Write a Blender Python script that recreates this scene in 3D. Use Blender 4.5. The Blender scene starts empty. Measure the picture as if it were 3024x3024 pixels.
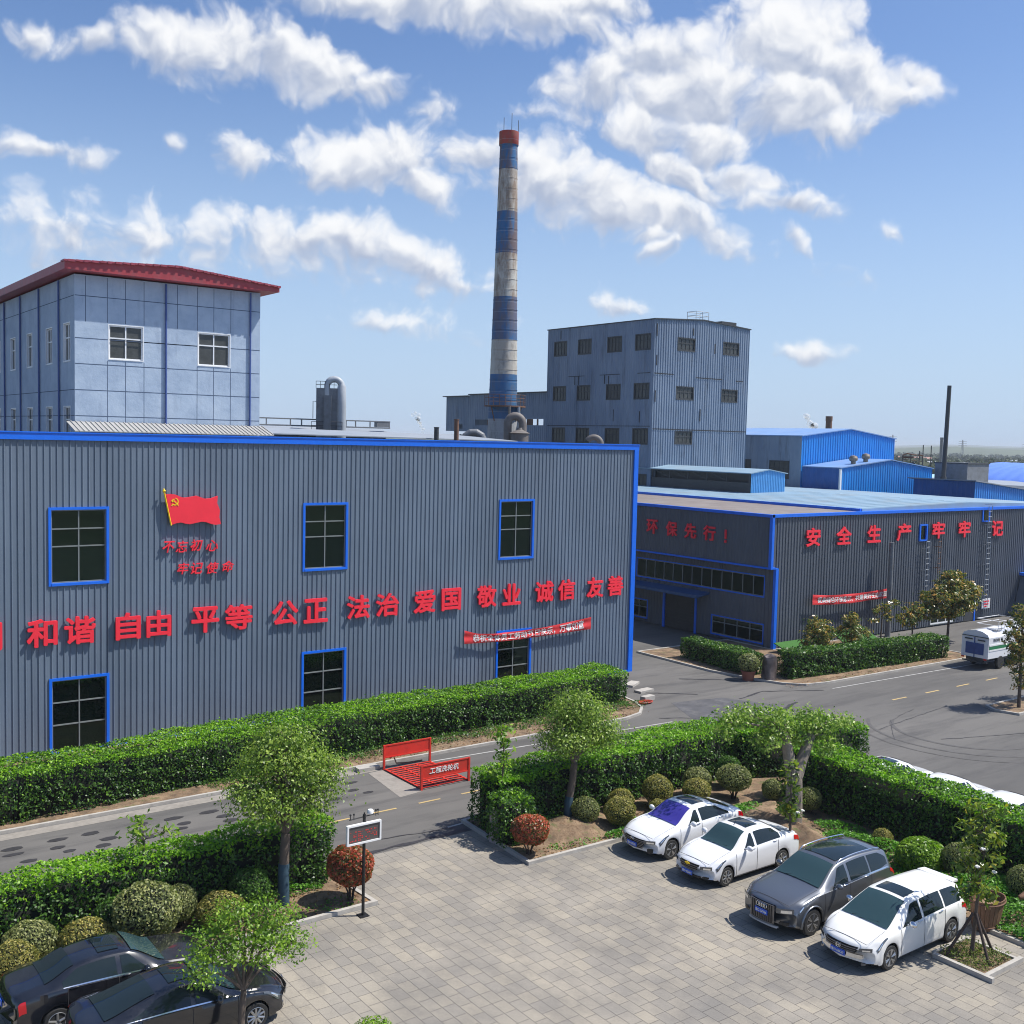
import bpy, math, random
import numpy as np
from mathutils import Vector, Matrix
S = bpy.context.scene
COL = S.collection
rnd = random.Random(7)
# ------------------------------------------------------------------ camera
cd = bpy.data.cameras.new('camera'); cam = bpy.data.objects.new('camera', cd); COL.objects.link(cam)
cd.sensor_width = 36.0; cd.lens = 36.0*3178.33/3024.0; cd.clip_start = .2; cd.clip_end = 20000
FW = Vector((0.5937549, 0.8017944, -0.0676818)); RT = Vector((0.8043647, -0.5936677, 0.0235816)); UP = Vector((0.0212729, 0.0684425, 0.9974282))
M = Matrix((RT, UP, -FW)).transposed().to_4x4(); M.translation = Vector((0, 0, 13.6))
cam.matrix_world = M; S.camera = cam
# ------------------------------------------------------------------ light
SUN = Vector((.56, -.33, 1.0)).normalized()          # direction towards the sun
sl = bpy.data.lights.new('sun', 'SUN'); sl.energy = 5.0; sl.angle = math.radians(.55); sl.color = (1, .955, .88)
so = bpy.data.objects.new('sun', sl); COL.objects.link(so); so.rotation_euler = SUN.to_track_quat('Z', 'Y').to_euler()
so.location = SUN*200
S.view_settings.view_transform = 'Standard'; S.view_settings.look = 'None'; S.view_settings.gamma = 1; S.view_settings.exposure = 0.28
S.view_settings.use_curve_mapping = False
S.cycles.max_bounces = 6; S.cycles.diffuse_bounces = 3; S.cycles.glossy_bounces = 3; S.cycles.transmission_bounces = 3
S.cycles.transparent_max_bounces = 6; S.cycles.volume_bounces = 0; S.cycles.caustics_reflective = False; S.cycles.caustics_refractive = False
S.cycles.use_denoising = True; S.cycles.pixel_filter_type = 'BLACKMAN_HARRIS'; S.cycles.filter_width = 1.05; S.cycles.sample_clamp_indirect = 6
# ------------------------------------------------------------------ sky with cumulus clouds (azimuth, elevation, half sizes, tilt, weight)
BLOBS=[(1.2625, 0.3238, 0.0332, 0.019, 3.0178, 1.0),(1.2264, 0.3217, 0.0472, 0.025, -3.092, 1.0),(1.1866, 0.3324, 0.0388, 0.0243, -2.9197, 1.1),(1.1459, 0.3206, 0.0478, 0.0277, -2.8213, 1.1),(1.1103, 0.3115, 0.0487, 0.0266, -2.8106, 1.1),(1.0651, 0.301, 0.0364, 0.013, 2.8501, 0.75),(1.3565, 0.3132, 0.018, 0.0105, -2.8526, 0.6),(1.3057, 0.3176, 0.03, 0.0103, 2.8777, 0.7),(1.3429, 0.2284, 0.0425, 0.0113, -3.1185, 0.75),(1.1889, 0.2381, 0.0238, 0.0158, -2.7935, 0.6),(1.0102, 0.2901, 0.018, 0.0155, -2.8652, 0.5),(0.9211, 0.29, 0.0184, 0.0083, -2.9234, 0.5),(1.2472, 0.2456, 0.0084, 0.0081, 3.0428, 0.3),(1.0854, 0.2403, 0.057, 0.0256, -3.0676, 1.0),(1.0476, 0.2493, 0.0454, 0.027, -3.0281, 1.1),(1.0211, 0.222, 0.033, 0.0177, -2.6813, 0.9),(0.9694, 0.2496, 0.0339, 0.0213, 3.1116, 1.0),(0.9165, 0.2323, 0.0616, 0.0346, -2.9157, 1.15),(0.8544, 0.2187, 0.0584, 0.0303, -2.7869, 1.15),(0.7866, 0.1984, 0.061, 0.0187, -2.8046, 1.0),(0.8105, 0.1868, 0.0245, 0.0117, -2.9748, 0.6),(1.3406, 0.1643, 0.0651, 0.0234, -3.1259, 0.558),(1.2513, 0.1693, 0.078, 0.0227, -3.1139, 0.508),(1.1265, 0.169, 0.0833, 0.025, -3.06, 0.9),(1.0784, 0.1773, 0.0513, 0.0236, -3.0203, 1.05),(1.0261, 0.1589, 0.0611, 0.0225, -2.8731, 0.95),(0.9825, 0.1424, 0.0339, 0.0121, -2.8312, 0.7),(1.2596, 0.146, 0.0196, 0.0085, 3.0691, 0.328),(1.0392, 0.3698, 0.1297, 0.0181, -3.1227, 0.95),(0.9293, 0.3662, 0.0854, 0.0221, -3.0116, 1.0),(0.8807, 0.3718, 0.0609, 0.0155, 3.14, 0.9),(0.8636, 0.3151, 0.0456, 0.0272, 3.0643, 1.1),(0.8095, 0.3321, 0.0667, 0.0291, -3.0015, 1.1),(0.7815, 0.3048, 0.078, 0.0379, -3.1186, 1.2),(0.6976, 0.3411, 0.0666, 0.0491, -3.0865, 1.1),(0.6955, 0.2938, 0.0667, 0.0322, -3.0958, 1.1),(0.6534, 0.3126, 0.0578, 0.0307, -2.8441, 1.1),(0.6164, 0.2972, 0.0395, 0.0141, -2.9112, 0.9),(0.6516, 0.2729, 0.0422, 0.0163, 3.1117, 0.9),(0.5812, 0.3009, 0.0198, 0.0086, -2.5899, 0.5),(0.8165, 0.2725, 0.0486, 0.025, -2.7357, 1.1),(0.7679, 0.2634, 0.0452, 0.0248, -2.9607, 1.1),(0.7849, 0.2356, 0.0486, 0.0197, -2.7243, 1.1),(0.7339, 0.2319, 0.0448, 0.0168, -2.9543, 0.95),(0.6891, 0.211, 0.0559, 0.0126, -2.9459, 0.9),(0.6851, 0.1854, 0.0179, 0.0098, -2.4545, 0.5),(0.804, 0.1751, 0.0212, 0.0089, 2.9719, 0.5),(0.8392, 0.1242, 0.0263, 0.0127, -2.9825, 0.6),(0.6635, 0.0846, 0.0291, 0.0083, -3.0534, 0.6),(1.0712, 0.1016, 0.0276, 0.0127, 3.1044, 0.42),(1.0127, 0.1006, 0.0589, 0.0122, -3.1211, 0.42),(0.6028, 0.1857, 0.0138, 0.0062, -3.1029, 0.35),(0.6435, 0.1544, 0.0142, 0.0081, -3.1198, 0.3)]
W = bpy.data.worlds.new('World'); S.world = W; W.use_nodes = True
def sky():
    nt = W.node_tree; N = nt.nodes; L = nt.links; N.clear()
    def math_(op, a, b=None, clamp=False):
        n = N.new('ShaderNodeMath'); n.operation = op; n.use_clamp = clamp
        for i, v in enumerate((a, b)):
            if v is None: continue
            if isinstance(v, (int, float)): n.inputs[i].default_value = v
            else: L.new(v, n.inputs[i])
        return n.outputs[0]
    def vmath(op, a, b):
        n = N.new('ShaderNodeVectorMath'); n.operation = op
        for i, v in enumerate((a, b)):
            if v is None: continue
            if isinstance(v, tuple): n.inputs[i].default_value = v
            else: L.new(v, n.inputs[i])
        return n.outputs['Value' if op == 'LENGTH' else 'Vector']
    def sstep(x, a, b):
        n = N.new('ShaderNodeMapRange'); n.interpolation_type = 'SMOOTHSTEP'
        L.new(x, n.inputs[0]); n.inputs[1].default_value = a; n.inputs[2].default_value = b
        return n.outputs[0]
    def mix(f, a, b):
        n = N.new('ShaderNodeMix'); n.data_type = 'RGBA'
        L.new(f, n.inputs[0]) if not isinstance(f, float) else setattr(n.inputs[0], 'default_value', f)
        for i, v in ((6, a), (7, b)):
            if isinstance(v, tuple): n.inputs[i].default_value = v + (1,)
            else: L.new(v, n.inputs[i])
        return n.outputs[2]
    tc = N.new('ShaderNodeTexCoord'); sep = N.new('ShaderNodeSeparateXYZ'); L.new(tc.outputs['Generated'], sep.inputs[0])
    az = math_('ARCTAN2', sep.outputs[1], sep.outputs[0]); el = math_('ARCSINE', sep.outputs[2])
    cb = N.new('ShaderNodeCombineXYZ'); L.new(az, cb.inputs[0]); L.new(el, cb.inputs[1]); V = cb.outputs[0]
    def noise(v, sc, det, ro, dist=0.0):
        n = N.new('ShaderNodeTexNoise'); n.noise_dimensions = '2D'; n.inputs['Scale'].default_value = sc; n.inputs['Detail'].default_value = det
        n.inputs['Roughness'].default_value = ro; n.inputs['Distortion'].default_value = dist; L.new(v, n.inputs['Vector'])
        return n
    wn = noise(V, 14, 3, .55)
    wv = vmath('SUBTRACT', wn.outputs['Color'], (.5, .5, .5)); wv = vmath('MULTIPLY', wv, (.045, .035, 0)); Vw = vmath('ADD', V, wv)
    acc = yl = None
    def comp(v, i):
        s = N.new('ShaderNodeSeparateXYZ'); L.new(v, s.inputs[0]); return s.outputs[i]
    for a, e, sx, sy, t, w in BLOBS:
        m = N.new('ShaderNodeMapping'); m.vector_type = 'TEXTURE'
        m.inputs['Location'].default_value = (a, e, 0); m.inputs['Rotation'].default_value = (0, 0, t); m.inputs['Scale'].default_value = (sx*1.2, sy*1.2, 1)
        L.new(Vw, m.inputs['Vector'])
        d = vmath('LENGTH', m.outputs[0], None); k = N.new('ShaderNodeMath'); k.operation = 'MULTIPLY_ADD'
        L.new(d, k.inputs[0]); k.inputs[1].default_value = -w; k.inputs[2].default_value = w
        y = math_('MULTIPLY', comp(m.outputs[0], 1), 1.0 if math.cos(t) > 0 else -1.0)
        if acc is None: acc = k.outputs[0]; yl = y
        else:
            f = sstep(math_('SUBTRACT', k.outputs[0], acc), -.25, .25)
            g = N.new('ShaderNodeMix'); g.data_type = 'FLOAT'; L.new(f, g.inputs[0]); L.new(yl, g.inputs[2]); L.new(y, g.inputs[3]); yl = g.outputs[0]
            s = N.new('ShaderNodeMath'); s.operation = 'SMOOTH_MAX'; L.new(acc, s.inputs[0]); L.new(k.outputs[0], s.inputs[1]); s.inputs[2].default_value = .12; acc = s.outputs[0]
    acc = math_('MAXIMUM', acc, -1.0)
    def billow(v, det):
        n = N.new('ShaderNodeTexVoronoi'); n.voronoi_dimensions = '2D'; n.feature = 'SMOOTH_F1'; n.inputs['Scale'].default_value = 30; n.inputs['Detail'].default_value = det; n.inputs['Roughness'].default_value = .55
        n.inputs['Lacunarity'].default_value = 2.3; n.inputs['Smoothness'].default_value = .55; n.normalize = True; L.new(v, n.inputs['Vector']); return n.outputs['Distance']
    n1 = noise(Vw, 22, 7, .58).outputs[0]
    b0 = billow(Vw, 2); b1 = billow(vmath('ADD', Vw, (-.006, .010, 0)), 1)
    dens = math_('ADD', math_('ADD', acc, math_('MULTIPLY', math_('SUBTRACT', n1, .5), 1.15)), math_('MULTIPLY', math_('SUBTRACT', .40, b0), 1.05))
    alpha = sstep(dens, .04, .50)
    lit = math_('MULTIPLY', math_('SUBTRACT', b1, b0), .9)
    # sunlit tops, greyer bases and thick cores
    base_s = sstep(math_('ADD', yl, math_('MULTIPLY', math_('SUBTRACT', n1, .5), 1.6)), -.60, .62)
    core = sstep(dens, .45, 1.2)
    sh = math_('ADD', math_('ADD', math_('MULTIPLY', base_s, .62), .36), lit)
    sh = math_('SUBTRACT', sh, math_('MULTIPLY', core, .12))
    ccol = mix(sstep(sh, .15, 1.0), (.37, .425, .55), (.82, .825, .835))
    sk = N.new('ShaderNodeTexSky'); sk.sky_type = 'NISHITA'; sk.sun_disc = False
    sk.sun_elevation = math.asin(SUN.z); sk.sun_rotation = math.atan2(SUN.x, SUN.y); sk.altitude = 100; sk.air_density = 1.0; sk.dust_density = 1.2; sk.ozone_density = 2.0
    hs = N.new('ShaderNodeMix'); hs.data_type = 'RGBA'; hs.blend_type = 'MULTIPLY'; hs.inputs[0].default_value = 1; L.new(sk.outputs[0], hs.inputs[6]); hs.inputs[7].default_value = (.084, .098, .120, 1)
    base = hs.outputs[2]
    hz = sstep(el, .36, -.02)
    base = mix(math_('MULTIPLY', hz, .8), base, (.44, .58, .78))
    thin = math_('MULTIPLY', alpha, math_('ADD', .42, math_('MULTIPLY', sstep(dens, .10, .85), .55)))
    outc = mix(thin, base, ccol)
    bg = N.new('ShaderNodeBackground'); bg.inputs[1].default_value = 1.0; L.new(outc, bg.inputs[0])
    o = N.new('ShaderNodeOutputWorld'); L.new(bg.outputs[0], o.inputs[0])
    W.cycles.sampling_method = 'MANUAL'; W.cycles.sample_map_resolution = 1024
sky()

# ------------------------------------------------------------------ mesh building helpers
class MB:
    def __init__(s): s.v = []; s.f = []; s.m = []
    def add(s, vs, fs, m=0):
        o = len(s.v); s.v.extend([tuple(v) for v in vs]); s.f.extend([tuple(i+o for i in f) for f in fs]); s.m.extend([m]*len(fs)); return s
    def quad(s, a, b, c, d, m=0): return s.add((a, b, c, d), ((0, 1, 2, 3),), m)
    def poly(s, pts, m=0): return s.add(pts, (tuple(range(len(pts))),), m)
    def hexa(s, p, m=0): return s.add(p, ((0, 3, 2, 1), (4, 5, 6, 7), (0, 1, 5, 4), (1, 2, 6, 5), (2, 3, 7, 6), (3, 0, 4, 7)), m)
    def box(s, x0, x1, y0, y1, z0, z1, m=0):
        return s.hexa(((x0, y0, z0), (x1, y0, z0), (x1, y1, z0), (x0, y1, z0), (x0, y0, z1), (x1, y0, z1), (x1, y1, z1), (x0, y1, z1)), m)
    def fbox(s, o, U, Nn, u0, u1, d0, d1, z0, z1, m=0):
        """box in a wall frame: o origin, U along the wall, Nn outward normal"""
        def P(u, d, z): return (o[0]+U[0]*u+Nn[0]*d, o[1]+U[1]*u+Nn[1]*d, z)
        return s.hexa((P(u0, d1, z0), P(u1, d1, z0), P(u1, d0, z0), P(u0, d0, z0), P(u0, d1, z1), P(u1, d1, z1), P(u1, d0, z1), P(u0, d0, z1)), m)
    def prism(s, pts, z0, z1, m=0, top=True, bottom=True):
        n = len(pts); vs = [(x, y, z0) for x, y in pts]+[(x, y, z1) for x, y in pts]
        fs = [(i, (i+1) % n, n+(i+1) % n, n+i) for i in range(n)]
        if top: fs.append(tuple(range(n, 2*n)))
        if bottom: fs.append(tuple(range(n-1, -1, -1)))
        return s.add(vs, fs, m)
    def tube(s, pts, rad, n=8, m=0, caps=True):
        pts = [Vector(p) for p in pts]; k = len(pts)
        if not hasattr(rad, '__len__'): rad = [rad]*k
        vs = []; prev = None
        for i, p in enumerate(pts):
            d = (pts[min(i+1, k-1)]-pts[max(i-1, 0)])
            d = d.normalized() if d.length > 1e-9 else Vector((0, 0, 1))
            if prev is None:
                a = Vector((0, 0, 1)) if abs(d.z) < .9 else Vector((1, 0, 0)); x = d.cross(a).normalized()
            else:
                x = prev-d*prev.dot(d); x = x.normalized() if x.length > 1e-6 else d.orthogonal().normalized()
            prev = x; y = d.cross(x)
            for j in range(n):
                t = 2*math.pi*j/n; vs.append(p+(x*math.cos(t)+y*math.sin(t))*rad[i])
        fs = [(i*n+j, i*n+(j+1) % n, (i+1)*n+(j+1) % n, (i+1)*n+j) for i in range(k-1) for j in range(n)]
        if caps: fs += [tuple(range(n-1, -1, -1)), tuple(range((k-1)*n, k*n))]
        return s.add(vs, fs, m)
    def lathe(s, prof, n=24, m=0, c=(0, 0, 0), axis='z', capped=True):
        vs = []
        for r, h in prof:
            for j in range(n):
                t = 2*math.pi*j/n; a, b = r*math.cos(t), r*math.sin(t)
                vs.append((c[0]+a, c[1]+b, c[2]+h) if axis == 'z' else (c[0]+a, c[1]+h, c[2]+b))
        k = len(prof)
        fs = [(i*n+j, i*n+(j+1) % n, (i+1)*n+(j+1) % n, (i+1)*n+j) for i in range(k-1) for j in range(n)]
        if capped: fs += [tuple(range(n-1, -1, -1)), tuple(range((k-1)*n, k*n))]
        return s.add(vs, fs, m)
    def ell(s, c, r, nu=14, nv=8, m=0):
        vs = [(c[0], c[1], c[2]-r[2])]
        for i in range(1, nv):
            ph = -math.pi/2+math.pi*i/nv
            for j in range(nu):
                t = 2*math.pi*j/nu; vs.append((c[0]+r[0]*math.cos(ph)*math.cos(t), c[1]+r[1]*math.cos(ph)*math.sin(t), c[2]+r[2]*math.sin(ph)))
        vs.append((c[0], c[1], c[2]+r[2])); L_ = len(vs)-1
        fs = [(0, 1+(j+1) % nu, 1+j) for j in range(nu)]
        for i in range(nv-2):
            for j in range(nu): fs.append((1+i*nu+j, 1+i*nu+(j+1) % nu, 1+(i+1)*nu+(j+1) % nu, 1+(i+1)*nu+j))
        b = 1+(nv-2)*nu
        fs += [(b+j, b+(j+1) % nu, L_) for j in range(nu)]
        return s.add(vs, fs, m)
    def grid(s, rows, m=0, closed=False):
        k = len(rows); n = len(rows[0]); vs = [p for r in rows for p in r]
        fs = [(i*n+j, i*n+(j+1) % n, (i+1)*n+(j+1) % n, (i+1)*n+j) for i in range(k-1) for j in range(n if closed else n-1)]
        return s.add(vs, fs, m)

ORI = {}
def setp(o, label=None, cat=None, group=None, kind=None):
    if label: o['label'] = label
    if cat: o['category'] = cat
    if group: o['group'] = group
    if kind: o['kind'] = kind
    return o
def link(name, me, parent=None, loc=(0, 0, 0)):
    o = bpy.data.objects.new(name, me); COL.objects.link(o)
    if parent: o.parent = parent
    else: o.location = loc
    ORI[o.name] = Vector(ORI[parent.name]) if parent else Vector(loc)
    return o
def thing(name, label, cat, loc=(0, 0, 0), group=None, rotz=0):
    o = bpy.data.objects.new(name, None); COL.objects.link(o); o.location = loc; o.rotation_euler = (0, 0, rotz); o.empty_display_size = .3
    ORI[o.name] = Vector(loc); return setp(o, label, cat, group)
def mesh_from(name, mb, mats, smooth=None):
    me = bpy.data.meshes.new(name); me.from_pydata(mb.v, [], mb.f)
    for m in (mats if isinstance(mats, (list, tuple)) else [mats]): me.materials.append(m)
    if len(me.materials) > 1: me.polygons.foreach_set('material_index', mb.m)
    if smooth is not None:
        me.polygons.foreach_set('use_smooth', [True]*len(me.polygons))
        if smooth < 180: me.set_sharp_from_angle(angle=math.radians(smooth))
    me.update(); return me
def obj(name, mb, mats, parent=None, loc=(0, 0, 0), local=False, smooth=None, label=None, cat=None, group=None, kind=None):
    """link a mesh; coordinates are world ones unless local"""
    org = ORI[parent.name] if parent else Vector(loc)
    if not local and org.length > 0: mb.v = [(x-org.x, y-org.y, z-org.z) for x, y, z in mb.v]
    return setp(link(name, mesh_from(name, mb, mats, smooth), parent, loc), label, cat, group, kind)
def dup(root, loc, rotz=None, label=None, scale=None):
    r = root.copy(); COL.objects.link(r); r.location = loc
    if rotz is not None: r.rotation_euler = (0, 0, rotz)
    if scale is not None: r.scale = scale if hasattr(scale, '__len__') else (scale,)*3
    if label: r['label'] = label
    for ch in list(root.children):
        c = ch.copy(); COL.objects.link(c); c.parent = r
        for g in list(ch.children):
            d = g.copy(); COL.objects.link(d); d.parent = c
    return r
# ------------------------------------------------------------------ materials
def nmat(name):
    m = bpy.data.materials.new(name); m.use_nodes = True; nt = m.node_tree
    return m, nt.nodes, nt.links, nt.nodes['Principled BSDF']
def c4(c): return (c[0], c[1], c[2], 1)
def noise_n(N, L, sc, det=4, ro=.55, stretch=None, pos=True):
    g = N.new('ShaderNodeNewGeometry') if pos else N.new('ShaderNodeTexCoord')
    v = g.outputs['Position' if pos else 'Object']
    if stretch:
        mp = N.new('ShaderNodeMapping'); mp.inputs['Scale'].default_value = stretch; L.new(v, mp.inputs['Vector']); v = mp.outputs[0]
    n = N.new('ShaderNodeTexNoise'); n.inputs['Scale'].default_value = sc; n.inputs['Detail'].default_value = det; n.inputs['Roughness'].default_value = ro
    L.new(v, n.inputs['Vector']); return n.outputs[0]
def ramp(N, L, f, stops):
    r = N.new('ShaderNodeValToRGB'); cr = r.color_ramp
    while len(cr.elements) < len(stops): cr.elements.new(.5)
    for e, (p, c) in zip(cr.elements, stops): e.position = p; e.color = c4(c)
    L.new(f, r.inputs[0]); return r.outputs[0]
def mixn(N, L, f, a, b, mode='MIX'):
    n = N.new('ShaderNodeMix'); n.data_type = 'RGBA'; n.blend_type = mode
    for i, v in ((0, f), (6, a), (7, b)):
        if isinstance(v, (int, float)): n.inputs[i].default_value = v
        elif isinstance(v, tuple): n.inputs[i].default_value = c4(v)
        else: L.new(v, n.inputs[i])
    return n.outputs[2]
def pm(name, col, rough=.55, metal=0, var=.12, sc=3, det=5, stretch=None, bump=0, bsc=40, coat=0, spec=.5, dirt=None, dsc=1.2, dstretch=None, damt=.6, pos=True):
    m, N, L, B = nmat(name); c = tuple(col)
    out = None
    if var:
        n = noise_n(N, L, sc, det, .6, stretch, pos)
        out = ramp(N, L, n, ((.25, tuple(x*(1-var) for x in c)), (.75, tuple(min(1, x*(1+var)) for x in c))))
    if dirt:
        d = noise_n(N, L, dsc, 6, .65, dstretch, pos); f = ramp(N, L, d, ((.48, (0, 0, 0)), (.72, (damt,)*3)))
        out = mixn(N, L, f, out if out else c, tuple(dirt))
    if out: L.new(out, B.inputs['Base Color'])
    else: B.inputs['Base Color'].default_value = c4(c)
    B.inputs['Roughness'].default_value = rough; B.inputs['Metallic'].default_value = metal; B.inputs['Specular IOR Level'].default_value = spec
    B.inputs['Coat Weight'].default_value = coat; B.inputs['Coat Roughness'].default_value = .04
    if bump:
        bn = noise_n(N, L, bsc, 4, .6, None, pos); b = N.new('ShaderNodeBump'); b.inputs['Strength'].default_value = bump; b.inputs['Distance'].default_value = .02
        L.new(bn, b.inputs['Height']); L.new(b.outputs[0], B.inputs['Normal'])
    return m
def leafm(name, stops, trans=.35, rough=.5, big=.35):
    """leaf colour differs from leaf to leaf and drifts slowly over the plant"""
    m, N, L, B = nmat(name); g = N.new('ShaderNodeNewGeometry')
    n = noise_n(N, L, 1.3, 2, .5)
    a = N.new('ShaderNodeMath'); a.operation = 'MULTIPLY_ADD'; L.new(n, a.inputs[0]); a.inputs[1].default_value = big*2; a.inputs[2].default_value = -big
    s = N.new('ShaderNodeMath'); s.operation = 'ADD'; s.use_clamp = True; L.new(g.outputs['Random Per Island'], s.inputs[0]); L.new(a.outputs[0], s.inputs[1])
    col = ramp(N, L, s.outputs[0], stops); L.new(col, B.inputs['Base Color']); B.inputs['Roughness'].default_value = rough; B.inputs['Specular IOR Level'].default_value = .45
    t = N.new('ShaderNodeBsdfTranslucent'); tm = mixn(N, L, 1.0, col, (1.0, 1.25, .55), 'MULTIPLY'); L.new(tm, t.inputs['Color'])
    mx = N.new('ShaderNodeMixShader'); mx.inputs[0].default_value = trans; L.new(B.outputs[0], mx.inputs[1]); L.new(t.outputs[0], mx.inputs[2])
    L.new(mx.outputs[0], N['Material Output'].inputs['Surface']); return m

MAT = {}
def cladding(name, c, step, damt):
    """coated sheet: each sheet a touch lighter or darker, rain streaks, slow fading"""
    m, N, L, B = nmat(name); g = N.new('ShaderNodeNewGeometry'); sx = N.new('ShaderNodeSeparateXYZ'); L.new(g.outputs['Position'], sx.inputs[0])
    a = N.new('ShaderNodeMath'); a.operation = 'ADD'; L.new(sx.outputs[0], a.inputs[0]); L.new(sx.outputs[1], a.inputs[1]); d = N.new('ShaderNodeMath'); d.operation = 'DIVIDE'; L.new(a.outputs[0], d.inputs[0]); d.inputs[1].default_value = step
    f = N.new('ShaderNodeMath'); f.operation = 'FLOOR'; L.new(d.outputs[0], f.inputs[0]); w = N.new('ShaderNodeTexWhiteNoise'); w.noise_dimensions = '1D'; L.new(f.outputs[0], w.inputs['W'])
    c1 = ramp(N, L, w.outputs['Value'], ((0, tuple(x*.93 for x in c)), (1, tuple(x*1.07 for x in c))))
    n = noise_n(N, L, .5, 5, .6, (1, 1, .4)); c2 = ramp(N, L, n, ((.3, (.88, .89, .90)), (.7, (1.1, 1.1, 1.1)))); o = mixn(N, L, 1.0, c1, c2, 'MULTIPLY')
    s = noise_n(N, L, 1.0, 7, .7, (4.0, 4.0, .10)); f2 = ramp(N, L, s, ((.52, (0, 0, 0)), (.72, (damt,)*3))); o = mixn(N, L, f2, o, tuple(x*.55 for x in c))
    L.new(o, B.inputs['Base Color']); B.inputs['Roughness'].default_value = .5; bn = noise_n(N, L, 1.6, 3, .5); bp = N.new('ShaderNodeBump'); bp.inputs['Strength'].default_value = .25; bp.inputs['Distance'].default_value = .03; L.new(bn, bp.inputs['Height']); L.new(bp.outputs[0], B.inputs['Normal']); return m
MAT['wall_grey'] = cladding('grey_cladding', (.145, .188, .248), 1.0, .45)
MAT['wall_dark'] = cladding('dark_cladding', (.094, .108, .132), 1.2, .4)
MAT['blue_trim'] = pm('blue_trim', (.006, .15, .78), .35, 0, .08, 2)
MAT['blue_clad'] = pm('blue_cladding', (.016, .24, .66), .45, 0, .12, 1.2, stretch=(1, 1, .2))
MAT['blue_roof'] = pm('pale_blue_roof', (.23, .34, .43), .55, 0, .14, .5, dirt=(.27, .27, .25), dsc=.35, damt=.55)
MAT['brown_roof'] = pm('dusty_roof', (.20, .17, .155), .75, 0, .15, .8, dirt=(.30, .28, .26), dsc=.6, damt=.5)
MAT['grey_roof'] = pm('grey_roof', (.26, .29, .33), .6, 0, .12, .6, dirt=(.36, .37, .38), dsc=.4, damt=.5)
MAT['lightgrey'] = pm('light_grey_metal', (.36, .39, .42), .5, .0, .10, 3)
MAT['midgrey'] = pm('mid_grey_metal', (.17, .18, .195), .55, .0, .18, 2.5, dirt=(.10, .095, .09), dsc=1.5, damt=.6)
MAT['darkgrey'] = pm('dark_metal', (.045, .048, .052), .55, 0, .15, 3)
MAT['black'] = pm('black_plastic', (.012, .012, .013), .5, 0, 0)
MAT['rust'] = pm('rusty_steel', (.16, .085, .055), .8, 0, .25, 3)
MAT['rustgrey'] = pm('rusty_grey_duct', (.15, .135, .125), .65, 0, .2, 2, dirt=(.12, .075, .05), dsc=1.6, damt=.5)
MAT['white'] = pm('white_paint', (.78, .78, .77), .45, 0, .04, 3)
MAT['mull'] = pm('grey_mullion', (.20, .22, .22), .45, .0, .05)
MAT['pvc'] = pm('white_window_frame', (.74, .75, .76), .4, 0, .05)
MAT['red'] = pm('red_lettering', (.95, .030, .055), .45, 0, .05, 2)
MAT['banner_red'] = pm('red_banner_cloth', (.68, .035, .040), .7, 0, .08, 3)
MAT['red_paint'] = pm('red_paint', (.62, .035, .022), .5, 0, .12, 3, dirt=(.30, .05, .03), dsc=2.5, damt=.5)
MAT['yellow'] = pm('yellow_paint', (.92, .62, .01), .45, 0, .03)
MAT['concrete'] = pm('concrete', (.40, .375, .34), .85, 0, .15, 5, bump=.3, dirt=(.25, .23, .21), dsc=1.4, damt=.5)
MAT['kerb'] = pm('kerb_stone', (.42, .395, .355), .85, 0, .14, 4, bump=.25, dirt=(.20, .18, .165), dsc=1.1, damt=.6)
MAT['bark'] = pm('bark', (.105, .080, .062), .9, 0, .35, 9, stretch=(1, 1, .3), bump=.7, bsc=30)
MAT['bark_pale'] = pm('pale_bark', (.24, .20, .165), .9, 0, .35, 5, stretch=(1, 1, .4), bump=.8, bsc=18, dirt=(.12, .10, .085), dsc=2.5, damt=.7)
MAT['wrap'] = pm('blue_trunk_wrap', (.028, .065, .095), .8, 0, .2, 8, bump=.4)
MAT['twig'] = pm('dark_twigs', (.06, .042, .035), .9, 0, .2, 8)
def glass(name, col, rough=.04, spec=.5, tint=(1, 1, 1)):
    m, N, L, B = nmat(name); B.inputs['Base Color'].default_value = c4(col); B.inputs['Roughness'].default_value = rough
    B.inputs['Specular IOR Level'].default_value = spec; B.inputs['IOR'].default_value = 1.5; B.inputs['Specular Tint'].default_value = c4(tint); return m
MAT['glass'] = glass('dark_window_glass', (.002, .005, .004), .03, .5, (.45, .75, .62))  # green reflection tint stands in for trees mirrored in the panes
MAT['glass_old'] = pm('dusty_glass', (.055, .058, .055), .35, 0, .4, 1.5)
MAT['car_glass'] = glass('car_glass', (.012, .020, .022), .03)
MAT['car_screen'] = glass('windscreen_glass', (.030, .062, .068), .03, .6)
MAT['violet_glass'] = glass('violet_film_glass', (.045, .036, .27), .05, .6)
MAT['chrome'] = pm('chrome', (.72, .73, .75), .16, 1.0, 0)
MAT['rim'] = pm('alloy', (.42, .42, .42), .32, .8, .0)
MAT['tyre'] = pm('tyre_rubber', (.022, .022, .022), .85, 0, .1, 8)
def carpaint(name, col, metal=0, rough=.35, coat=.8):
    return pm(name, col, rough, metal, 0, coat=coat)
MAT['car_white'] = carpaint('white_car_paint', (.76, .77, .79))
MAT['car_pearl'] = carpaint('pearl_car_paint', (.78, .775, .75))
MAT['car_grey'] = carpaint('grey_metallic_paint', (.20, .21, .225), .75, .30)
MAT['car_black'] = pm('dusty_black_paint', (.010, .011, .015), .16, 0, .3, 3, coat=1, dirt=(.032, .030, .032), dsc=1.5, damt=.4)
MAT['lamp'] = pm('headlamp', (.10, .11, .12), .08, .3, .5, 14, pos=True, coat=1)
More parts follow.
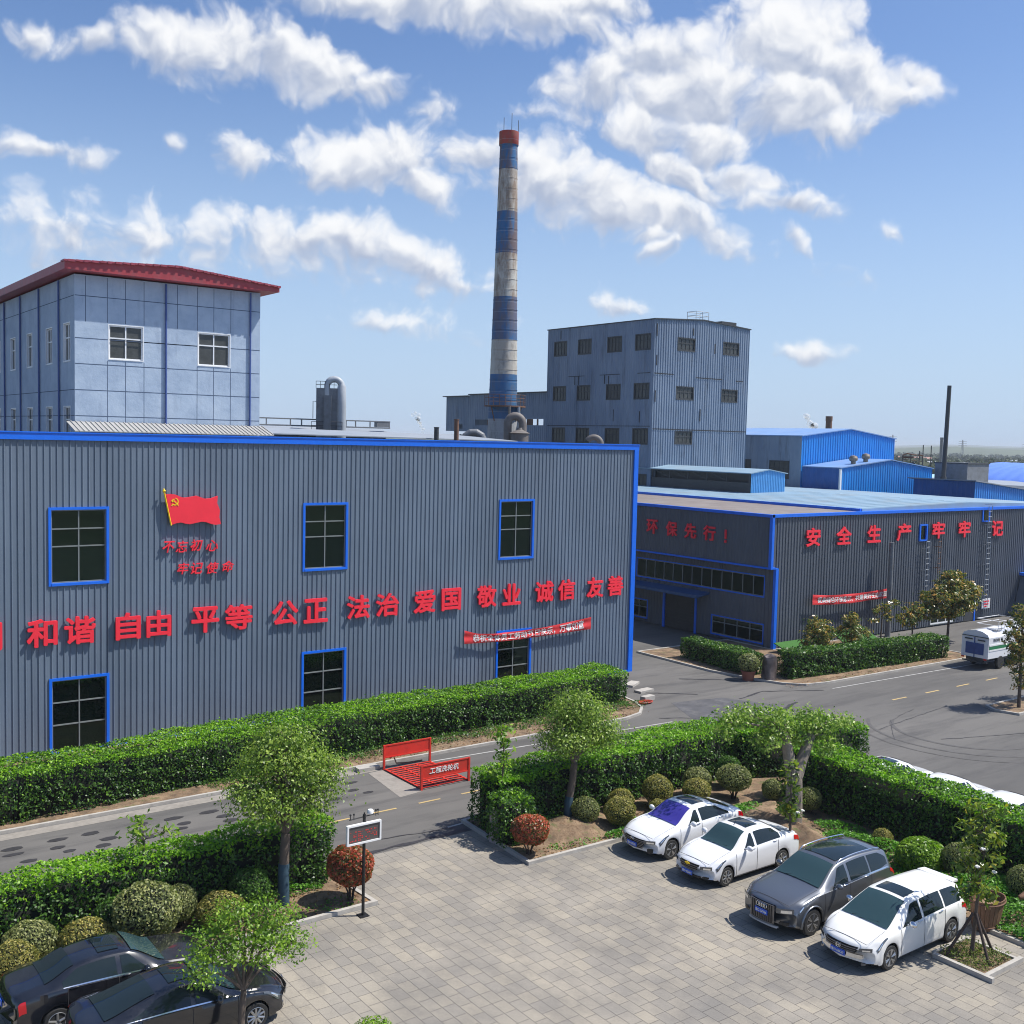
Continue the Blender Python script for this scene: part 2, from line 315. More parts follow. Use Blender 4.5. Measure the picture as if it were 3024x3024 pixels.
MAT['lens'] = pm('lamp_reflector', (.80, .82, .85), .15, .9, 0)
MAT['lamp_red'] = pm('red_lamp', (.50, .006, .012), .2, 0, 0, coat=.5)
MAT['plate'] = pm('blue_plate', (.02, .10, .55), .4, 0, 0)
MAT['seam'] = pm('dark_seam', (.03, .03, .032), .7, 0, 0)
# leaves
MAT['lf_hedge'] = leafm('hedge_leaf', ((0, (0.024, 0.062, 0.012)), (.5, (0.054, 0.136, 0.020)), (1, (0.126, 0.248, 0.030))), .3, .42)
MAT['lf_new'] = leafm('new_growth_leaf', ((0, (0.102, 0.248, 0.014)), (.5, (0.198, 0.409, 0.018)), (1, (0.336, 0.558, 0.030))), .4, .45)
MAT['lf_tree'] = leafm('camphor_leaf', ((0, (0.072, 0.136, 0.022)), (.5, (0.198, 0.304, 0.042)), (1, (0.396, 0.508, 0.090))), .38, .42)
MAT['lf_fresh'] = leafm('fresh_leaf', ((0, (0.072, 0.155, 0.017)), (.5, (0.174, 0.316, 0.028)), (1, (0.312, 0.459, 0.045))), .38, .42)
MAT['lf_mag'] = leafm('magnolia_leaf', ((0, (.050, .085, .024)), (.5, (.13, .180, .04)), (.75, (.36, .28, .07)), (1, (.62, .34, .09))), .25, .3)
MAT['lf_magy'] = leafm('young_magnolia_leaf', ((0, (.035, .075, .014)), (.5, (.14, .22, .025)), (.85, (.32, .38, .04)), (1, (.45, .38, .04))), .35, .32)
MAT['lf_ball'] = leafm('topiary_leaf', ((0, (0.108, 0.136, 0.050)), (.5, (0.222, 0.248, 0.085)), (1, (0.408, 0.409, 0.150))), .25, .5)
MAT['lf_ballb'] = leafm('olive_topiary_leaf', ((0, (0.126, 0.143, 0.034)), (.5, (0.270, 0.260, 0.060)), (1, (0.456, 0.372, 0.100))), .25, .5)
MAT['lf_red'] = leafm('red_photinia_leaf', ((0, (.085, .115, .030)), (.38, (.20, .13, .045)), (.62, (.46, .075, .045)), (1, (.62, .17, .09))), .3, .4)
MAT['lf_ground'] = leafm('ground_cover_leaf', ((0, (0.048, 0.143, 0.016)), (.5, (0.102, 0.279, 0.026)), (1, (0.192, 0.422, 0.040))), .35, .5)
MAT['lf_pale'] = leafm('pale_limb_leaf', ((0, (0.084, 0.161, 0.024)), (.5, (0.210, 0.335, 0.050)), (1, (0.456, 0.558, 0.130))), .4, .4)
MAT['hedge_core'] = pm('hedge_inner_shade', (.008, .011, .006), .95, 0, .3, 6)  # near-black core colour paints the deep shade in gaps between leaves
MAT['flower'] = pm('white_petal', (.80, .78, .70), .6, 0, .05)
# ================================================================== GROUND
def paving_mat():
    m, N, L, B = nmat('paving_slabs'); g = N.new('ShaderNodeNewGeometry'); sx = N.new('ShaderNodeSeparateXYZ'); L.new(g.outputs['Position'], sx.inputs[0])
    cx = N.new('ShaderNodeCombineXYZ'); L.new(sx.outputs[1], cx.inputs[0]); L.new(sx.outputs[0], cx.inputs[1])
    b = N.new('ShaderNodeTexBrick'); b.offset = .37; b.offset_frequency = 3; b.squash = 1.0
    b.inputs['Scale'].default_value = 1; b.inputs['Brick Width'].default_value = .52; b.inputs['Row Height'].default_value = .36
    b.inputs['Mortar Size'].default_value = .010; b.inputs['Mortar Smooth'].default_value = .3; b.inputs['Bias'].default_value = -.1
    b.inputs['Color1'].default_value = (.268, .250, .222, 1); b.inputs['Color2'].default_value = (.330, .300, .248, 1); b.inputs['Mortar'].default_value = (.13, .12, .11, 1)
    L.new(cx.outputs[0], b.inputs['Vector'])
    big = noise_n(N, L, .33, 6, .6); f = ramp(N, L, big, ((.36, (.74, .74, .75)), (.60, (1.10, 1.07, 1.02))))
    c = mixn(N, L, 1.0, b.outputs['Color'], f, 'MULTIPLY')
    st = noise_n(N, L, 1.1, 7, .7, (1.0, .55, 1)); f2 = ramp(N, L, st, ((.48, (0, 0, 0)), (.70, (.7, .7, .7))))
    c = mixn(N, L, f2, c, (.18, .166, .148))
    fine = noise_n(N, L, 22, 4, .6); f3 = ramp(N, L, fine, ((.2, (.86, .86, .86)), (.8, (1.12, 1.12, 1.12))))
    c = mixn(N, L, 1.0, c, f3, 'MULTIPLY')
    L.new(c, B.inputs['Base Color']); B.inputs['Roughness'].default_value = .85; B.inputs['Specular IOR Level'].default_value = .3
    bp = N.new('ShaderNodeBump'); bp.inputs['Strength'].default_value = .6; bp.inputs['Distance'].default_value = .008
    inv = N.new('ShaderNodeMath'); inv.operation = 'SUBTRACT'; inv.inputs[0].default_value = 1; L.new(b.outputs['Fac'], inv.inputs[1]); L.new(inv.outputs[0], bp.inputs['Height']); L.new(bp.outputs[0], B.inputs['Normal'])
    return m
def asphalt_mat():
    m, N, L, B = nmat('asphalt')
    a = noise_n(N, L, .16, 5, .6, (.35, 1, 1)); c = ramp(N, L, a, ((.30, (.092, .088, .083)), (.5, (.124, .118, .110)), (.70, (.158, .149, .137))))
    b = noise_n(N, L, .9, 7, .7, (.16, 1.0, 1)); f = ramp(N, L, b, ((.48, (0, 0, 0)), (.66, (.75, .75, .75)))); c = mixn(N, L, f, c, (.070, .067, .066))
    d = noise_n(N, L, 38, 3, .6); f3 = ramp(N, L, d, ((.2, (.82, .82, .82)), (.8, (1.16, 1.16, 1.16)))); c = mixn(N, L, 1.0, c, f3, 'MULTIPLY')
    L.new(c, B.inputs['Base Color']); B.inputs['Roughness'].default_value = .8; B.inputs['Specular IOR Level'].default_value = .35
    bp = N.new('ShaderNodeBump'); bp.inputs['Strength'].default_value = .25; bp.inputs['Distance'].default_value = .01; L.new(d, bp.inputs['Height']); L.new(bp.outputs[0], B.inputs['Normal'])
    return m
def soil_mat():
    m, N, L, B = nmat('dry_soil')
    a = noise_n(N, L, 1.6, 7, .65); c = ramp(N, L, a, ((.30, (.085, .060, .040)), (.48, (.20, .135, .082)), (.70, (.36, .25, .155))))
    b = noise_n(N, L, 9, 5, .7); f = ramp(N, L, b, ((.52, (0, 0, 0)), (.66, (.8, .8, .8)))); c = mixn(N, L, f, c, (.13, .07, .038))
    g = noise_n(N, L, 2.3, 5, .6); f2 = ramp(N, L, g, ((.57, (0, 0, 0)), (.68, (.7, .7, .7)))); c = mixn(N, L, f2, c, (.07, .11, .025))
    L.new(c, B.inputs['Base Color']); B.inputs['Roughness'].default_value = .95
    bp = N.new('ShaderNodeBump'); bp.inputs['Strength'].default_value = .9; bp.inputs['Distance'].default_value = .05; L.new(b, bp.inputs['Height']); L.new(bp.outputs[0], B.inputs['Normal'])
    return m
def field_mat():
    m, N, L, B = nmat('far_fields')
    a = noise_n(N, L, .004, 6, .6); c = ramp(N, L, a, ((.35, (.075, .095, .05)), (.5, (.13, .14, .075)), (.62, (.27, .22, .15)), (.7, (.11, .13, .06))))
    b = noise_n(N, L, .05, 5, .6); f = ramp(N, L, b, ((.45, (0, 0, 0)), (.7, (.6, .6, .6)))); c = mixn(N, L, f, c, (.06, .085, .035))
    L.new(c, B.inputs['Base Color']); B.inputs['Roughness'].default_value = .95; return m
MAT['paving'] = paving_mat(); MAT['asphalt'] = asphalt_mat(); MAT['soil'] = soil_mat(); MAT['field'] = field_mat()
def sheet(name, pts, z, mat):
    mb = MB(); mb.poly([(x, y, z) for x, y in pts]); return obj(name, mb, mat, kind='structure')
mb = MB(); R_ = 9000
mb.quad((-R_, -R_, -.06), (R_, -R_, -.06), (R_, R_, -.06), (-R_, R_, -.06)); obj('ground', mb, MAT['field'], kind='structure')
sheet('road', [(-60, -40), (140, -40), (140, 130), (-60, 130)], 0.0, MAT['asphalt'])
sheet('pavement', [(-60, -40), (36.0, -40), (36.0, 26.6), (20.72, 26.6), (20.95, 30.05), (15.0, 29.95), (15.25, 26.6), (-60, 26.6)], .005, MAT['paving'])
MAT['gutter'] = pm('old_concrete', (.27, .245, .215), .85, 0, .15, 5, dirt=(.15, .135, .12), dsc=1.0, damt=.7)
mb = MB(); mb.poly([(-60, 37.6, .006), (21.4, 37.65, .006), (21.4, 38.22, .006), (-60, 38.12, .006)])
mb.poly([(20.5, 34.35, .007), (21.58, 34.5, .007), (21.58, 37.6, .007), (20.9, 37.55, .007)])
obj('gutter_strip', mb, MAT['gutter'], kind='structure')
# beds with kerbs
BEDS = {
 'front_bed': [(-40, 38.25), (35.6, 38.25), (36.9, 38.6), (37.8, 39.4), (38.35, 40.6), (38.7, 42.6), (38.7, 46.38), (-40, 46.38)],
 'near_bed': [(-30, 26.62), (15.2, 26.62), (14.95, 30.0), (-30, 30.0)],
 'middle_bed': [(20.62, 26.5), (28.62, 26.42), (28.62, 2), (35.2, 2), (35.2, 25.9), (39.3, 26.0), (39.4, 28.7), (35.2, 31.3), (20.95, 30.9)],
 'corner_bed': [(47.6, 50.4), (47.5, 43.9), (48.0, 41.0), (48.6, 39.3), (49.5, 38.4), (51.0, 38.1), (66.5, 37.85), (66.5, 46.3), (56.1, 46.3), (56.1, 50.4)],
 'side_bed': [(53.7, 28.2), (66, 28.2), (66, 30.2), (53.9, 30.2), (53.4, 29.4)]}
soilmb = MB(); kmb = MB()
def inset(pts, d):
    n = len(pts); out = []
    for i in range(n):
        p0, p1, p2 = Vector(pts[i-1]), Vector(pts[i]), Vector(pts[(i+1) % n])
        a = (p1-p0).normalized(); b = (p2-p1).normalized(); n1 = Vector((-a.y, a.x)); n2 = Vector((-b.y, b.x)); k = (n1+n2); k = k/max(.3, k.length_squared)*2
        out.append((p1.x+k.x*d, p1.y+k.y*d))
    return out
for nme, pts in BEDS.items():
    area = sum(pts[i-1][0]*pts[i][1]-pts[i][0]*pts[i-1][1] for i in range(len(pts)))
    if area < 0: pts = pts[::-1]
    inn = inset(pts, .13); n = len(pts)
    soilmb.poly([(x, y, .085) for x, y in inn])
    for i in range(n):
        j = (i+1) % n; a, b, c, d = pts[i], pts[j], inn[j], inn[i]
        kmb.add([(a[0], a[1], -.01), (b[0], b[1], -.01), (a[0], a[1], .12), (b[0], b[1], .12), (d[0], d[1], .12), (c[0], c[1], .12), (d[0], d[1], .03), (c[0], c[1], .03)],
                [(0, 1, 3, 2), (2, 3, 5, 4), (4, 5, 7, 6)])
obj('soil', soilmb, MAT['soil'], kind='structure'); obj('kerb', kmb, MAT['kerb'], kind='structure')
# soil mounds under the trees in the middle bed
def mound(c, r, h):
    mb = MB(); rows = []
    for i in range(9):
        t = i/8; rows.append([(c[0]+r[0]*t*math.cos(a)*(1+.1*math.sin(3*a+c[0])), c[1]+r[1]*t*math.sin(a), .08+h*(1-t*t)**1.5*(1+.15*math.sin(4*a+5*t))) for a in [2*math.pi*k/24 for k in range(24)]])
    mb.grid(rows, closed=True); return mb
for c, r, h in (((23.7, 28.2), (2.2, 1.3), .35), ((29.9, 23.8), (1.1, 3.0), .45), ((31.3, 25.3), (1.6, 1.2), .3)):
    obj('soil_mound', mound(c, r, h), MAT['soil'], kind='structure', smooth=180)
# road markings
mk = MB()
for k in range(-4, 12):
    x = 16.9+k*1.92
    if k in (4, ): continue
    mk.box(x, x+.95, 33.32+.06*k*.3, 33.42+.06*k*.3, .009, .0095)
for k in range(8): mk.box(50.9+k*3.1, 52.2+k*3.1, 33.7, 33.82, .009, .0095)
obj('road_marking', mk, pm('worn_yellow_paint', (.52, .37, .15), .7, 0, .2, 6, dirt=(.16, .15, .14), dsc=3, damt=.8), kind='structure')
mk = MB()
for a, b in (((23.9, 37.55), (37.3, 36.8)), ((50.3, 37.2), (70, 36.6)), ((20.3, 30.75), (21.0, 30.8))): 
    mk.poly([(a[0], a[1]-.05, .009), (b[0], b[1]-.05, .009), (b[0], b[1]+.05, .009), (a[0], a[1]+.05, .009)])
obj('edge_line', mk, pm('worn_white_paint', (.42, .41, .39), .7, 0, .2, 6, dirt=(.16, .15, .14), dsc=3, damt=.85), kind='structure')
# dark wet ovals along the wash bay, cracks, seams and tyre marks
st = MB(); q = random.Random(3)
def blot(x, y, rx, ry, z=.011, n=14, j=.12):
    st.poly([(x+rx*math.cos(2*math.pi*k/n)*(1+q.uniform(-j, j)), y+ry*math.sin(2*math.pi*k/n)*(1+q.uniform(-j, j)), z) for k in range(n)])
for x in np.arange(7.4, 20.4, 1.35):
    for dy, sx in ((36.75, .34), (36.1, .30), (35.5, .25)):
        if q.random() < .88: blot(x+q.uniform(-.25, .25), dy+q.uniform(-.12, .12), sx*q.uniform(.7, 1.15), .15*q.uniform(.7, 1.2))
def crack(pts, w):
    for i in range(len(pts)-1):
        a = Vector(pts[i]); b = Vector(pts[i+1]); d = (b-a).normalized(); nn = Vector((-d.y, d.x)); k = max(2, int((b-a).length/.35)); prev = None
        for j in range(k+1):
            p = a+(b-a)*(j/k)+nn*q.uniform(-.05, .05); ww = w*q.uniform(.4, 1.3)
            cur = ((p.x-nn.x*ww, p.y-nn.y*ww, .0118), (p.x+nn.x*ww, p.y+nn.y*ww, .0118))
            if prev: st.quad(prev[0], cur[0], cur[1], prev[1])
            prev = cur
crack([(37.2, 37.6), (40.2, 36.0), (42.3, 34.0)], .05); crack([(36.5, 36.2), (38.5, 33.8)], .05); crack([(42.0, 34.3), (43.6, 35.4), (45.9, 36.2)], .12)
crack([(43.8, 38.3), (46.3, 38.8), (49.5, 37.2)], .07); crack([(40.3, 42), (42.6, 40.2)], .06); crack([(44.5, 43.5), (47.2, 41.4)], .08); crack([(50.2, 32.0), (47, 31.2), (44, 29.0)], .014)
crack([(45, 30.5), (52.2, 31.4)], .02); crack([(46, 27.8), (50.5, 26.3), (53, 27.1)], .03); crack([(23, 32.2), (31, 32.4), (38, 32.0)], .05); crack([(17, 31.2), (20.5, 30.6)], .04); crack([(15.6, 30.15), (20.8, 30.25)], .10)
obj('road_stain', st, pm('dark_stain', (.035, .033, .036), .6, 0, .3, 3), kind='structure')
tm = MB()
def arc(c, r, a0, a1, w, n=26):
    prev = None
    for k in range(n+1):
        a = math.radians(a0+(a1-a0)*k/n); cur = ((c[0]+(r-w)*math.cos(a), c[1]+(r-w)*math.sin(a), .010), (c[0]+(r+w)*math.cos(a), c[1]+(r+w)*math.sin(a), .010))
        if prev: tm.quad(prev[0], cur[0], cur[1], prev[1])
        prev = cur
arc((48.5, 28.2), 3.3, 115, 290, .10); arc((48.5, 28.2), 4.4, 120, 285, .08); arc((48.3, 28.0), 5.0, 140, 265, .06)
obj('tyre_mark', tm, pm('tyre_mark_rubber', (.088, .083, .079), .75, 0, .3, 2), kind='structure')
mb = MB(); mb.prism([(37.2, 33.9), (39.9, 32.6), (44.6, 36.2), (43.2, 39.0), (40.0, 39.6)], .0, .004)
obj('road_patch', mb, pm('older_asphalt', (.078, .077, .082), .75, 0, .25, 1.6, dirt=(.17, .165, .16), dsc=1.3, damt=.6), kind='structure')

# ================================================================== BUILDINGS: helpers
def ribwall(mb, o, U, Nn, s0, s1, z0, ztop, sp=.25, w=.07, dep=.035, openings=(), m=0):
    """ribbed sheet wall in the frame (o, U along, Nn outward); ztop is a number or a function of s"""
    zt = ztop if callable(ztop) else (lambda s: ztop)
    pr = []; s = s0
    while s < s1-1e-6:
        for ds, d in ((0, 0), (sp-w, 0), (sp-w*.72, dep), (sp-w*.28, dep)):
            if s+ds < s1: pr.append((s+ds, d))
        s += sp
    pr.append((s1, 0))
    for a, b, _, _ in openings:
        for x in (a, b):
            if s0 < x < s1: pr.append((x, 0.0005))
    pr.sort(); 
    def P(s, d, z): return (o[0]+U[0]*s+Nn[0]*d, o[1]+U[1]*s+Nn[1]*d, z)
    flip = (U[0]*Nn[1]-U[1]*Nn[0]) > 0
    for (sa, da), (sb, db) in zip(pr, pr[1:]):
        if sb-sa < 1e-5: continue
        mid = (sa+sb)/2; segs = []; z = z0
        for a, b, za, zb in sorted([q_ for q_ in openings if q_[0] < mid < q_[1]], key=lambda t: t[2]):
            if za > z: segs.append((z, za, False))
            z = zb
        segs.append((z, None, True))
        for za, zb, top in segs:
            z1a, z1b = (zt(sa), zt(sb)) if top else (zb, zb)
            v = (P(sa, da, za), P(sb, db, za), P(sb, db, z1b), P(sa, da, z1a))
            mb.add(v[::-1] if flip else v, ((0, 1, 2, 3),), m)
def window(parent, o, U, Nn, s0, s1, z0, z1, cols, rows, trim, mull, gl, tw=.11, td=.05, rec=.10, mw=.05, trim_bottom=True, name='window'):
    """framed window: outer trim is the part, mullions and panes its sub-parts. rows = fractions of height for transoms"""
    mb = MB(); B = lambda m_, u0, u1, d0, d1, a, b: m_.fbox(o, U, Nn, u0, u1, d0, d1, a, b)
    B(mb, s0-tw, s0, -rec, td, z0-(tw if trim_bottom else 0), z1+tw); B(mb, s1, s1+tw, -rec, td, z0-(tw if trim_bottom else 0), z1+tw); B(mb, s0, s1, -rec, td, z1, z1+tw)
    if trim_bottom: B(mb, s0, s1, -rec, td+.02, z0-tw, z0)
    w = obj(name, mb, trim, parent)
    g = MB(); B(g, s0, s1, -rec-.02, -rec+.01, z0, z1); obj('pane', g, gl, w)
    k = MB(); W_ = s1-s0; H_ = z1-z0; e = .003
    B(k, s0, s0+mw, -rec+.01, -rec+.055, z0, z1); B(k, s1-mw, s1, -rec+.01, -rec+.055, z0, z1); B(k, s0+mw, s1-mw, -rec+.01, -rec+.055, z1-mw, z1); B(k, s0+mw, s1-mw, -rec+.01, -rec+.055, z0, z0+mw)
    for c in cols: B(k, s0+W_*c-mw/2, s0+W_*c+mw/2, -rec+.01, -rec+.052, z0+mw, z1-mw)
    for r in rows: B(k, s0+mw, s1-mw, -rec+.01, -rec+.058, z0+H_*r-mw/2, z0+H_*r+mw/2)
    obj('mullion', k, mull, w)
    return w

# ================================================================== MAIN GREY WORKSHOP (front wall Y = 46.5)
ws = thing('grey_workshop', 'long slate grey ribbed workshop with blue window frames and red characters across its front', 'building', (18, 46.5, 0))
O = (0, 46.5); UX = (1, 0); NY = (0, -1)
WIN = [(10.97, 13.17), (22.29, 24.44), (33.68, 35.83)]
ops = [(a-.05, b+.05, 7.2, 10.27) for a, b in WIN]+[(a-.05, b+.05, .0, 3.17) for a, b in WIN]
mb = MB(); ribwall(mb, O, UX, NY, -22, 43.2, .12, 13.12, .25, .055, .034, ops)
# plain side and back walls
mb.quad((43.42, 46.52, 0), (43.42, 58, 0), (43.42, 58, 13.1), (43.42, 46.52, 13.1)); mb.quad((-22, 58, 0), (-22, 58, 13.1), (43.42, 58, 13.1), (43.42, 58, 0)); mb.quad((-22, 46.52, 0), (-22, 46.52, 13.1), (-22, 58, 13.1), (-22, 58, 0))
obj('wall', mb, MAT['wall_grey'], ws)
mb = MB(); mb.quad((-22, 46.6, 13.0), (43.4, 46.6, 13.0), (43.4, 58, 12.8), (-22, 58, 12.8)); obj('roof', mb, MAT['grey_roof'], ws)
mb = MB(); mb.fbox(O, UX, NY, -22, 43.55, -.25, .09, 13.12, 13.40); mb.fbox(O, UX, NY, -22, 43.58, -.28, .12, 13.40, 13.45); mb.box(43.2, 43.55, 46.75, 58, 13.12, 13.44); obj('parapet_trim', mb, MAT['blue_trim'], ws)
mb = MB(); mb.box(43.2, 43.52, 46.41, 46.60, 0, 13.12); obj('corner_trim', mb, MAT['blue_trim'], ws)
mb = MB(); mb.fbox(O, UX, NY, -22, 43.2, -.02, .075, 0, .12); obj('base_trim', mb, MAT['blue_trim'], ws)
for a, b in WIN:
    window(ws, O, UX, NY, a, b, 7.22, 10.25, (.5,), (.5, .74), MAT['blue_trim'], MAT['mull'], MAT['glass'])
    window(ws, O, UX, NY, a, b, .1, 3.15, (.5,), (.38, .69), MAT['blue_trim'], MAT['mull'], MAT['glass'])

# ------------------------------------------------------------------ lettering
def char_mesh(body, right, up, w, h, mat, ext=.05, off=.0, shear=0, res=3):
    """extruded characters fitted into w x h (h None keeps the ratio), centred on the origin; off thickens the strokes"""
    cu = bpy.data.curves.new('lettering', 'FONT'); cu.body = body; cu.extrude = .05; cu.shear = shear; cu.resolution_u = res
    o = bpy.data.objects.new('lettering', cu); COL.objects.link(o); bpy.context.view_layer.update()
    me = bpy.data.meshes.new_from_object(o.evaluated_get(bpy.context.evaluated_depsgraph_get())); bpy.data.objects.remove(o); bpy.data.curves.remove(cu)
    n = len(me.vertices); a = np.empty(n*3); me.vertices.foreach_get('co', a); a = a.reshape(-1, 3)
    lo, hi = a.min(0), a.max(0); c = (lo+hi)/2; a = a-c; off2 = off*2
    kx = w/(hi[0]-lo[0]+off2) if w else None; ky = h/(hi[1]-lo[1]+off2) if h else kx
    if kx is None: kx = ky
    fs = [tuple(q_.vertices) for q_ in me.polygons]; bpy.data.meshes.remove(me)
    sh = [(0, 0)]+([(off*x, off*y) for x, y in ((1, 0), (.7, .7), (0, 1), (-.7, .7), (-1, 0), (-.7, -.7), (0, -1), (.7, -.7))] if off else [])
    Rr, Uu = np.array(right, float), np.array(up, float); Nn = np.cross(Rr, Uu); V = []; F = []
    for i, (dx, dy) in enumerate(sh):
        k = a+[dx, dy, 0]; k = np.column_stack([k[:, 0]*kx, k[:, 1]*ky, k[:, 2]*(ext+.0006*i)/.05]); F += [tuple(j+i*n for j in f) for f in fs]; V.append(k[:, :1]*Rr+k[:, 1:2]*Uu+k[:, 2:3]*Nn)
    me = bpy.data.meshes.new('lettering'); me.from_pydata(np.concatenate(V).tolist(), [], F); me.materials.append(mat); me.update(); return me
def sign_char(body, pos, right, up, w, h, label, group, off=.026, ext=.042, mat=None, shear=0):
    me = char_mesh(body, right, up, w, h, mat or MAT['red'], ext, off, shear)
    return setp(link('sign_character', me, None, pos), label, 'sign character', group)
XR, ZU = (1, 0, 0), (0, 0, 1)
for ch, a, b in zip('明和谐自由平等公正法治爱国敬业诚信友善',
        (7.80, 9.93, 11.38, 13.46, 14.76, 16.74, 18.29, 20.56, 22.16, 24.44, 26.05, 28.24, 29.90, 32.12, 33.78, 36.0, 37.62, 39.73, 41.30),
        (9.12, 11.22, 12.74, 14.62, 15.94, 18.12, 19.70, 21.98, 23.52, 25.80, 27.46, 29.62, 31.20, 33.48, 35.10, 37.38, 38.94, 41.06, 42.60)):
    sign_char(ch, ((a+b)/2, 46.38, 5.22), XR, ZU, b-a-.10, 1.16, 'large red wall character %s in the long slogan row under the upper windows' % ch, 'red slogan characters on the grey workshop')
for chs, xs, zc in (('不忘初心', (15.78, 16.36, 17.02, 17.71), 8.56), ('牢记使命', (16.42, 17.03, 17.76, 18.48), 7.56)):
    for ch, x in zip(chs, xs):
        sign_char(ch, (x, 46.38, zc+rnd.uniform(-.03, .05)), XR, ZU, .55, .50, 'small red brush-script character %s below the red flag' % ch, 'red script characters below the flag', off=.010, ext=.035, shear=.22)
# flag emblem
fl = thing('flag_emblem', 'red flag board with yellow pole and yellow hammer and sickle on the grey workshop wall', 'flag sign', (15.8, 46.35, 9.5))
FP = [(15.63, 10.86), (15.85, 10.87), (16.05, 10.84), (16.25, 10.75), (16.44, 10.70), (16.70, 10.73), (16.99, 10.78), (17.2, 10.70), (17.39, 10.64), (17.65, 10.66), (17.95, 10.76), (17.92, 10.44), (18.05, 10.12), (18.02, 9.81), (18.10, 9.50), (17.85, 9.47), (17.63, 9.52), (17.43, 9.60), (17.23, 9.63), (16.95, 9.58), (16.68, 9.53), (16.48, 9.56), (16.29, 9.62), (16.08, 9.59), (15.86, 9.52)]
def plate(mb, pts, y0, y1):
    n = len(pts); mb.add([(x, y0, z) for x, z in pts]+[(x, y1, z) for x, z in pts], [tuple(range(n))[::-1], tuple(range(n, 2*n))]+[(i, (i+1) % n, n+(i+1) % n, n+i) for i in range(n)]); return mb
obj('flag_cloth', plate(MB(), FP, 46.28, 46.38), MAT['red'], fl)
mb = MB(); mb.tube([(15.56, 46.30, 10.92), (15.86, 46.30, 9.50)], .035, 8); mb.tube([(15.535, 46.30, 11.13), (15.55, 46.30, 11.0), (15.565, 46.30, 10.90)], [.004, .075, .02], 8); obj('flag_pole', mb, MAT['yellow'], fl)
em = MB(); cx, cz = 16.02, 10.53
arcp = [(cx+.155*math.cos(math.radians(t)), cz+.165*math.sin(math.radians(t))) for t in range(-150, 95, 14)]; inn = [(cx-.015+.125*math.cos(math.radians(t)), cz+.01+.13*math.sin(math.radians(t))) for t in range(80, -140, -14)]
plate(em, arcp+inn, 46.268, 46.283); plate(em, [(cx-.17, cz-.17), (cx-.13, cz-.19), (cx-.08, cz-.11), (cx-.12, cz-.09)], 46.266, 46.283)
plate(em, [(cx-.085, cz+.045), (cx-.055, cz+.075), (cx+.165, cz-.15), (cx+.135, cz-.18)], 46.262, 46.267); plate(em, [(cx-.17, cz+.045), (cx-.115, cz+.10), (cx-.045, cz+.135), (cx-.025, cz+.11), (cx-.095, cz-.025), (cx-.125, cz-.01)], 46.262, 46.267)
obj('hammer_and_sickle', em, MAT['yellow'], fl)
# sagging cloth banners
def banner(label, top, bot, y, text, name='cloth_banner'):
    tx = [p[0] for p in top]; bx = [p[0] for p in bot]; x0, x1 = tx[0], tx[-1]
    def zt(x): return float(np.interp(x, tx, [p[1] for p in top]))
    def zb(x): return float(np.interp(x, bx, [p[1] for p in bot]))
    def yy(x, v): return y-.04*math.sin(v*9+.8*math.sin(x*1.7))*(.6+.4*math.sin(x*2.3))-.05*math.exp(-((x-x0-2.0)/.5)**2)*v
    mb = MB(); rows = []
    for i in range(61):
        x = x0+(x1-x0)*i/60; rows.append([(x, yy(x, v), zb(x)+(zt(x)-zb(x))*v) for v in [k/12 for k in range(13)]])
    mb.grid(rows); b = obj(name, mb, MAT['banner_red'], None, (x0, y, zb(x0)), label=label, cat='banner', smooth=60)
    h = .5; me = char_mesh(text, XR, ZU, x1-x0-1.1, .42, MAT['white'], .004, .01, res=2)
    n = len(me.vertices); a = np.empty(n*3); me.vertices.foreach_get('co', a); a = a.reshape(-1, 3); xm = (x0+x1)/2
    for k in range(n):
        x = a[k, 0]+xm; v = .5+a[k, 2]/(zt(xm)-zb(xm)+.05); a[k] = (x-x0, yy(x, v)-.012+a[k, 1]-y, zb(x)+(zt(x)-zb(x))*v-zb(x0))
    me.vertices.foreach_set('co', a.ravel()); me.update(); link('banner_lettering', me, b)
banner('sagging red cloth banner with white characters across the ground floor window of the grey workshop',
       [(31.32, 3.54), (32.13, 3.30), (32.73, 3.24), (33.39, 3.20), (34.93, 3.20), (36.8, 3.26), (38.46, 3.40), (40.05, 3.56)], [(31.36, 2.82), (32.39, 2.78), (33.45, 2.74), (34.95, 2.73), (36.28, 2.76), (37.92, 2.81), (40.07, 2.86)], 46.24, '恭祝全体员工劳动节日快乐，万事如意')
# ================================================================== CORNER WORKSHOP (right wall Y = 46.4, side wall X = 56.2)
MAT['canopy'] = pm('shade_toned_canopy', (.03, .09, .22), .5, 0, .15)  # blue darkened to carry the shade the canopy hangs in
cw = thing('corner_workshop', 'dark ribbed workshop with blue corner trim and roller door at the road corner', 'building', (56.2, 46.4, 0))
OB = (0, 46.4); OL = (56.2, 0); UY = (0, 1); NX = (-1, 0)
hatches = [(72.42, 73.16, 6.78, 7.84)]
mb = MB(); ribwall(mb, OB, UX, NY, 56.2, 95, .1, 8.86, .30, .10, .045, [(74.3, 77.6, .1, 1.9), (78.9, 80.4, .1, 2.3)]+hatches)
ribwall(mb, OL, UY, NX, 46.4, 70, .1, 5.5, .30, .10, .04, [(47.3, 59.75, 3.42, 4.88), (47.25, 52.0, .25, 1.62), (53.5, 56.75, 0, 2.55), (58.45, 61.3, .35, 1.75)])
mb.box(56.4, 95, 46.6, 75, 0, 3, 0)
obj('wall', mb, MAT['wall_dark'], cw)
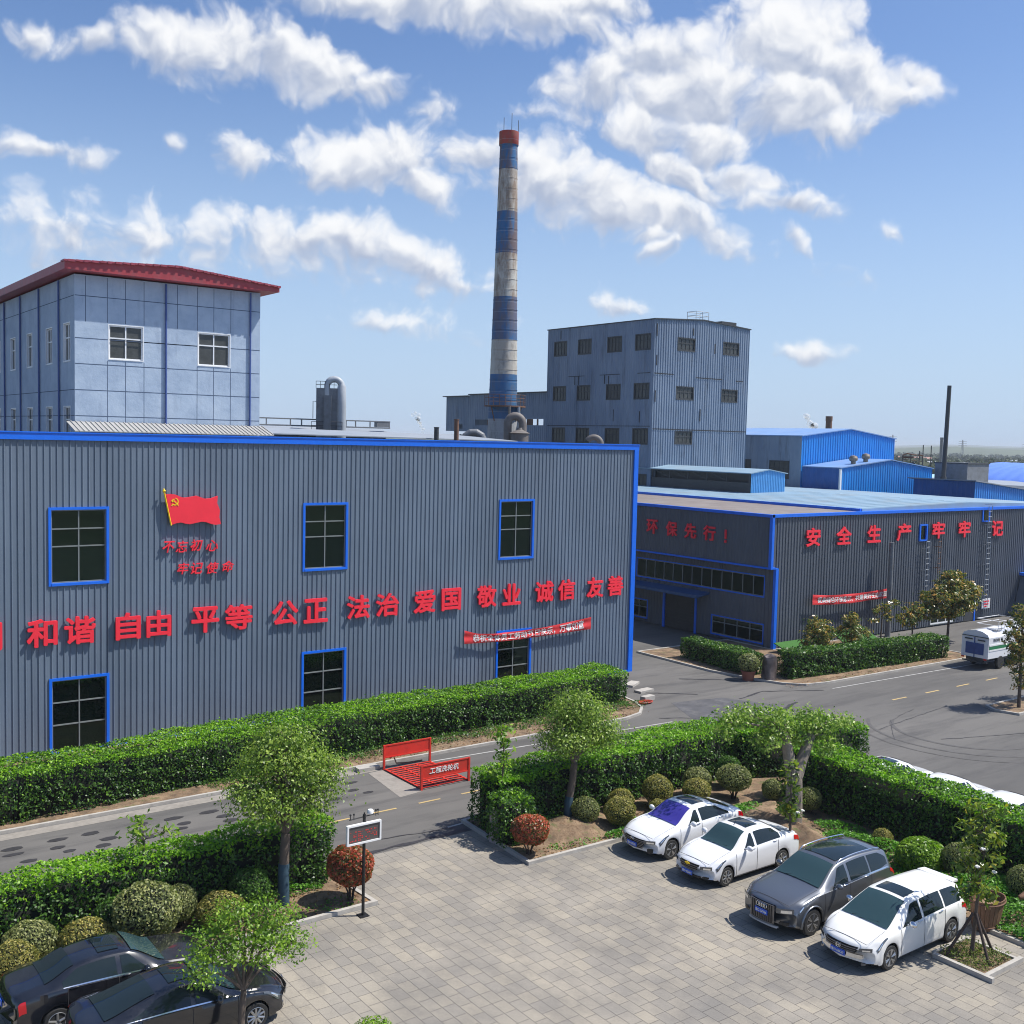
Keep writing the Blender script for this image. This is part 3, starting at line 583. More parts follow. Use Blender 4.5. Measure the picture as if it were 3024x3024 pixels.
mb = MB(); ribwall(mb, (55.62, 0), UY, NX, 46.5, 70, 5.56, 8.86, .26, .09, .035); mb.box(55.66, 56.2, 46.44, 70, 5.50, 8.86); obj('fascia', mb, MAT['wall_dark'], cw)
mb = MB(); mb.fbox(OB, UX, NY, 55.50, 95, -.2, .12, 8.86, 9.06); mb.box(55.46, 55.74, 46.28, 70, 8.862, 9.058)
mb.box(55.50, 55.72, 46.26, 46.50, 5.55, 8.86); mb.box(55.48, 56.0, 46.24, 46.46, 5.44, 5.55); mb.box(55.52, 55.70, 46.46, 70, 5.43, 5.55); mb.box(56.0, 56.26, 46.24, 46.46, .0, 5.49)
obj('corner_trim', mb, MAT['blue_trim'], cw)
mb = MB(); mb.hexa(((55.7, 46.6, 8.8), (65.6, 46.6, 8.98), (65.6, 80, 8.98), (55.7, 80, 8.8), (55.7, 46.6, 8.95), (65.6, 46.6, 9.04), (65.6, 80, 9.04), (55.7, 80, 8.95))); obj('front_roof', mb, MAT['brown_roof'], cw)
mb = MB(); mb.hexa(((65.5, 46.6, 8.8), (79.3, 46.6, 8.8), (79.3, 80, 8.8), (65.5, 80, 8.8), (65.5, 46.6, 9.22), (79.3, 46.6, 9.48), (79.3, 80, 9.50), (65.5, 80, 9.24)), 0)
mb.hexa(((79.3, 46.6, 8.8), (95, 46.6, 8.8), (95, 80, 8.8), (79.3, 80, 8.8), (79.3, 46.6, 9.48), (95, 46.6, 9.08), (95, 80, 9.1), (79.3, 80, 9.50)), 0)
mb.box(65.30, 65.5, 46.65, 80, 9.045, 9.24, 1)
rb = MB()
for k in range(34): y = 46.8+k*1.0; rb.hexa(((65.5, y, 9.2), (79.3, y, 9.46), (79.3, y+.06, 9.46), (65.5, y+.06, 9.2), (65.5, y, 9.25), (79.3, y, 9.51), (79.3, y+.06, 9.51), (65.5, y+.06, 9.25)))
mb.add(rb.v, rb.f, 0); obj('main_roof', mb, [MAT['blue_roof'], MAT['blue_trim']], cw)
window(cw, OL, UY, NX, 47.36, 59.7, 3.48, 4.82, [k/13 for k in range(1, 13)], (), MAT['blue_trim'], MAT['mull'], MAT['glass'], .08, .04, .06, .05)
window(cw, OL, UY, NX, 47.32, 51.92, .32, 1.56, (.25, .5, .75), (.68,), MAT['blue_trim'], MAT['mull'], MAT['glass'], .08, .04, .06, .06)
window(cw, OL, UY, NX, 58.5, 61.2, .4, 1.7, (.33, .66), (.6,), MAT['blue_trim'], MAT['mull'], MAT['glass'], .08, .04, .06, .06)
window(cw, OB, UX, NY, 74.35, 77.55, .2, 1.85, (.33, .66), (.6,), MAT['mull'], MAT['pvc'], MAT['glass'], .06, .03, .06, .08)
mb = MB(); mb.fbox(OB, UX, NY, 78.95, 80.35, -.06, .0, .05, 2.25); mb.fbox(OB, UX, NY, 80.35, 80.5, -.05, .05, 0, 2.3, 1); obj('side_door', mb, [MAT['darkgrey'], MAT['blue_trim']], cw)
mb = MB()
for k in range(22): z = .05+k*.114; mb.fbox(OL, UY, NX, 53.62, 56.62, -.10, -.03-.02*(k % 2), z, z+.111)
rd = obj('roller_door', mb, MAT['darkgrey'], cw); mb = MB(); mb.fbox(OL, UY, NX, 53.42, 53.6, -.05, .06, 0, 2.6); mb.fbox(OL, UY, NX, 56.64, 56.82, -.05, .06, 0, 2.6); mb.fbox(OL, UY, NX, 53.6, 56.64, -.05, .055, 2.55, 2.65); obj('door_frame', mb, MAT['blue_trim'], rd)
mb = MB(); mb.hexa(((56.15, 52.2, 3.0), (54.9, 52.2, 2.82), (54.9, 59.6, 2.82), (56.15, 59.6, 3.0), (56.15, 52.2, 3.16), (54.9, 52.2, 2.95), (54.9, 59.6, 2.95), (56.15, 59.6, 3.16))); mb.box(54.86, 54.9, 52.15, 59.65, 2.78, 2.99); obj('canopy', mb, MAT['canopy'], cw)
# hatches and ladders on the long wall
for (a, b, z0, z1), x0 in ((hatches[0], 72.35), ((80.95, 81.75, 8.0, 8.84), 81.0)):
    mb = MB(); mb.fbox(OB, UX, NY, a-.14, a, -.02, .10, z0-.1, z1+.1); mb.fbox(OB, UX, NY, b, b+.14, -.02, .10, z0-.1, z1+.1); mb.fbox(OB, UX, NY, a, b, -.02, .10, z1, z1+.1); mb.fbox(OB, UX, NY, a, b, -.02, .12, z0-.1, z0)
    h = obj('roof_hatch', mb, MAT['blue_trim'], cw); mb = MB(); mb.fbox(OB, UX, NY, a, b, -.08, -.03 if z0 < 7.5 else .052, z0, z1); obj('pane', mb, MAT['glass'], h)
def ladder(x, z0, z1, label, w=.42, mat='lightgrey'):
    t = thing('wall_ladder', label, 'ladder', (x, 46.0, z0), 'ladders on the corner workshop wall'); mb = MB()
    for s in (-1, 1): mb.tube([(x+s*w/2, 46.02, z0), (x+s*w/2, 46.02, z1)], .026, 6)
    for k in range(int((z1-z0)/1.6)+1):
        for s in (-1, 1): mb.tube([(x+s*w/2, 46.36, z0+.4+k*1.6), (x+s*w/2, 46.02, z0+.4+k*1.6)], .02, 5)
    obj('rail', mb, MAT[mat], t); mb = MB(); z = z0+.3
    while z < z1-.1: mb.tube([(x-w/2, 46.02, z), (x+w/2, 46.02, z)], .022, 5); z += .42
    obj('rungs', mb, MAT[mat], t)
ladder(73.0, .9, 6.8, 'pale steel ladder below the small blue hatch between the wall characters')
ladder(81.4, .9, 9.2, 'pale steel ladder rising to the eave in front of the last wall character', .5)
ladder(74.55, 4.2, 6.7, 'short rusty ladder beside the ladder under the small blue hatch', .35, 'rust')
for ch, y in zip('环保先行', (57.56, 55.54, 53.66, 51.84)):
    sign_char(ch, (55.54, y, 7.39), (0, -1, 0), ZU, 1.12, 1.06, 'red character %s on the shaded fascia above the window strip' % ch, 'red characters on the shaded fascia')
sign_char('！', (55.54, 50.34, 7.29), (0, -1, 0), ZU, .16, .92, 'red exclamation mark at the end of the shaded fascia sign', 'red characters on the shaded fascia')
for ch, a, b in zip('安全生产牢', (58.93, 62.21, 65.72, 69.25, 73.74), (60.5, 63.92, 67.36, 71.08, 75.5)):
    sign_char(ch, ((a+b)/2, 46.26, 7.44), XR, ZU, b-a-.08, 1.26, 'red character %s on the sunlit dark wall of the corner workshop' % ch if ch != '牢' else 'first red character 牢, just past the small blue hatch on the dark wall', 'red characters on the long dark wall')
sign_char('牢', (78.18, 46.26, 7.42), XR, ZU, 1.66, 1.28, 'second red character 牢, before the tall ladder on the dark wall', 'red characters on the long dark wall')
sign_char('记', (82.98, 46.26, 7.34), XR, ZU, 1.68, 1.24, 'red character 记 partly behind the tall ladder on the dark wall', 'red characters on the long dark wall')
banner('creased red cloth banner with white characters above the young trees of the corner workshop',
       [(59.53, 3.56), (61.04, 3.42), (62.49, 3.36), (64.27, 3.33), (66.1, 3.36), (68.45, 3.46)], [(59.58, 2.87), (61.37, 2.74), (63.72, 2.68), (66.15, 2.74), (68.48, 2.75)], 45.95, '提高绿色环保意识，共建美好生态家园')
mb = MB(); mb.tube([(67.75, 45.6, 0), (67.75, 45.6, 6.85)], [.20, .17], 12); obj('utility_pole', mb, MAT['midgrey'], None, (67.75, 45.6, 0), label='plain grey pole standing against the long dark wall behind the banner', cat='pole', smooth=60)
t = thing('warning_sign', 'small white square sign with red marks low on the dark wall by the tall ladder', 'sign', (81.5, 46.1, .6)); mb = MB(); mb.box(81.0, 82.2, 46.10, 46.14, .95, 1.75); obj('panel', mb, MAT['white'], t)
mb = MB(); mb.box(81.2, 82.0, 46.085, 46.10, 1.48, 1.58); mb.box(81.2, 81.95, 46.085, 46.10, 1.25, 1.36); mb.box(81.3, 81.7, 46.085, 46.10, 1.08, 1.15); obj('red_mark', mb, MAT['red'], t)
# dark side shelter at the picture's right edge
t = thing('side_shelter', 'dark lean-to shelter with a blue roof edge against the far end of the dark wall', 'shelter', (88.5, 44.6, 0))
mb = MB(); mb.hexa(((87.2, 43.6, .1), (90, 43.6, .1), (90, 46.3, .1), (86.2, 46.3, .1), (87.9, 43.6, 3.3), (90, 43.6, 3.3), (90, 46.3, 3.3), (87.1, 46.3, 3.3))); obj('wall', mb, MAT['wall_dark'], t); mb = MB(); mb.box(86.9, 90.2, 43.4, 46.32, 3.3, 3.52); obj('roof_edge', mb, MAT['blue_trim'], t)
# louvred roof lantern
t = thing('roof_lantern', 'long louvred roof lantern with a pale blue gable end on the corner workshop roof', 'roof lantern', (72.6, 63.3, 9.3))
mb = MB(); k = 63.25/58
x0 = 66.72*k; x1 = 70.86*k; zb = 9.3; ze = 11.06; za = 11.38
mb.poly([(x0, 63.25, zb), (x1, 63.25, zb), (x1, 63.25, ze), ((x0+x1)/2, 63.25, za), (x0, 63.25, ze)]); g = MB(); g.add(mb.v, mb.f)
ribwall(g, (0, 63.23), UX, NY, x0, x1, zb, lambda s: ze+(za-ze)*(1-abs(s-(x0+x1)/2)/((x1-x0)/2)), .22, .09, .04); obj('gable_wall', g, pm('pale_blue_cladding', (.10, .34, .66), .5, 0, .1), t)
mb = MB(); mb.box(x0+.02, x0+.1, 63.3, 90, zb, 10.25); mb.box(x0-.03, x0+.12, 63.3, 63.5, 10.25, ze); mb.box(x0+.6, x0+.7, 64, 90, zb, 10.9)
for y in np.arange(66, 90, 2.4): mb.box(x0, x0+.1, y, y+.12, 10.25, ze); mb.tube([(x0+.05, y, 10.3), (x0+.05, y+2.3, ze-.05)], .04, 5)
mb.box(x0-.04, x0+.12, 63.3, 90, 10.92, ze); obj('louvre', mb, MAT['darkgrey'], t)
mb = MB(); o_ = .25
mb.hexa(((x0-o_, 63.1, ze-.02), ((x0+x1)/2, 63.1, za), ((x0+x1)/2, 90, za), (x0-o_, 90, ze-.02), (x0-o_, 63.1, ze+.06), ((x0+x1)/2, 63.1, za+.08), ((x0+x1)/2, 90, za+.08), (x0-o_, 90, ze+.06)))
mb.hexa((((x0+x1)/2, 63.1, za), (x1+o_, 63.1, ze-.02), (x1+o_, 90, ze-.02), ((x0+x1)/2, 90, za), ((x0+x1)/2, 63.1, za+.08), (x1+o_, 63.1, ze+.06), (x1+o_, 90, ze+.06), ((x0+x1)/2, 90, za+.08))); obj('roof', mb, MAT['blue_roof'], t)

# ================================================================== PALE BLUE BUILDING WITH A RED ROOF
bb = thing('blue_building', 'pale blue rendered block with a dark red roof behind the grey workshop', 'building', (15.4, 60.06, 0))
def plaster():
    m, N, L, B = nmat('blue_render')
    g = N.new('ShaderNodeNewGeometry'); a = noise_n(N, L, .7, 6, .65); c = ramp(N, L, a, ((.3, (.29, .37, .48)), (.55, (.375, .46, .565)), (.75, (.43, .51, .60))))
    d = noise_n(N, L, 1.4, 7, .7, (2.0, 2.0, .35)); f = ramp(N, L, d, ((.55, (0, 0, 0)), (.75, (.5, .5, .5)))); c = mixn(N, L, f, c, (.22, .27, .36))
    L.new(c, B.inputs['Base Color']); B.inputs['Roughness'].default_value = .8; bn = noise_n(N, L, 3.0, 6, .65); bp = N.new('ShaderNodeBump'); bp.inputs['Strength'].default_value = .35; bp.inputs['Distance'].default_value = .06; L.new(bn, bp.inputs['Height']); L.new(bp.outputs[0], B.inputs['Normal']); return m
MAT['render'] = plaster(); MAT['groove'] = pm('dark_blue_groove', (.06, .09, .15), .8, 0, .1); MAT['downpipe'] = pm('blue_downpipe', (.045, .085, .26), .5, 0, .05)
XB, YB = 15.4, 60.06; OR = (0, YB); OLB = (XB, 0)
def flatwall(mb, o, U, Nn, s0, s1, z0, z1, openings, m=0):
    xs = sorted({s0, s1, *[x for a, b, _, _ in openings for x in (a, b)]})
    def P(s, z): return (o[0]+U[0]*s, o[1]+U[1]*s, z)
    for a, b in zip(xs, xs[1:]):
        z = z0
        for oa, ob, za, zb in sorted([q_ for q_ in openings if q_[0] < (a+b)/2 < q_[1]], key=lambda t: t[2])+[(0, 0, z1, z1)]:
            if za > z: mb.quad(P(a, z), P(b, z), P(b, za), P(a, za), m)
            z = max(z, zb)
rw = [(17.14, 19.02, 17.36, 19.26), (22.06, 23.99, 17.32, 19.22)]
lw = [(60.92, 62.35, 17.21, 19.31), (64.75, 66.22, 17.21, 19.28), (69.48, 70.95, 17.21, 19.28), (74.0, 75.45, 17.21, 19.28), (78.5, 80, 17.21, 19.28)]
lw2 = [(a, b, 12.9, 14.82) for a, b, _, _ in lw]
mb = MB(); flatwall(mb, OR, UX, NY, XB, 25.8, 0, 21.75, rw); flatwall(mb, OLB, UY, NX, YB, 92, 0, 21.75, lw+lw2); mb.quad((25.8, YB, 0), (25.8, 92, 0), (25.8, 92, 21.75), (25.8, YB, 21.75)); mb.quad((XB, 92, 0), (25.8, 92, 0), (25.8, 92, 21.75), (XB, 92, 21.75)); obj('wall', mb, MAT['render'], bb)
gr = MB()
for z in (20.65, 18.42, 17.06, 15.68, 14.3):
    segs = [(XB+.02, 25.78)]
    for a, b, za, zb in rw:
        if za < z < zb: segs = [s for p, q_ in segs for s in ((p, a), (b, q_)) if s[1] > s[0]]
    for p, q_ in segs: gr.fbox(OR, UX, NY, p, q_, -.02, .006, z-.02, z+.02)
    gr.fbox(OLB, UY, NX, YB+.05, 92, -.02, .006, z-.02, z+.02) if z > 19.4 or z < 17 else None
for x, lo in ((15.96, 19.3), (17.09, 12), (18.05, 12), (19.05, 12), (20.9, 19.3), (22.04, 12), (23.0, 12), (24.01, 12)):
    for a, b, za, zb in rw:
        if a-.1 < x < b+.1: gr.fbox(OR, UX, NY, x-.015, x+.015, -.02, .005, zb+.06, 21.7); gr.fbox(OR, UX, NY, x-.015, x+.015, -.02, .005, lo, za-.06); break
    else: gr.fbox(OR, UX, NY, x-.015, x+.015, -.02, .005, lo, 21.7)
obj('panel_groove', gr, MAT['groove'], bb)
for o, U, Nn, ps in ((OR, UX, NY, (20.24, 25.17)), (OLB, UY, NX, (63.06, 67.61, 72.38, 76.93))):
    for s in ps: mb = MB(); p = (o[0]+U[0]*s+Nn[0]*.08, o[1]+U[1]*s+Nn[1]*.08); mb.tube([(*p, 10), (*p, 21.7)], .055, 8); obj('downpipe', mb, MAT['downpipe'], bb, smooth=60)
for a, b, z0, z1 in rw: window(bb, OR, UX, NY, a+.04, b-.04, z0+.04, z1-.04, (.5,), (.62,), MAT['pvc'], MAT['pvc'], MAT['glass_old'], .05, .012, .12, .07)
for a, b, z0, z1 in lw+lw2: window(bb, OLB, UY, NX, a+.04, b-.04, z0+.04, z1-.04, (.5,), (.62,), MAT['pvc'], MAT['pvc'], MAT['glass_old'], .05, .012, .14, .07)
MAT['redroof'] = pm('dark_red_roof', (.33, .035, .045), .5, 0, .15, 2, dirt=(.22, .10, .10), dsc=1.5, damt=.5)
x0, x1, y0, y1 = 14.70, 26.62, 59.22, 92.6; xm = 20.6
mb = MB(); mb.poly([(x0, y0, 21.86), (x1, y0, 21.80), (x1, y0, 22.10), (xm, y0, 22.62), (x0, y0, 22.30)]); mb.poly([(x0, y1, 21.86), (x0, y1, 22.30), (xm, y1, 22.62), (x1, y1, 22.10), (x1, y1, 21.8)])
mb.quad((x0, y0, 22.30), (xm, y0, 22.62), (xm, y1, 22.62), (x0, y1, 22.30)); mb.quad((xm, y0, 22.62), (x1, y0, 22.10), (x1, y1, 22.10), (xm, y1, 22.62)); mb.quad((x0, y0, 21.86), (x0, y0, 22.30), (x0, y1, 22.30), (x0, y1, 21.86)); mb.quad((x1, y0, 21.8), (x1, y1, 21.8), (x1, y1, 22.10), (x1, y0, 22.10)); mb.quad((x0, y0, 21.86), (x0, y1, 21.86), (x1, y1, 21.8), (x1, y0, 21.8)); obj('roof', mb, MAT['redroof'], bb)
mb = MB()
for k in range(60):
    x = x0-.05+k*.2; zt = (22.30+(22.62-22.30)*(x-x0)/(xm-x0)) if x < xm else 22.62-(22.62-22.10)*(x-xm)/(x1-xm)
    mb.box(x, x+.195, y0-.10-.04*(k % 2), y0+.6, zt-.05-.03*((k*7) % 3)/2, zt+.04)
obj('roof_sheet_edge', mb, pm('wine_red_sheet', (.30, .05, .075), .5, 0, .25, 3), bb)
mb = MB(); mb.tube([(17.4, 62, 22.4), (17.4, 62, 22.75)], .10, 10); mb.lathe([(.36, .32), (.34, .36), (.02, .5)], 14, c=(17.4, 62, 22.4)); obj('roof_vent', mb, MAT['midgrey'], bb)
# ribbed lean-to roof between the two
t = thing('lean_to_roof', 'light grey corrugated lean-to roof just above the grey workshop parapet', 'roof', (20, 59, 12)); mb = MB(); xx = 14.95
while xx < 25.8: mb.hexa(((xx, 58.3, 13.45), (xx+.2, 58.3, 13.45), (xx+.2, 60, 13.94), (xx, 60, 13.94), (xx, 58.3, 13.50), (xx+.2, 58.3, 13.50), (xx+.2, 60, 13.99), (xx, 60, 13.99))); mb.hexa(((xx+.2, 58.3, 13.46), (xx+.25, 58.3, 13.46), (xx+.25, 60, 13.95), (xx+.2, 60, 13.95), (xx+.2, 58.3, 13.545), (xx+.25, 58.3, 13.545), (xx+.25, 60, 14.035), (xx+.2, 60, 14.035))); xx += .25
obj('sheet', mb, pm('beige_grey_sheet', (.36, .355, .34), .6, 0, .1, 2), t); mb = MB(); mb.box(15.0, 25.7, 58.35, 59.9, 9, 13.3); obj('wall', mb, MAT['wall_grey'], t)

# ================================================================== TALL DARK BLOCK
tb = thing('tall_block', 'tall grimy blue-grey corrugated block with rows of small barred windows', 'building', (72.67, 75.79, 0))
def grimy(name, c0, c1, c2, rib=False):
    m, N, L, B = nmat(name); a = noise_n(N, L, .35, 6, .65, (1, 1, .5)); c = ramp(N, L, a, ((.3, c0), (.6, c1), (.8, c2)))
    d = noise_n(N, L, .8, 7, .7, (1.6, 1.6, .18)); f = ramp(N, L, d, ((.53, (0, 0, 0)), (.74, (.7, .7, .7)))); c = mixn(N, L, f, c, (.035, .042, .055)); L.new(c, B.inputs['Base Color']); B.inputs['Roughness'].default_value = .65; return m
MAT['tall'] = grimy('grimy_cladding', (.15, .20, .28), (.21, .265, .345), (.28, .325, .39))
XT, YT = 72.67, 75.79; OT = (0, YT); OTL = (XT, 0)
tw = [(75.75, 78.2, z0, z0+1.34) for z0 in (22.58, 17.82, 13.45, 9.0)]+[(82.15, 84.6, z0, z0+1.34) for z0 in (22.58, 17.82)]
tl = [(s, s+2.2, z0, z0+1.6) for s in (76.3, 80.4, 85.0, 89.0) for z0 in (22.5, 17.75, 13.35, 8.9)]
mb = MB(); ribwall(mb, OT, UX, NY, XT, 86.1, 0, lambda s: 25.40+.38*(1-abs(s-79.2)/6.9), .33, .15, .06, tw); ribwall(mb, OTL, UY, NX, YT, 92.3, 0, 25.40, .33, .15, .05, tl); mb.quad((86.1, YT, 0), (86.1, 92.3, 0), (86.1, 92.3, 25.4), (86.1, YT, 25.4)); mb.quad((XT, 92.3, 0), (86.1, 92.3, 0), (86.1, 92.3, 25.4), (XT, 92.3, 25.4)); obj('wall', mb, MAT['tall'], tb)
mb = MB(); mb.hexa(((XT-.1, YT-.15, 25.38), (79.2, YT-.15, 25.78), (79.2, 92.4, 25.78), (XT-.1, 92.4, 25.38), (XT-.1, YT-.15, 25.48), (79.2, YT-.15, 25.88), (79.2, 92.4, 25.88), (XT-.1, 92.4, 25.48))); mb.hexa(((79.2, YT-.15, 25.78), (86.2, YT-.15, 25.38), (86.2, 92.4, 25.38), (79.2, 92.4, 25.78), (79.2, YT-.15, 25.88), (86.2, YT-.15, 25.48), (86.2, 92.4, 25.48), (79.2, 92.4, 25.88))); obj('roof', mb, MAT['darkgrey'], tb)
for a, b, z0, z1 in tw: window(tb, OT, UX, NY, a+.1, b-.1, z0+.1, z1-.1, (.25, .5, .75), (.6,), MAT['darkgrey'], MAT['darkgrey'], MAT['glass_old'], .10, .03, .10, .08)
for a, b, z0, z1 in tl: window(tb, OTL, UY, NX, a+.1, b-.1, z0+.1, z1-.1, (.25, .5, .75), (.6,), MAT['darkgrey'], MAT['darkgrey'], MAT['glass_old'], .10, .03, .10, .08)
MAT['soot'] = pm('soot_black', (.018, .02, .025), .8, 0, .2)
def seam(*a): k = MB(); k.fbox(*a); obj('sheet_seam', k, MAT['soot'], tb)
for x0, x1, z in ((72.7, 75.3, 20.25), (78.4, 82.2, 20.1), (84.2, 85.3, 20.05), (72.7, 86, 14.9)): seam(OT, UX, NY, x0, x1, .06, .075, z-.04, z+.04)
for y0, y1, z in ((76.2, 78.0, 20.3), (80.5, 83.6, 20.3), (86.0, 88.6, 20.3), (76, 92, 15.15)): seam(OTL, UY, NX, y0, y1, .05, .062, z-.03, z+.03)
for x, z0, z1 in ((77.8, 24.2, 24.9), (80.9, 22.6, 23.6), (79.1, 15.8, 17.0), (72.85, 17.5, 18.6), (72.85, 23.8, 25), (72.9, 21, 22)): seam(OT, UX, NY, x, x+.13, .06, .07, z0, z1)
for y, z0, z1 in ((77.5, 15.5, 16.6), (81.3, 15.6, 16.8), (86.9, 19.4, 20.3), (87.5, 19.4, 20.3), (82.2, 19.3, 20.2), (82.8, 19.4, 20.3), (90, 24.3, 25.2)): seam(OTL, UY, NX, y, y+.10, .05, .06, z0, z1)
mb = MB(); hx0, hx1, hy0, hy1 = 78.6, 80.4, YT+.4, YT+1.6
for x, y in ((hx0, hy0), (hx1, hy0), (hx0, hy1), (hx1, hy1), ((hx0+hx1)/2, hy0)): mb.tube([(x, y, 25.8), (x, y, 26.7)], .03, 5)
for z in (26.3, 26.7): mb.tube([(hx0, hy0, z), (hx1, hy0, z), (hx1, hy1, z), (hx0, hy1, z), (hx0, hy0, z)], .028, 5)
obj('hatch_rail', mb, MAT['lightgrey'], tb); mb = MB(); mb.box(82.2, 84.4, YT+.3, YT+2, 25.6, 26.0); obj('roof_box', mb, MAT['darkgrey'], tb)
# lower shed joined behind the chimney
t = thing('low_annexe', 'low blue-grey corrugated shed between the chimney and the tall block', 'building', (80.7, 110, 0)); mb = MB()
an = [(114.6, 117.6, 15.3, 16.05), (103, 106.4, 15.35, 16.1), (120.6, 121.8, 14.8, 15.4)]
ribwall(mb, (80.67, 0), UY, NX, 96, 119, 0, 19.3, .4, .15, .05, an); ribwall(mb, (80.72, 0), UY, NX, 119, 124.7, 14.5, 19.12, .4, .15, .05, an); mb.quad((80.67, 96, 0), (92, 96, 0), (92, 96, 19.3), (80.67, 96, 19.3)); mb.quad((80.72, 124.7, 14.5), (92, 124.7, 14.5), (92, 124.7, 19.1), (80.72, 124.7, 19.1)); mb.box(81.2, 92, 97, 119, 0, 14.9); obj('wall', mb, MAT['tall'], t)
mb = MB(); mb.box(80.4, 92.2, 95.8, 119, 19.3, 19.42); mb.box(80.4, 92.2, 119.0, 125.2, 19.12, 19.24); obj('roof', mb, MAT['darkgrey'], t)
mb = MB(); mb.box(80.9, 80.95, 114.4, 115.1, 15.2, 16.0); mb.box(80.9, 80.95, 104.3, 104.6, 15.2, 16.1); mb.box(80.9, 80.95, 105.4, 106.6, 15.2, 16.1); obj('opening_frame', mb, MAT['rust'], t)

# ================================================================== CHIMNEY
ch = thing('striped_chimney', 'tall tapering chimney with worn blue and white bands and a red cap', 'chimney', (65.7, 90.7, 0))
def chim():
    m, N, L, B = nmat('banded_chimney_paint'); g = N.new('ShaderNodeNewGeometry'); sx = N.new('ShaderNodeSeparateXYZ'); L.new(g.outputs['Position'], sx.inputs[0])
    mr = N.new('ShaderNodeMapRange'); L.new(sx.outputs[2], mr.inputs[0]); mr.inputs[1].default_value = 0; mr.inputs[2].default_value = 45
    r = N.new('ShaderNodeValToRGB'); r.color_ramp.interpolation = 'CONSTANT'; cr = r.color_ramp; BL, WH, GY = (.024, .125, .29), (.50, .48, .43), (.34, .36, .38)
    st = [(0, GY), (15.6/45, BL), (20.1/45, WH), (23.6/45, BL), (28.05/45, WH), (32.35/45, BL), (36.6/45, WH), (40.8/45, BL), (43.3/45, (.36, .045, .035))]
    while len(cr.elements) < len(st): cr.elements.new(.5)
    for e, (p, c) in zip(cr.elements, st): e.position = p; e.color = c4(c)
    L.new(mr.outputs[0], r.inputs[0]); c = r.outputs[0]
    n1 = noise_n(N, L, .55, 7, .7, (1.2, 1.2, .32)); low = N.new('ShaderNodeMapRange'); L.new(sx.outputs[2], low.inputs[0]); low.inputs[1].default_value = 19; low.inputs[2].default_value = 30; low.inputs[3].default_value = .15; low.inputs[4].default_value = .72
    f = ramp(N, L, n1, ((.43, (0, 0, 0)), (.56, (1, 1, 1)))); ff = mixn(N, L, 1.0, f, low.outputs[0], 'MULTIPLY'); c = mixn(N, L, ff, c, (.17, .085, .035))
    n2 = noise_n(N, L, 1.7, 6, .7, (1, 1, .4)); f2 = ramp(N, L, n2, ((.5, (0, 0, 0)), (.75, (.7, .7, .7)))); c = mixn(N, L, f2, c, (.12, .12, .115))
    w = N.new('ShaderNodeMath'); w.operation = 'FRACT'; k = N.new('ShaderNodeMath'); k.operation = 'MULTIPLY'; L.new(sx.outputs[2], k.inputs[0]); k.inputs[1].default_value = 1/1.02; L.new(k.outputs[0], w.inputs[0])
    ln = N.new('ShaderNodeMath'); ln.operation = 'LESS_THAN'; L.new(w.outputs[0], ln.inputs[0]); ln.inputs[1].default_value = .06; lm = N.new('ShaderNodeMath'); lm.operation = 'MULTIPLY'; L.new(ln.outputs[0], lm.inputs[0]); lm.inputs[1].default_value = .25
    c = mixn(N, L, lm.outputs[0], c, (.40, .42, .45)); L.new(c, B.inputs['Base Color']); B.inputs['Roughness'].default_value = .75; return m
MAT['chim'] = chim(); CC = (65.7, 90.75)
mb = MB(); mb.lathe([(1.68, 0), (1.60, 9), (1.545, 14), (1.40, 20.1), (1.22, 28), (1.05, 36.6), (.90, 43.3), (1.0, 43.42), (1.0, 44.75), (.80, 44.76), (.78, 43.5)], 40, c=(*CC, 0)); obj('shaft', mb, MAT['chim'], ch, smooth=40)
mb = MB()
for z in np.arange(16.6, 43, 1.02): mb.lathe([(1.545-(z-14)*.0222+.012, z-.035), (1.545-(z-14)*.0222+.03, z), (1.545-(z-14)*.0222+.012, z+.035)], 40, c=(*CC, 0), capped=False)
obj('steel_band', mb, MAT['chim'], ch, smooth=60)
for a in (200, 250, 330): mb = MB(); p = (CC[0]+.95*math.cos(math.radians(a)), CC[1]+.95*math.sin(math.radians(a))); mb.tube([(*p, 43.6), (*p, 46.4-.4*(a != 250))], .03, 5); obj('lightning_rod', mb, MAT['darkgrey'], ch)
mb = MB(); rows = [[(CC[0]+r*math.cos(math.radians(a)), CC[1]+r*math.sin(math.radians(a)), z) for a in range(180, 332, 6)] for r, z in ((1.5, 17.0), (2.35, 17.0), (2.35, 16.85), (1.5, 16.85), (1.5, 17.0))]; mb.grid(rows)
for a in range(180, 332, 15): p = (CC[0]+2.3*math.cos(math.radians(a)), CC[1]+2.3*math.sin(math.radians(a))); mb.tube([(*p, 17), (*p, 18.1)], .03, 5)
for z in (17.4, 17.75, 18.1): mb.tube([(CC[0]+2.3*math.cos(math.radians(a)), CC[1]+2.3*math.sin(math.radians(a)), z) for a in range(180, 332, 8)], .028, 5)
for a in (200, 300): p = (CC[0]+2.1*math.cos(math.radians(a)), CC[1]+2.1*math.sin(math.radians(a))); mb.tube([(*p, 16.85), (CC[0]+1.5*math.cos(math.radians(a)), CC[1]+1.5*math.sin(math.radians(a)), 15.4)], .06, 5)
obj('platform', mb, MAT['rust'], ch)
for x, y, m_ in ((64.9, 88.5, 'rustgrey'), (66.0, 88.35, 'lightgrey')): mb = MB(); mb.tube([(x, y, 8), (x, y, 16.9)], .13, 8); obj('support_post', mb, MAT[m_], ch)

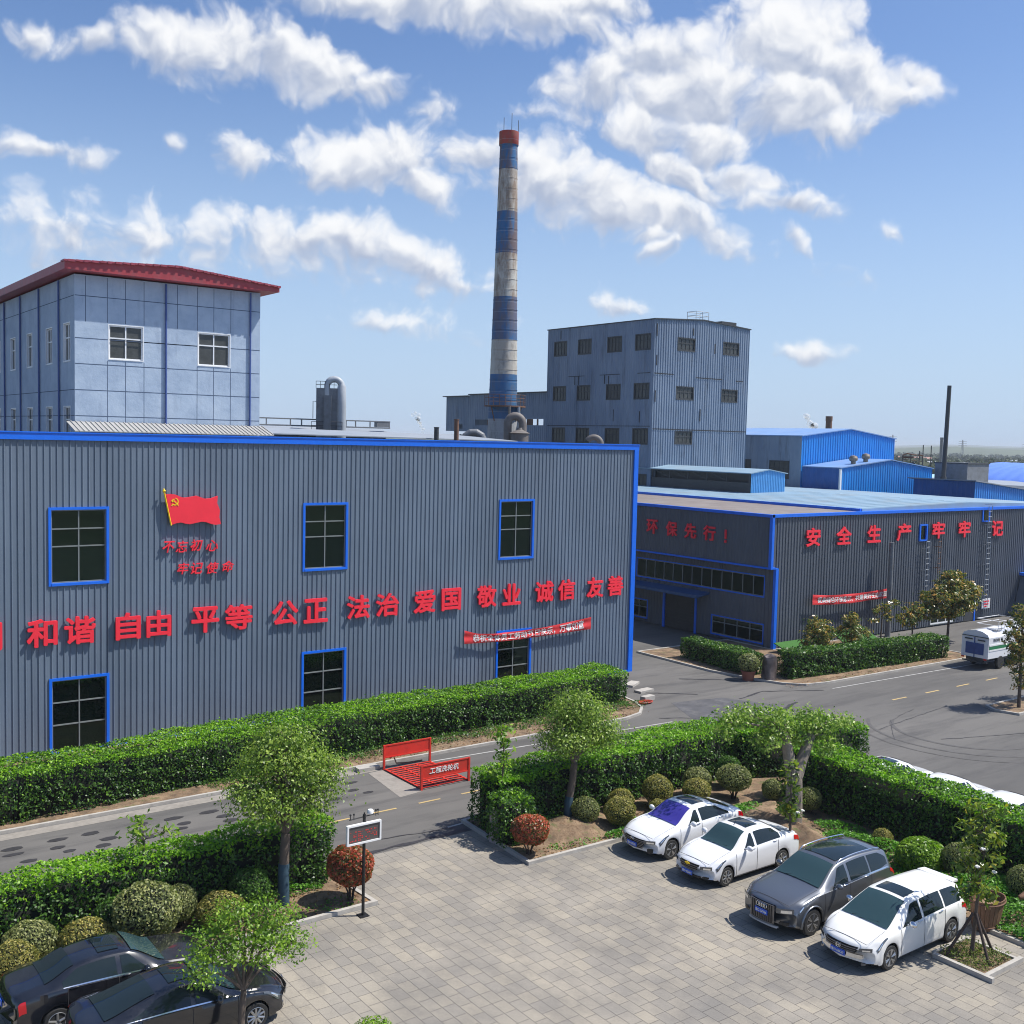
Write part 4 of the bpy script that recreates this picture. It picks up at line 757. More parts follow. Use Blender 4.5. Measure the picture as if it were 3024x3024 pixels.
# ================================================================== PLANT BEHIND THE PARAPET
def duct(mb, pts, r, n=14): mb.tube(pts, r, n); return mb
def bend(c, r, a0, a1, ux, n=12):
    return [(c[0]+ux[0]*r*math.cos(math.radians(a)), c[1]+ux[1]*r*math.cos(math.radians(a)), c[2]+r*math.sin(math.radians(a))) for a in np.linspace(a0, a1, n)]
ux = (.80, -.60)
t = thing('arched_duct', 'soot-stained arched duct over a conical drum at the chimney foot', 'duct', (56.7, 76.3, 10)); mb = MB(); duct(mb, [(56.17-.02, 76.65, 10)]+bend((56.62, 76.3, 14.95), .66, 180, 0, ux)+[(57.15, 75.9, 13)], [.36]*14, 16); obj('pipe', mb, MAT['rustgrey'], t, smooth=50)
t = thing('conical_drum', 'dark drum with a flat conical lid in front of the arched duct', 'drum', (56.75, 75.9, 10)); mb = MB(); mb.lathe([(.80, 10), (.80, 14.08), (.92, 14.12), (.25, 14.42), (.2, 14.6)], 24, c=(56.72, 75.75, 0)); obj('shell', mb, MAT['rustgrey'], t, smooth=40)
t = thing('bent_duct', 'pale segmented duct elbow with a slanting hood beside the brown stub pipe', 'duct', (53.4, 78.3, 10)); mb = MB(); duct(mb, [(52.7, 78.9, 11)]+bend((53.65, 78.35, 13.2), .92, 175, 10, ux, 6)+[(54.6, 77.6, 11)], [.33]*8, 14); obj('pipe', mb, MAT['midgrey'], t); mb = MB(); mb.hexa(((52.7, 78.6, 13.35), (54.0, 77.6, 13.30), (54.0, 78.2, 13.35), (52.7, 79.2, 13.45), (52.7, 78.6, 13.85), (54.0, 77.6, 13.42), (54.0, 78.2, 13.47), (52.7, 79.2, 13.95))); obj('hood', mb, MAT['rustgrey'], t)
t = thing('stub_elbow', 'dusty grey duct elbow rising above the parapet near the tall block', 'duct', (62, 72, 10)); mb = MB(); duct(mb, bend((62.0, 71.9, 13.3), .62, 150, 0, ux)+[(62.5, 71.53, 11)], [.27]*13, 14); obj('pipe', mb, MAT['rustgrey'], t, smooth=50)
for x, y, z1, r, m_, lab in ((40.2, 63.3, 14.3, .17, 'darkgrey', 'short dark vent pipe on the low roof left of the chimney'), (41.36, 62.55, 14.88, .17, 'rust', 'rust brown vent pipe beside the pale duct elbow')):
    mb = MB(); mb.lathe([(r, 11), (r, z1), (r*1.12, z1), (r*1.12, z1-.06)], 16, c=(x, y, 0)); obj('vent_pipe', mb, MAT[m_], None, (x, y, 11), label=lab, cat='vent pipe', smooth=50)
# filter tower with bent duct
t = thing('filter_tower', 'dark steel filter tower with roof railing above the grey workshop', 'filter tower', (40.4, 80.6, 8)); mb = MB()
P = lambda a, b, z: (39.63+a*.877+b*.48, 80.82-a*.48+b*.877, z)
mb.hexa((P(0, 0, 8), P(1.78, 0, 8), P(1.78, 1.8, 8), P(0, 1.8, 8), P(0, 0, 17.4), P(1.78, 0, 17.4), P(1.78, 1.8, 17.4), P(0, 1.8, 17.4))); mb.hexa((P(.55, -.12, 8), P(1.1, -.12, 8), P(1.1, 0, 8), P(.55, 0, 8), P(.65, -.5, 16.8), P(1.25, -.5, 16.8), P(1.25, 0, 16.8), P(.65, 0, 16.8))); obj('casing', mb, MAT['midgrey'], t)
mb = MB()
for z0, z1, e in ((17.4, 17.95, .02), (14.0, 14.65, .35)):
    for a in np.linspace(-e, 1.78+e, 6): mb.tube([P(a, -e, z0), P(a, -e, z1)], .022, 4)
    for z in (z1, (z0+z1)/2): mb.tube([P(-e, -e, z), P(1.78+e, -e, z), P(1.78+e, 1.8, z)], .022, 4)
mb.hexa((P(-.35, -.35, 13.95), P(2.13, -.35, 13.95), P(2.13, 0, 13.95), P(-.35, 0, 13.95), P(-.35, -.35, 14.0), P(2.13, -.35, 14.0), P(2.13, 0, 14.0), P(-.35, 0, 14.0))); mb.tube([P(-.25, 0, 14.9), P(-.25, 0, 16.3), P(0, 0, 16.3)], .03, 4)
obj('railing', mb, MAT['darkgrey'], t)
mb = MB(); d = (.877, -.48); c = (40.98, 80.25, 17.55); duct(mb, [(c[0]-d[0]*.60, c[1]-d[1]*.60, 16.5)]+bend(c, .60, 180, 0, d, 14)+[(c[0]+d[0]*.60, c[1]+d[1]*.60, 16.0), (c[0]+d[0]*.60, c[1]+d[1]*.60, 9)], [.24]*4+[.27]*10+[.36, .38, .38], 18); obj('bent_duct', mb, MAT['lightgrey'], t, smooth=60)
# pipe rack and low roofs
t = thing('pipe_bridge', 'long steel pipe bridge with open panels on the skyline beside the filter tower', 'pipe bridge', (41, 82.2, 10)); mb = MB()
mb.box(30, 47.3, 82, 82.1, 14.78, 14.88); mb.box(30, 47.3, 82, 82.15, 14.22, 14.34)
for x in (30, 33.0, 35.8, 37.9, 38.9, 40.9, 43.0, 43.9, 45.3, 47.2): mb.box(x, x+.08, 82.01, 82.09, 14.34, 14.78)
mb.box(46.0, 47.2, 82.02, 82.5, 14.36, 14.78); obj('truss', mb, MAT['midgrey'], t); mb = MB(); mb.hexa(((30, 81.6, 13.75), (47.4, 81.6, 13.75), (47.4, 84, 14.1), (30, 84, 14.1), (30, 81.6, 13.85), (47.4, 81.6, 13.85), (47.4, 84, 14.2), (30, 84, 14.2))); obj('deck', mb, MAT['grey_roof'], t); mb = MB(); mb.box(30.2, 47, 82.2, 83.8, 0, 13.7); obj('wall', mb, MAT['darkgrey'], t)
t = thing('low_shed', 'long low grey-roofed shed glimpsed over the parapet between filter tower and chimney', 'shed', (45, 66, 0)); mb = MB(); mb.hexa(((27, 63.6, 13.55), (47.5, 63.6, 13.40), (47.5, 72, 13.75), (27, 72, 13.98), (27, 63.6, 13.62), (47.5, 63.6, 13.46), (47.5, 72, 13.82), (27, 72, 14.05))); obj('roof', mb, MAT['grey_roof'], t); mb = MB(); mb.box(27.3, 47.2, 64, 71.6, 0, 13.4); obj('wall', mb, MAT['midgrey'], t)
# ================================================================== BLUE HALLS
def hall(name, label, x0, x1, y0, y1, ze, za, xr, wl, wf, wr, openings=()):
    t = thing(name, label, 'industrial hall', (x0, y0, 0)); zt = lambda s: ze+(za-ze)*(s-x0)/(xr-x0) if s < xr else za-(za-ze)*(s-xr)/(x1-xr)
    mb = MB(); ribwall(mb, (0, y0), UX, NY, x0, x1, 0, zt, .42, .16, .06); obj('gable_wall', mb, wf, t)
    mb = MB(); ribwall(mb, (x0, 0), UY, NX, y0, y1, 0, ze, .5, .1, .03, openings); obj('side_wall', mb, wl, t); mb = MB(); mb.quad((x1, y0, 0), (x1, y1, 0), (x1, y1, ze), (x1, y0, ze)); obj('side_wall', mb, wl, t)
    mb = MB(); e = .18
    for a, b, c, d in ((x0-.15, ze-.01, xr, za+.03), (xr, za+.03, x1+.15, ze-.01)): mb.hexa(((a, y0-e, b), (c, y0-e, d), (c, y1, d), (a, y1, b), (a, y0-e, b+.10), (c, y0-e, d+.10), (c, y1, d+.10), (a, y1, b+.10)))
    obj('roof', mb, wr, t); return t
BR = pm('faded_blue_roof', (.17, .30, .55), .5, 0, .12, .5, dirt=(.30, .33, .38), dsc=.4, damt=.4)
ho = [(91.0, 93.5, 10.4, 11.8), (85.3, 88.0, 10.4, 11.8), (79.7, 82.4, 9.9, 11.78)]
ho = [(a*75/78, b*75/78, 13.6-(13.6-z0)*75/78, 13.6-(13.6-z1)*75/78) for a, b, z0, z1 in ho]
t1 = hall('blue_hall', 'large hall with a blue gable wall, grey side wall and pale blue roof', 94.2, 111.0, 75, 91.5, 14.63, 15.52, 102.5, MAT['tall'], MAT['blue_clad'], BR)
for a, b, z0, z1 in ho: window(t1, (94.17, 0), UY, NX, a, b, z0, z1, (.25, .5, .75), (.6,), MAT['darkgrey'], MAT['darkgrey'], MAT['glass_old'], .08, .04, .0, .08)
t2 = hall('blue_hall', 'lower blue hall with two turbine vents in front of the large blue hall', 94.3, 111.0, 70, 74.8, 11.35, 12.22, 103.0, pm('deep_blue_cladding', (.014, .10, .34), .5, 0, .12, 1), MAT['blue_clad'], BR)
mb = MB(); mb.box(94.2, 94.45, 69.88, 70.06, 6, 11.3); obj('corner_trim', mb, MAT['pvc'], t2)
for x, y in ((97.7, 70.9), (100.0, 71.0)):
    zr = 11.45+(x-94.3)*.1
    mb = MB(); mb.lathe([(.26, zr-.2), (.26, zr+.28), (.44, zr+.38), (.47, zr+.62), (.36, zr+.84), (.05, zr+.93)], 16, c=(x, y, 0)); obj('turbine_vent', mb, pm('dull_vent', (.25, .21, .17), .5, .4, .3, 8), t2, smooth=30)
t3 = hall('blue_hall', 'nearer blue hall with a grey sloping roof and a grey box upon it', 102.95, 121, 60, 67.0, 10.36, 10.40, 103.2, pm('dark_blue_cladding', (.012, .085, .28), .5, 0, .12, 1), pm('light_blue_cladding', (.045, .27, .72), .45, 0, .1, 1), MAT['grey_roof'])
def reroof():
    for c in list(t3.children):
        bpy.data.objects.remove(c)
    zt = lambda s: 10.40-(s-102.95)*.096
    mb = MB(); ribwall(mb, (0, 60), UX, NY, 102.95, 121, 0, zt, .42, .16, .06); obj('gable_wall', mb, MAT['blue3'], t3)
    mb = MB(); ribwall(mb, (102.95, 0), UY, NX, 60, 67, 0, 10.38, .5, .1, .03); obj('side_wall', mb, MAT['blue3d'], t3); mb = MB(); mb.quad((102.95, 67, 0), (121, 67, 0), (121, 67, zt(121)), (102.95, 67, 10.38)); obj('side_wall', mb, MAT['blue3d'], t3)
    mb = MB(); mb.hexa(((102.7, 59.75, 10.42), (121.3, 59.75, zt(121.3)), (121.3, 67.6, zt(121.3)), (102.7, 67.6, 10.42), (102.7, 59.75, 10.52), (121.3, 59.75, zt(121.3)+.1), (121.3, 67.6, zt(121.3)+.1), (102.7, 67.6, 10.52)))
    mb.hexa(((109, 67.6, 9), (133, 64, 9), (139, 76, 9), (113, 76, 9), (109, 67.6, 10.0), (133, 64, 9.2), (139, 76, 9.6), (113, 76, 10.3))); obj('roof', mb, MAT['grey_roof'], t3)
    mb = MB(); mb.box(112.2, 116.6, 66.4, 70.4, 9.2, 12.0, 0); mb.box(112.1, 116.7, 66.3, 70.5, 12.0, 12.12, 1); obj('roof_box', mb, [MAT['midgrey'], MAT['darkgrey']], t3)
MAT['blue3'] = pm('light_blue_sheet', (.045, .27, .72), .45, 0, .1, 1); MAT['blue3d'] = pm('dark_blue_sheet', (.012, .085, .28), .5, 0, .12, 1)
reroof()
mb = MB(); mb.tube([(104.6, 64.6, 9.5), (104.75, 64.5, 20.3)], [.24, .21], 14); mb.tube([(104.6, 64.6, 9.5), (104.6, 64.6, 10.7)], .33, 14); obj('black_stack', mb, MAT['darkgrey'], None, (104.6, 64.6, 9.5), label='thin black steel stack rising behind the nearer blue hall', cat='stack', smooth=60)
# barrel-roofed hall far right
t = thing('barrel_hall', 'far hall under a wide ribbed blue barrel roof', 'industrial hall', (190, 103, 0)); mb = MB(); bc = (192.0, 84.5); rows = []
ax = Vector((0, -1)); px = Vector((1, 0))
rows = [[(bc[0]+px.x*w_*17+ax.x*l_, bc[1]+px.y*w_*17+ax.y*l_, 6.0+5.3*math.sqrt(max(0, 1-w_*w_*.98))+(.14 if k % 4 == 0 else 0)) for k in range(80) for l_ in [-22+k*.55]] for w_ in np.linspace(-1, 1, 30)]
mb.grid(rows); obj('barrel_roof', mb, pm('barrel_blue', (.12, .24, .70), .5, 0, .08, .6), t, smooth=40); mb = MB(); mb.prism([(bc[0]+px.x*w_*16.5+ax.x*l_, bc[1]+px.y*w_*16.5+ax.y*l_) for w_, l_ in ((-1, -21), (1, -21), (1, 21), (-1, 21))], 0, 5.8); obj('wall', mb, MAT['midgrey'], t)
# ================================================================== VEGETATION
def leaf_mesh(name, C, Nrm, size, mats, aspect=.55, core=None, corem=None, mi=None, seed=1, fold=.25):
    """one mesh of many leaf-sized kites: centres C, facing Nrm, lengths size; optional inner core mesh"""
    g = np.random.default_rng(seed); n = len(C); Nrm = Nrm/np.maximum(1e-6, np.linalg.norm(Nrm, axis=1, keepdims=True))
    a = g.normal(size=(n, 3)); T = np.cross(Nrm, a); T /= np.maximum(1e-6, np.linalg.norm(T, axis=1, keepdims=True)); B = np.cross(Nrm, T); s = size[:, None]
    v = np.empty((n, 4, 3)); v[:, 0] = C-T*s*.5; v[:, 1] = C+B*s*aspect*.5+Nrm*s*fold*.3-T*s*.05; v[:, 2] = C+T*s*.5-Nrm*s*.08; v[:, 3] = C-B*s*aspect*.5+Nrm*s*fold*.3-T*s*.05
    v = v.reshape(-1, 3); nv = n*4; cv = np.array(core.v) if core else np.zeros((0, 3)); cf = core.f if core else []
    me = bpy.data.meshes.new(name); nl = n*4+sum(len(f) for f in cf); me.vertices.add(nv+len(cv)); me.vertices.foreach_set('co', np.concatenate([v, cv]).ravel())
    me.loops.add(nl); li = np.arange(nv, dtype=np.int32)
    if cf: li = np.concatenate([li, np.array([i+nv for f in cf for i in f], dtype=np.int32)])
    me.loops.foreach_set('vertex_index', li); me.polygons.add(n+len(cf)); tot = np.concatenate([np.full(n, 4), np.array([len(f) for f in cf], dtype=np.int32)]).astype(np.int32)
    st = np.concatenate([[0], np.cumsum(tot)[:-1]]).astype(np.int32); me.polygons.foreach_set('loop_start', st)
    try: me.polygons.foreach_set('loop_total', tot)
    except Exception: pass
    for m in mats: me.materials.append(m)
    idx = np.zeros(n, dtype=np.int32) if mi is None else mi.astype(np.int32)
    if core: me.materials.append(corem); idx = np.concatenate([idx, np.full(len(cf), len(mats), dtype=np.int32)])
    me.polygons.foreach_set('material_index', idx); me.update(calc_edges=True); me.validate(); return me
def wob(P, f=1.0, ph=0.0):
    x, y, z = P[:, 0]*f, P[:, 1]*f, P[:, 2]*f
    return (np.sin(1.9*x+ph+1.3*np.sin(1.1*y+z))+np.sin(2.7*y+1.7*ph+.9*np.sin(1.7*x))+np.sin(3.1*z+.6*x+ph)+.6*np.sin(6.3*x+4.1*y+5.2*z+ph))/3.6
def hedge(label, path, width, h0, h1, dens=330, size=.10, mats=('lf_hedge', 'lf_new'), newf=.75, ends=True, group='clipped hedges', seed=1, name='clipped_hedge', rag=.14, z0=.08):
    """clipped hedge along a centre line: leafy shell round a near-black core that stands for the inner shade"""
    g = np.random.default_rng(seed); Cs = []; Ns = []; core = MB(); L_ = [math.dist(path[i], path[i+1]) for i in range(len(path)-1)]; tot = sum(L_); acc = 0
    for i, l in enumerate(L_):
        a = np.array(path[i], float); d = (np.array(path[i+1], float)-a)/l; nn = np.array([-d[1], d[0]]); ha = h0+(h1-h0)*acc/tot; hb = h0+(h1-h0)*(acc+l)/tot; acc += l
        def put(cnt, fn):
            u = g.random(cnt)*l; w = g.random(cnt); p, nr = fn(u, w); Cs.append(p); Ns.append(nr)
        hh = lambda u: ha+(hb-ha)*u/l
        W2 = width/2
        # two long sides
        for sgn in (1, -1):
            c = int(dens*l*max(ha, hb)*1.05)
            def side(u, w, sgn=sgn):
                z = z0+w*hh(u); e = np.minimum(1, .90+w*.14)*W2; xy = a+d*u[:, None]+nn*(sgn*e)[:, None]
                return np.column_stack([xy, z]), np.column_stack([np.tile(nn*sgn, (len(u), 1)), np.full(len(u), .25)])
            put(c, side)
        def top(u, w): xy = a+d*u[:, None]+nn*((w*2-1)*W2)[:, None]; return np.column_stack([xy, z0+hh(u)]), np.tile([0, 0, 1.0], (len(u), 1))
        put(int(dens*l*width*1.15), top)
        if ends:
            for at, sg, hgt in ((0, -1, ha), (l, 1, hb)):
                if (at == 0 and i > 0) or (at == l and i < len(L_)-1): continue
                cnt = int(dens*width*hgt); w = g.random(cnt)*2-1; z = g.random(cnt); Cs.append(np.column_stack([a+d*at+nn*(w*W2)[:, None], z0+z*hgt])); Ns.append(np.tile([*(d*sg), .2], (cnt, 1)))
        q_ = .22; e0 = q_ if i == 0 else -.1; e1 = l-q_ if i == len(L_)-1 else l+.1; P = lambda u, w, z: (a[0]+d[0]*u+nn[0]*w, a[1]+d[1]*u+nn[1]*w, z); wi = W2-q_
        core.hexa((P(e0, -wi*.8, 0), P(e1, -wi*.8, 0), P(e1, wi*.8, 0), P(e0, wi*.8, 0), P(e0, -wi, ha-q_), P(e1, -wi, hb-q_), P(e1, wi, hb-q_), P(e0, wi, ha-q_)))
    C = np.concatenate(Cs); Nn = np.concatenate(Ns); Nn = Nn/np.linalg.norm(Nn, axis=1, keepdims=True)
    k = wob(C, 1.6, seed)*.07+wob(C, 4.2, seed+5)*.06+wob(C, .55, seed+3)*rag+np.abs(g.normal(size=len(C)))*-.07+.03
    sp = g.random(len(C)) < .012; k = np.where(sp & (Nn[:, 2] > .9), k+g.random(len(C))*.22, k)
    C = C+Nn*k[:, None]; C[:, 2] = np.maximum(C[:, 2], .06)
    keep = (Nn[:, 2] > .8) | (wob(C, 3.4, seed+1)+.5*wob(C, 9.0, seed+2)+g.normal(size=len(C))*.22 > -.42); C, Nn = C[keep], Nn[keep]
    Nj = Nn*.55+g.normal(size=C.shape)*.6; Nj[:, 2] += .30; hmax = max(h0, h1)
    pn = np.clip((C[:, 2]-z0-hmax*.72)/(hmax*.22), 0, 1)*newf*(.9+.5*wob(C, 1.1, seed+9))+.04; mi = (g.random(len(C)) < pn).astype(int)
    org = Vector((path[0][0], path[0][1], 0)); C = C-np.array(org); core.v = [(x-org.x, y-org.y, z) for x, y, z in core.v]
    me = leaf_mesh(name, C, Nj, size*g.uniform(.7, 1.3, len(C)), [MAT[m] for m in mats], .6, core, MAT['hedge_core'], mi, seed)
    return setp(link(name, me, None, org), label, 'hedge', group)
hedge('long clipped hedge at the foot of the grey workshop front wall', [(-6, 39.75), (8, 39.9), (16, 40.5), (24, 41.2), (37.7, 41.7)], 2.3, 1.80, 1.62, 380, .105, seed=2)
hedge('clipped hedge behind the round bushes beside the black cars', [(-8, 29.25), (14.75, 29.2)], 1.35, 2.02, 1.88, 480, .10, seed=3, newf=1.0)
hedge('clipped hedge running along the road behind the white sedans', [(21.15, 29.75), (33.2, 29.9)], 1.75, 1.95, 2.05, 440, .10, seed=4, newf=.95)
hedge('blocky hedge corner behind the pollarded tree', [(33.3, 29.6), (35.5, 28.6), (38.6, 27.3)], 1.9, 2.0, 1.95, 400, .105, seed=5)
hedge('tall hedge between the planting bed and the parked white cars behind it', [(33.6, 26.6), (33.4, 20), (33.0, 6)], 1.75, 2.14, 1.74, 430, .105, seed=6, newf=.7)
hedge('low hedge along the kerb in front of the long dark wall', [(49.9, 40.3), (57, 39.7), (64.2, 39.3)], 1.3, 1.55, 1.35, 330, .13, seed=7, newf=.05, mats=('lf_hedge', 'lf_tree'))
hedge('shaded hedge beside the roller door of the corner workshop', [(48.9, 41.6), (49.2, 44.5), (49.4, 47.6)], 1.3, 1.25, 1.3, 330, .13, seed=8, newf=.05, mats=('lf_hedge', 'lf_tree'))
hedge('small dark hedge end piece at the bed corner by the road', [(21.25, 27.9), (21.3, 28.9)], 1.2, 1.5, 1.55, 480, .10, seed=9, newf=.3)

def limb(mb, p0, p1, r0, r1, g, k=5, wig=.06):
    p0 = np.array(p0, float); p1 = np.array(p1, float); pts = []; l = np.linalg.norm(p1-p0)
    for i in range(k+1):
        t = i/k; pts.append(tuple(p0+(p1-p0)*t+g.normal(size=3)*wig*l*.25*math.sin(math.pi*t)+np.array([0, 0, .10*l*math.sin(math.pi*t)])))
    mb.tube(pts, [r0+(r1-r0)*i/k for i in range(k+1)], 7); return pts
def ball_leaves(g, c, r, n, shell=.45):
    d = g.normal(size=(n, 3)); d /= np.linalg.norm(d, axis=1, keepdims=True); rad = (1-shell*g.random(n)**1.6)
    return np.array(c)+d*rad[:, None]*np.array(r), d/np.array(r)
def tree(name, label, cat, base, trunk, r0, r1, blobs, lm, lsize=.13, dens=1.0, aspect=.55, bark='bark', group=None, seed=1, wrap=None, sub=4, clump=26, limbs=True, spread=.26, stakes=None):
    """trunk polyline (absolute), crown blobs (centre, radii): limbs reach into every blob, twigs end in leaf clumps"""
    g = np.random.default_rng(seed); t = thing(name, label, cat, base, group); mb = MB(); k = len(trunk)
    mb.tube(trunk, [r0+(r1-r0)*i/(k-1) for i in range(k)], 10); top = np.array(trunk[-1], float); Cs = []; Ns = []
    for c, r in blobs:
        c = np.array(c, float); r = np.array(r if hasattr(r, '__len__') else (r,)*3, float)
        if limbs: limb(mb, top, c, r1*.62, r1*.22, g)
        vol = r[0]*r[1]*r[2]; ncl = max(6, int(46*vol**.62*dens))
        d = g.normal(size=(ncl, 3)); d /= np.linalg.norm(d, axis=1, keepdims=True); cl = c+d*(.35+.65*g.random(ncl)**.45)[:, None]*r
        for i, q_ in enumerate(cl):
            if i % sub == 0 and limbs: mb.tube([tuple(c+(q_-c)*.1), tuple(c+(q_-c)*.55+g.normal(size=3)*.04), tuple(q_)], [r1*.2+.006, r1*.12+.005, .005], 5)
            m = int(clump*g.uniform(.6, 1.4)); off = g.normal(size=(m, 3))*spread*np.array([1, 1, .62]); Cs.append(q_+off); nn = off*1.2+np.array([0, 0, .28])+(q_-c)*.25; Ns.append(nn+g.normal(size=(m, 3))*.28)
    obj('trunk', mb, MAT[bark], t, smooth=60)
    if wrap:
        wm = MB(); zb, zt = wrap; b = np.array(trunk[0], float); pts = []; rr = []
        for z in np.linspace(zb, zt, 6):
            zs = [p[2] for p in trunk]; x = np.interp(z, zs, [p[0] for p in trunk]); y = np.interp(z, zs, [p[1] for p in trunk]); pts.append((x, y, z)); rr.append(np.interp(z, zs, [r0+(r1-r0)*i/(k-1) for i in range(k)])+.014)
        wm.tube(pts, rr, 12); obj('trunk_wrap', wm, MAT['wrap'], t, smooth=60)
    C = np.concatenate(Cs)-np.array(base); N_ = np.concatenate(Ns); me = leaf_mesh('crown', C, N_, lsize*g.uniform(.65, 1.3, len(C)), [MAT[lm]], aspect, seed=seed)
    link('crown', me, t)
    return t
tree('street_tree', 'leafy tree with a blue-wrapped trunk in front of the hedge by the display board', 'tree', (12.86, 27.95, .05), [(12.86, 27.95, 0), (12.84, 27.95, 1.0), (12.90, 27.97, 1.9), (12.92, 28.0, 2.15)], .155, .13,
     [((12.2, 28.0, 3.2), (.85, .8, .65)), ((13.6, 28.1, 3.2), (.95, .8, .7)), ((12.9, 28.3, 4.0), (1.0, .9, .75)), ((12.4, 27.9, 4.6), (.65, .7, .6)), ((13.3, 28.0, 4.55), (.6, .7, .5)), ((11.75, 27.9, 3.75), (.55, .6, .5)), ((14.3, 28.0, 3.7), (.5, .6, .45)), ((12.75, 27.7, 5.0), (.4, .4, .38))], 'lf_tree', .100, 2.1, wrap=(.05, 1.3), seed=11, clump=40)
tree('street_tree', 'round-crowned tree on the bare soil mound behind the white sedans', 'tree', (23.9, 28.55, .3), [(23.9, 28.55, .2), (23.94, 28.57, .9), (24.12, 28.6, 1.6), (24.2, 28.62, 2.2)], .15, .12,
     [((24.0, 28.7, 3.5), (1.05, .95, .7)), ((24.9, 28.6, 3.35), (.95, .9, .6)), ((25.4, 28.7, 3.0), (.6, .7, .4)), ((23.5, 28.6, 3.15), (.75, .7, .5)), ((24.4, 28.8, 4.1), (.95, .9, .55)), ((24.1, 28.5, 4.35), (.6, .6, .4))], 'lf_tree', .10, 2.3, wrap=(.25, 1.05), seed=12, clump=40)
tree('street_tree', 'small multi-stemmed tree in front of the nearer black sedan', 'tree', (8.95, 21.6, 0), [(8.95, 21.6, 0), (8.97, 21.62, .6), (9.02, 21.66, 1.15), (9.06, 21.7, 1.4)], .085, .06,
     [((8.38, 21.75, 2.57), (0.60, 0.60, 0.43)), ((9.12, 21.80, 2.92), (0.66, 0.60, 0.43)), ((9.81, 21.75, 2.67), (0.60, 0.60, 0.42)), ((10.25, 21.65, 2.22), (0.38, 0.36, 0.34)), ((8.00, 21.65, 2.12), (0.34, 0.36, 0.30)), ((9.62, 21.75, 3.07), (0.36, 0.42, 0.26)), ((8.94, 21.80, 3.22), (0.36, 0.36, 0.26)), ((9.44, 21.45, 2.37), (0.54, 0.48, 0.36)), ((8.69, 21.95, 2.32), (0.48, 0.48, 0.36))], 'lf_fresh', .082, 2.2, seed=13, clump=30, spread=.15, sub=3)
# pollarded tree
pt = tree('pollarded_tree', 'thick forked pollarded tree with leafy drooping shoots above the bed hedge', 'tree', (30.05, 23.6, .3), [(30.05, 23.6, .2), (30.06, 23.62, 1.0), (30.05, 23.65, 1.9), (30.05, 23.68, 2.35)], .30, .27,
     [((29.1, 24.1, 4.15), (.75, .6, .42)), ((28.3, 24.5, 4.25), (.6, .5, .36)), ((27.6, 24.6, 4.0), (.4, .4, .45)), ((29.7, 24.0, 3.75), (.5, .5, .38)), ((30.75, 23.9, 3.9), (.6, .6, .42)), ((31.4, 23.7, 3.85), (.6, .55, .36)), ((32.3, 23.5, 3.8), (.45, .4, .3)), ((30.35, 23.9, 3.5), (.35, .4, .35)), ((31.3, 23.4, 3.2), (.35, .35, .45)), ((28.9, 24.0, 3.5), (.35, .35, .45))], 'lf_pale', .125, 1.7, bark='bark_pale', seed=14, clump=34, limbs=False, spread=.2)
mb = MB(); mb.tube([(30.0, 23.66, 2.1), (29.86, 23.75, 2.7), (29.78, 23.85, 3.35), (29.7, 23.9, 3.6)], [.25, .20, .17, .15], 10); mb.tube([(30.12, 23.64, 2.1), (30.42, 23.62, 2.7), (30.72, 23.62, 3.25), (30.85, 23.62, 3.45)], [.25, .20, .17, .15], 10)
g_ = np.random.default_rng(5)
for p in ((29.1, 24.1, 4.1), (28.3, 24.5, 4.3), (27.6, 24.6, 4.1), (29.9, 24, 4.0)): limb(mb, (29.72, 23.88, 3.5), p, .06, .02, g_)
for p in ((30.75, 23.9, 4.0), (31.4, 23.7, 4.0), (32.3, 23.5, 3.9), (31.3, 23.4, 3.4)): limb(mb, (30.83, 23.62, 3.4), p, .06, .02, g_)
obj('fork', mb, MAT['bark_pale'], pt, smooth=60)
# magnolias
def magnolia(label, base, h, lean, blobs, seed, lm='lf_magy', ls=.21, group='young magnolias', clump=11, dens=1.3, r=.06, flowers=(), bark='bark', name='magnolia'):
    b = np.array(base, float); t = tree(name, label, 'tree', base, [tuple(b), tuple(b+np.array(lean)*.4+[0, 0, h*.35]), tuple(b+np.array(lean)+[0, 0, h*.72])], r, r*.45, [(tuple(b+np.array(c)), r_) for c, r_ in blobs], lm, ls, dens, .38, bark, group, seed, clump=clump, spread=.13, sub=1)
    if flowers:
        fm = MB()
        for c in flowers:
            p = b+np.array(c)
            for k in range(7): a = k*.9; fm.ell((p[0]+.035*math.cos(a), p[1]+.035*math.sin(a), p[2]+.02*(k % 2)), (.038, .038, .024), 8, 5)
        obj('flower', fm, MAT['flower'], t, smooth=180)
    return t
m2 = magnolia('staked young magnolia in the square tree pit by the white people carrier', (26.79, 15.01, .05), 4.2, (.25, -.05, 0), [((.15, -.05, 3.95), (.38, .38, .32)), ((.2, 0, 3.35), (.52, .5, .38)), ((.35, 0, 2.75), (.5, .48, .36)), ((-.05, .05, 2.5), (.42, .4, .34)), ((.6, -.1, 3.1), (.28, .28, .26)), ((.15, 0, 2.05), (.3, .3, .25)), ((-.25, .1, 1.75), (.16, .16, .16)), ((.5, 0, 1.6), (.14, .14, .14))], 21, dens=1.5, flowers=((-.25, -.3, 3.1), (-.3, -.2, 2.6), (.1, -.45, 2.45)))
magnolia('slender young magnolia rising behind the second white sedan', (27.99, 22.09, .0), 3.4, (.0, .05, 0), [((0, .05, 3.1), (.24, .24, .34)), ((.0, .05, 2.5), (.24, .24, .3)), ((.05, .05, 2.0), (.28, .28, .24)), ((-.1, .05, 1.62), (.42, .38, .24)), ((.2, .05, 1.55), (.3, .3, .22))], 22, dens=1.5, flowers=((.38, -.15, 1.68), (-.05, -.3, 1.75)))
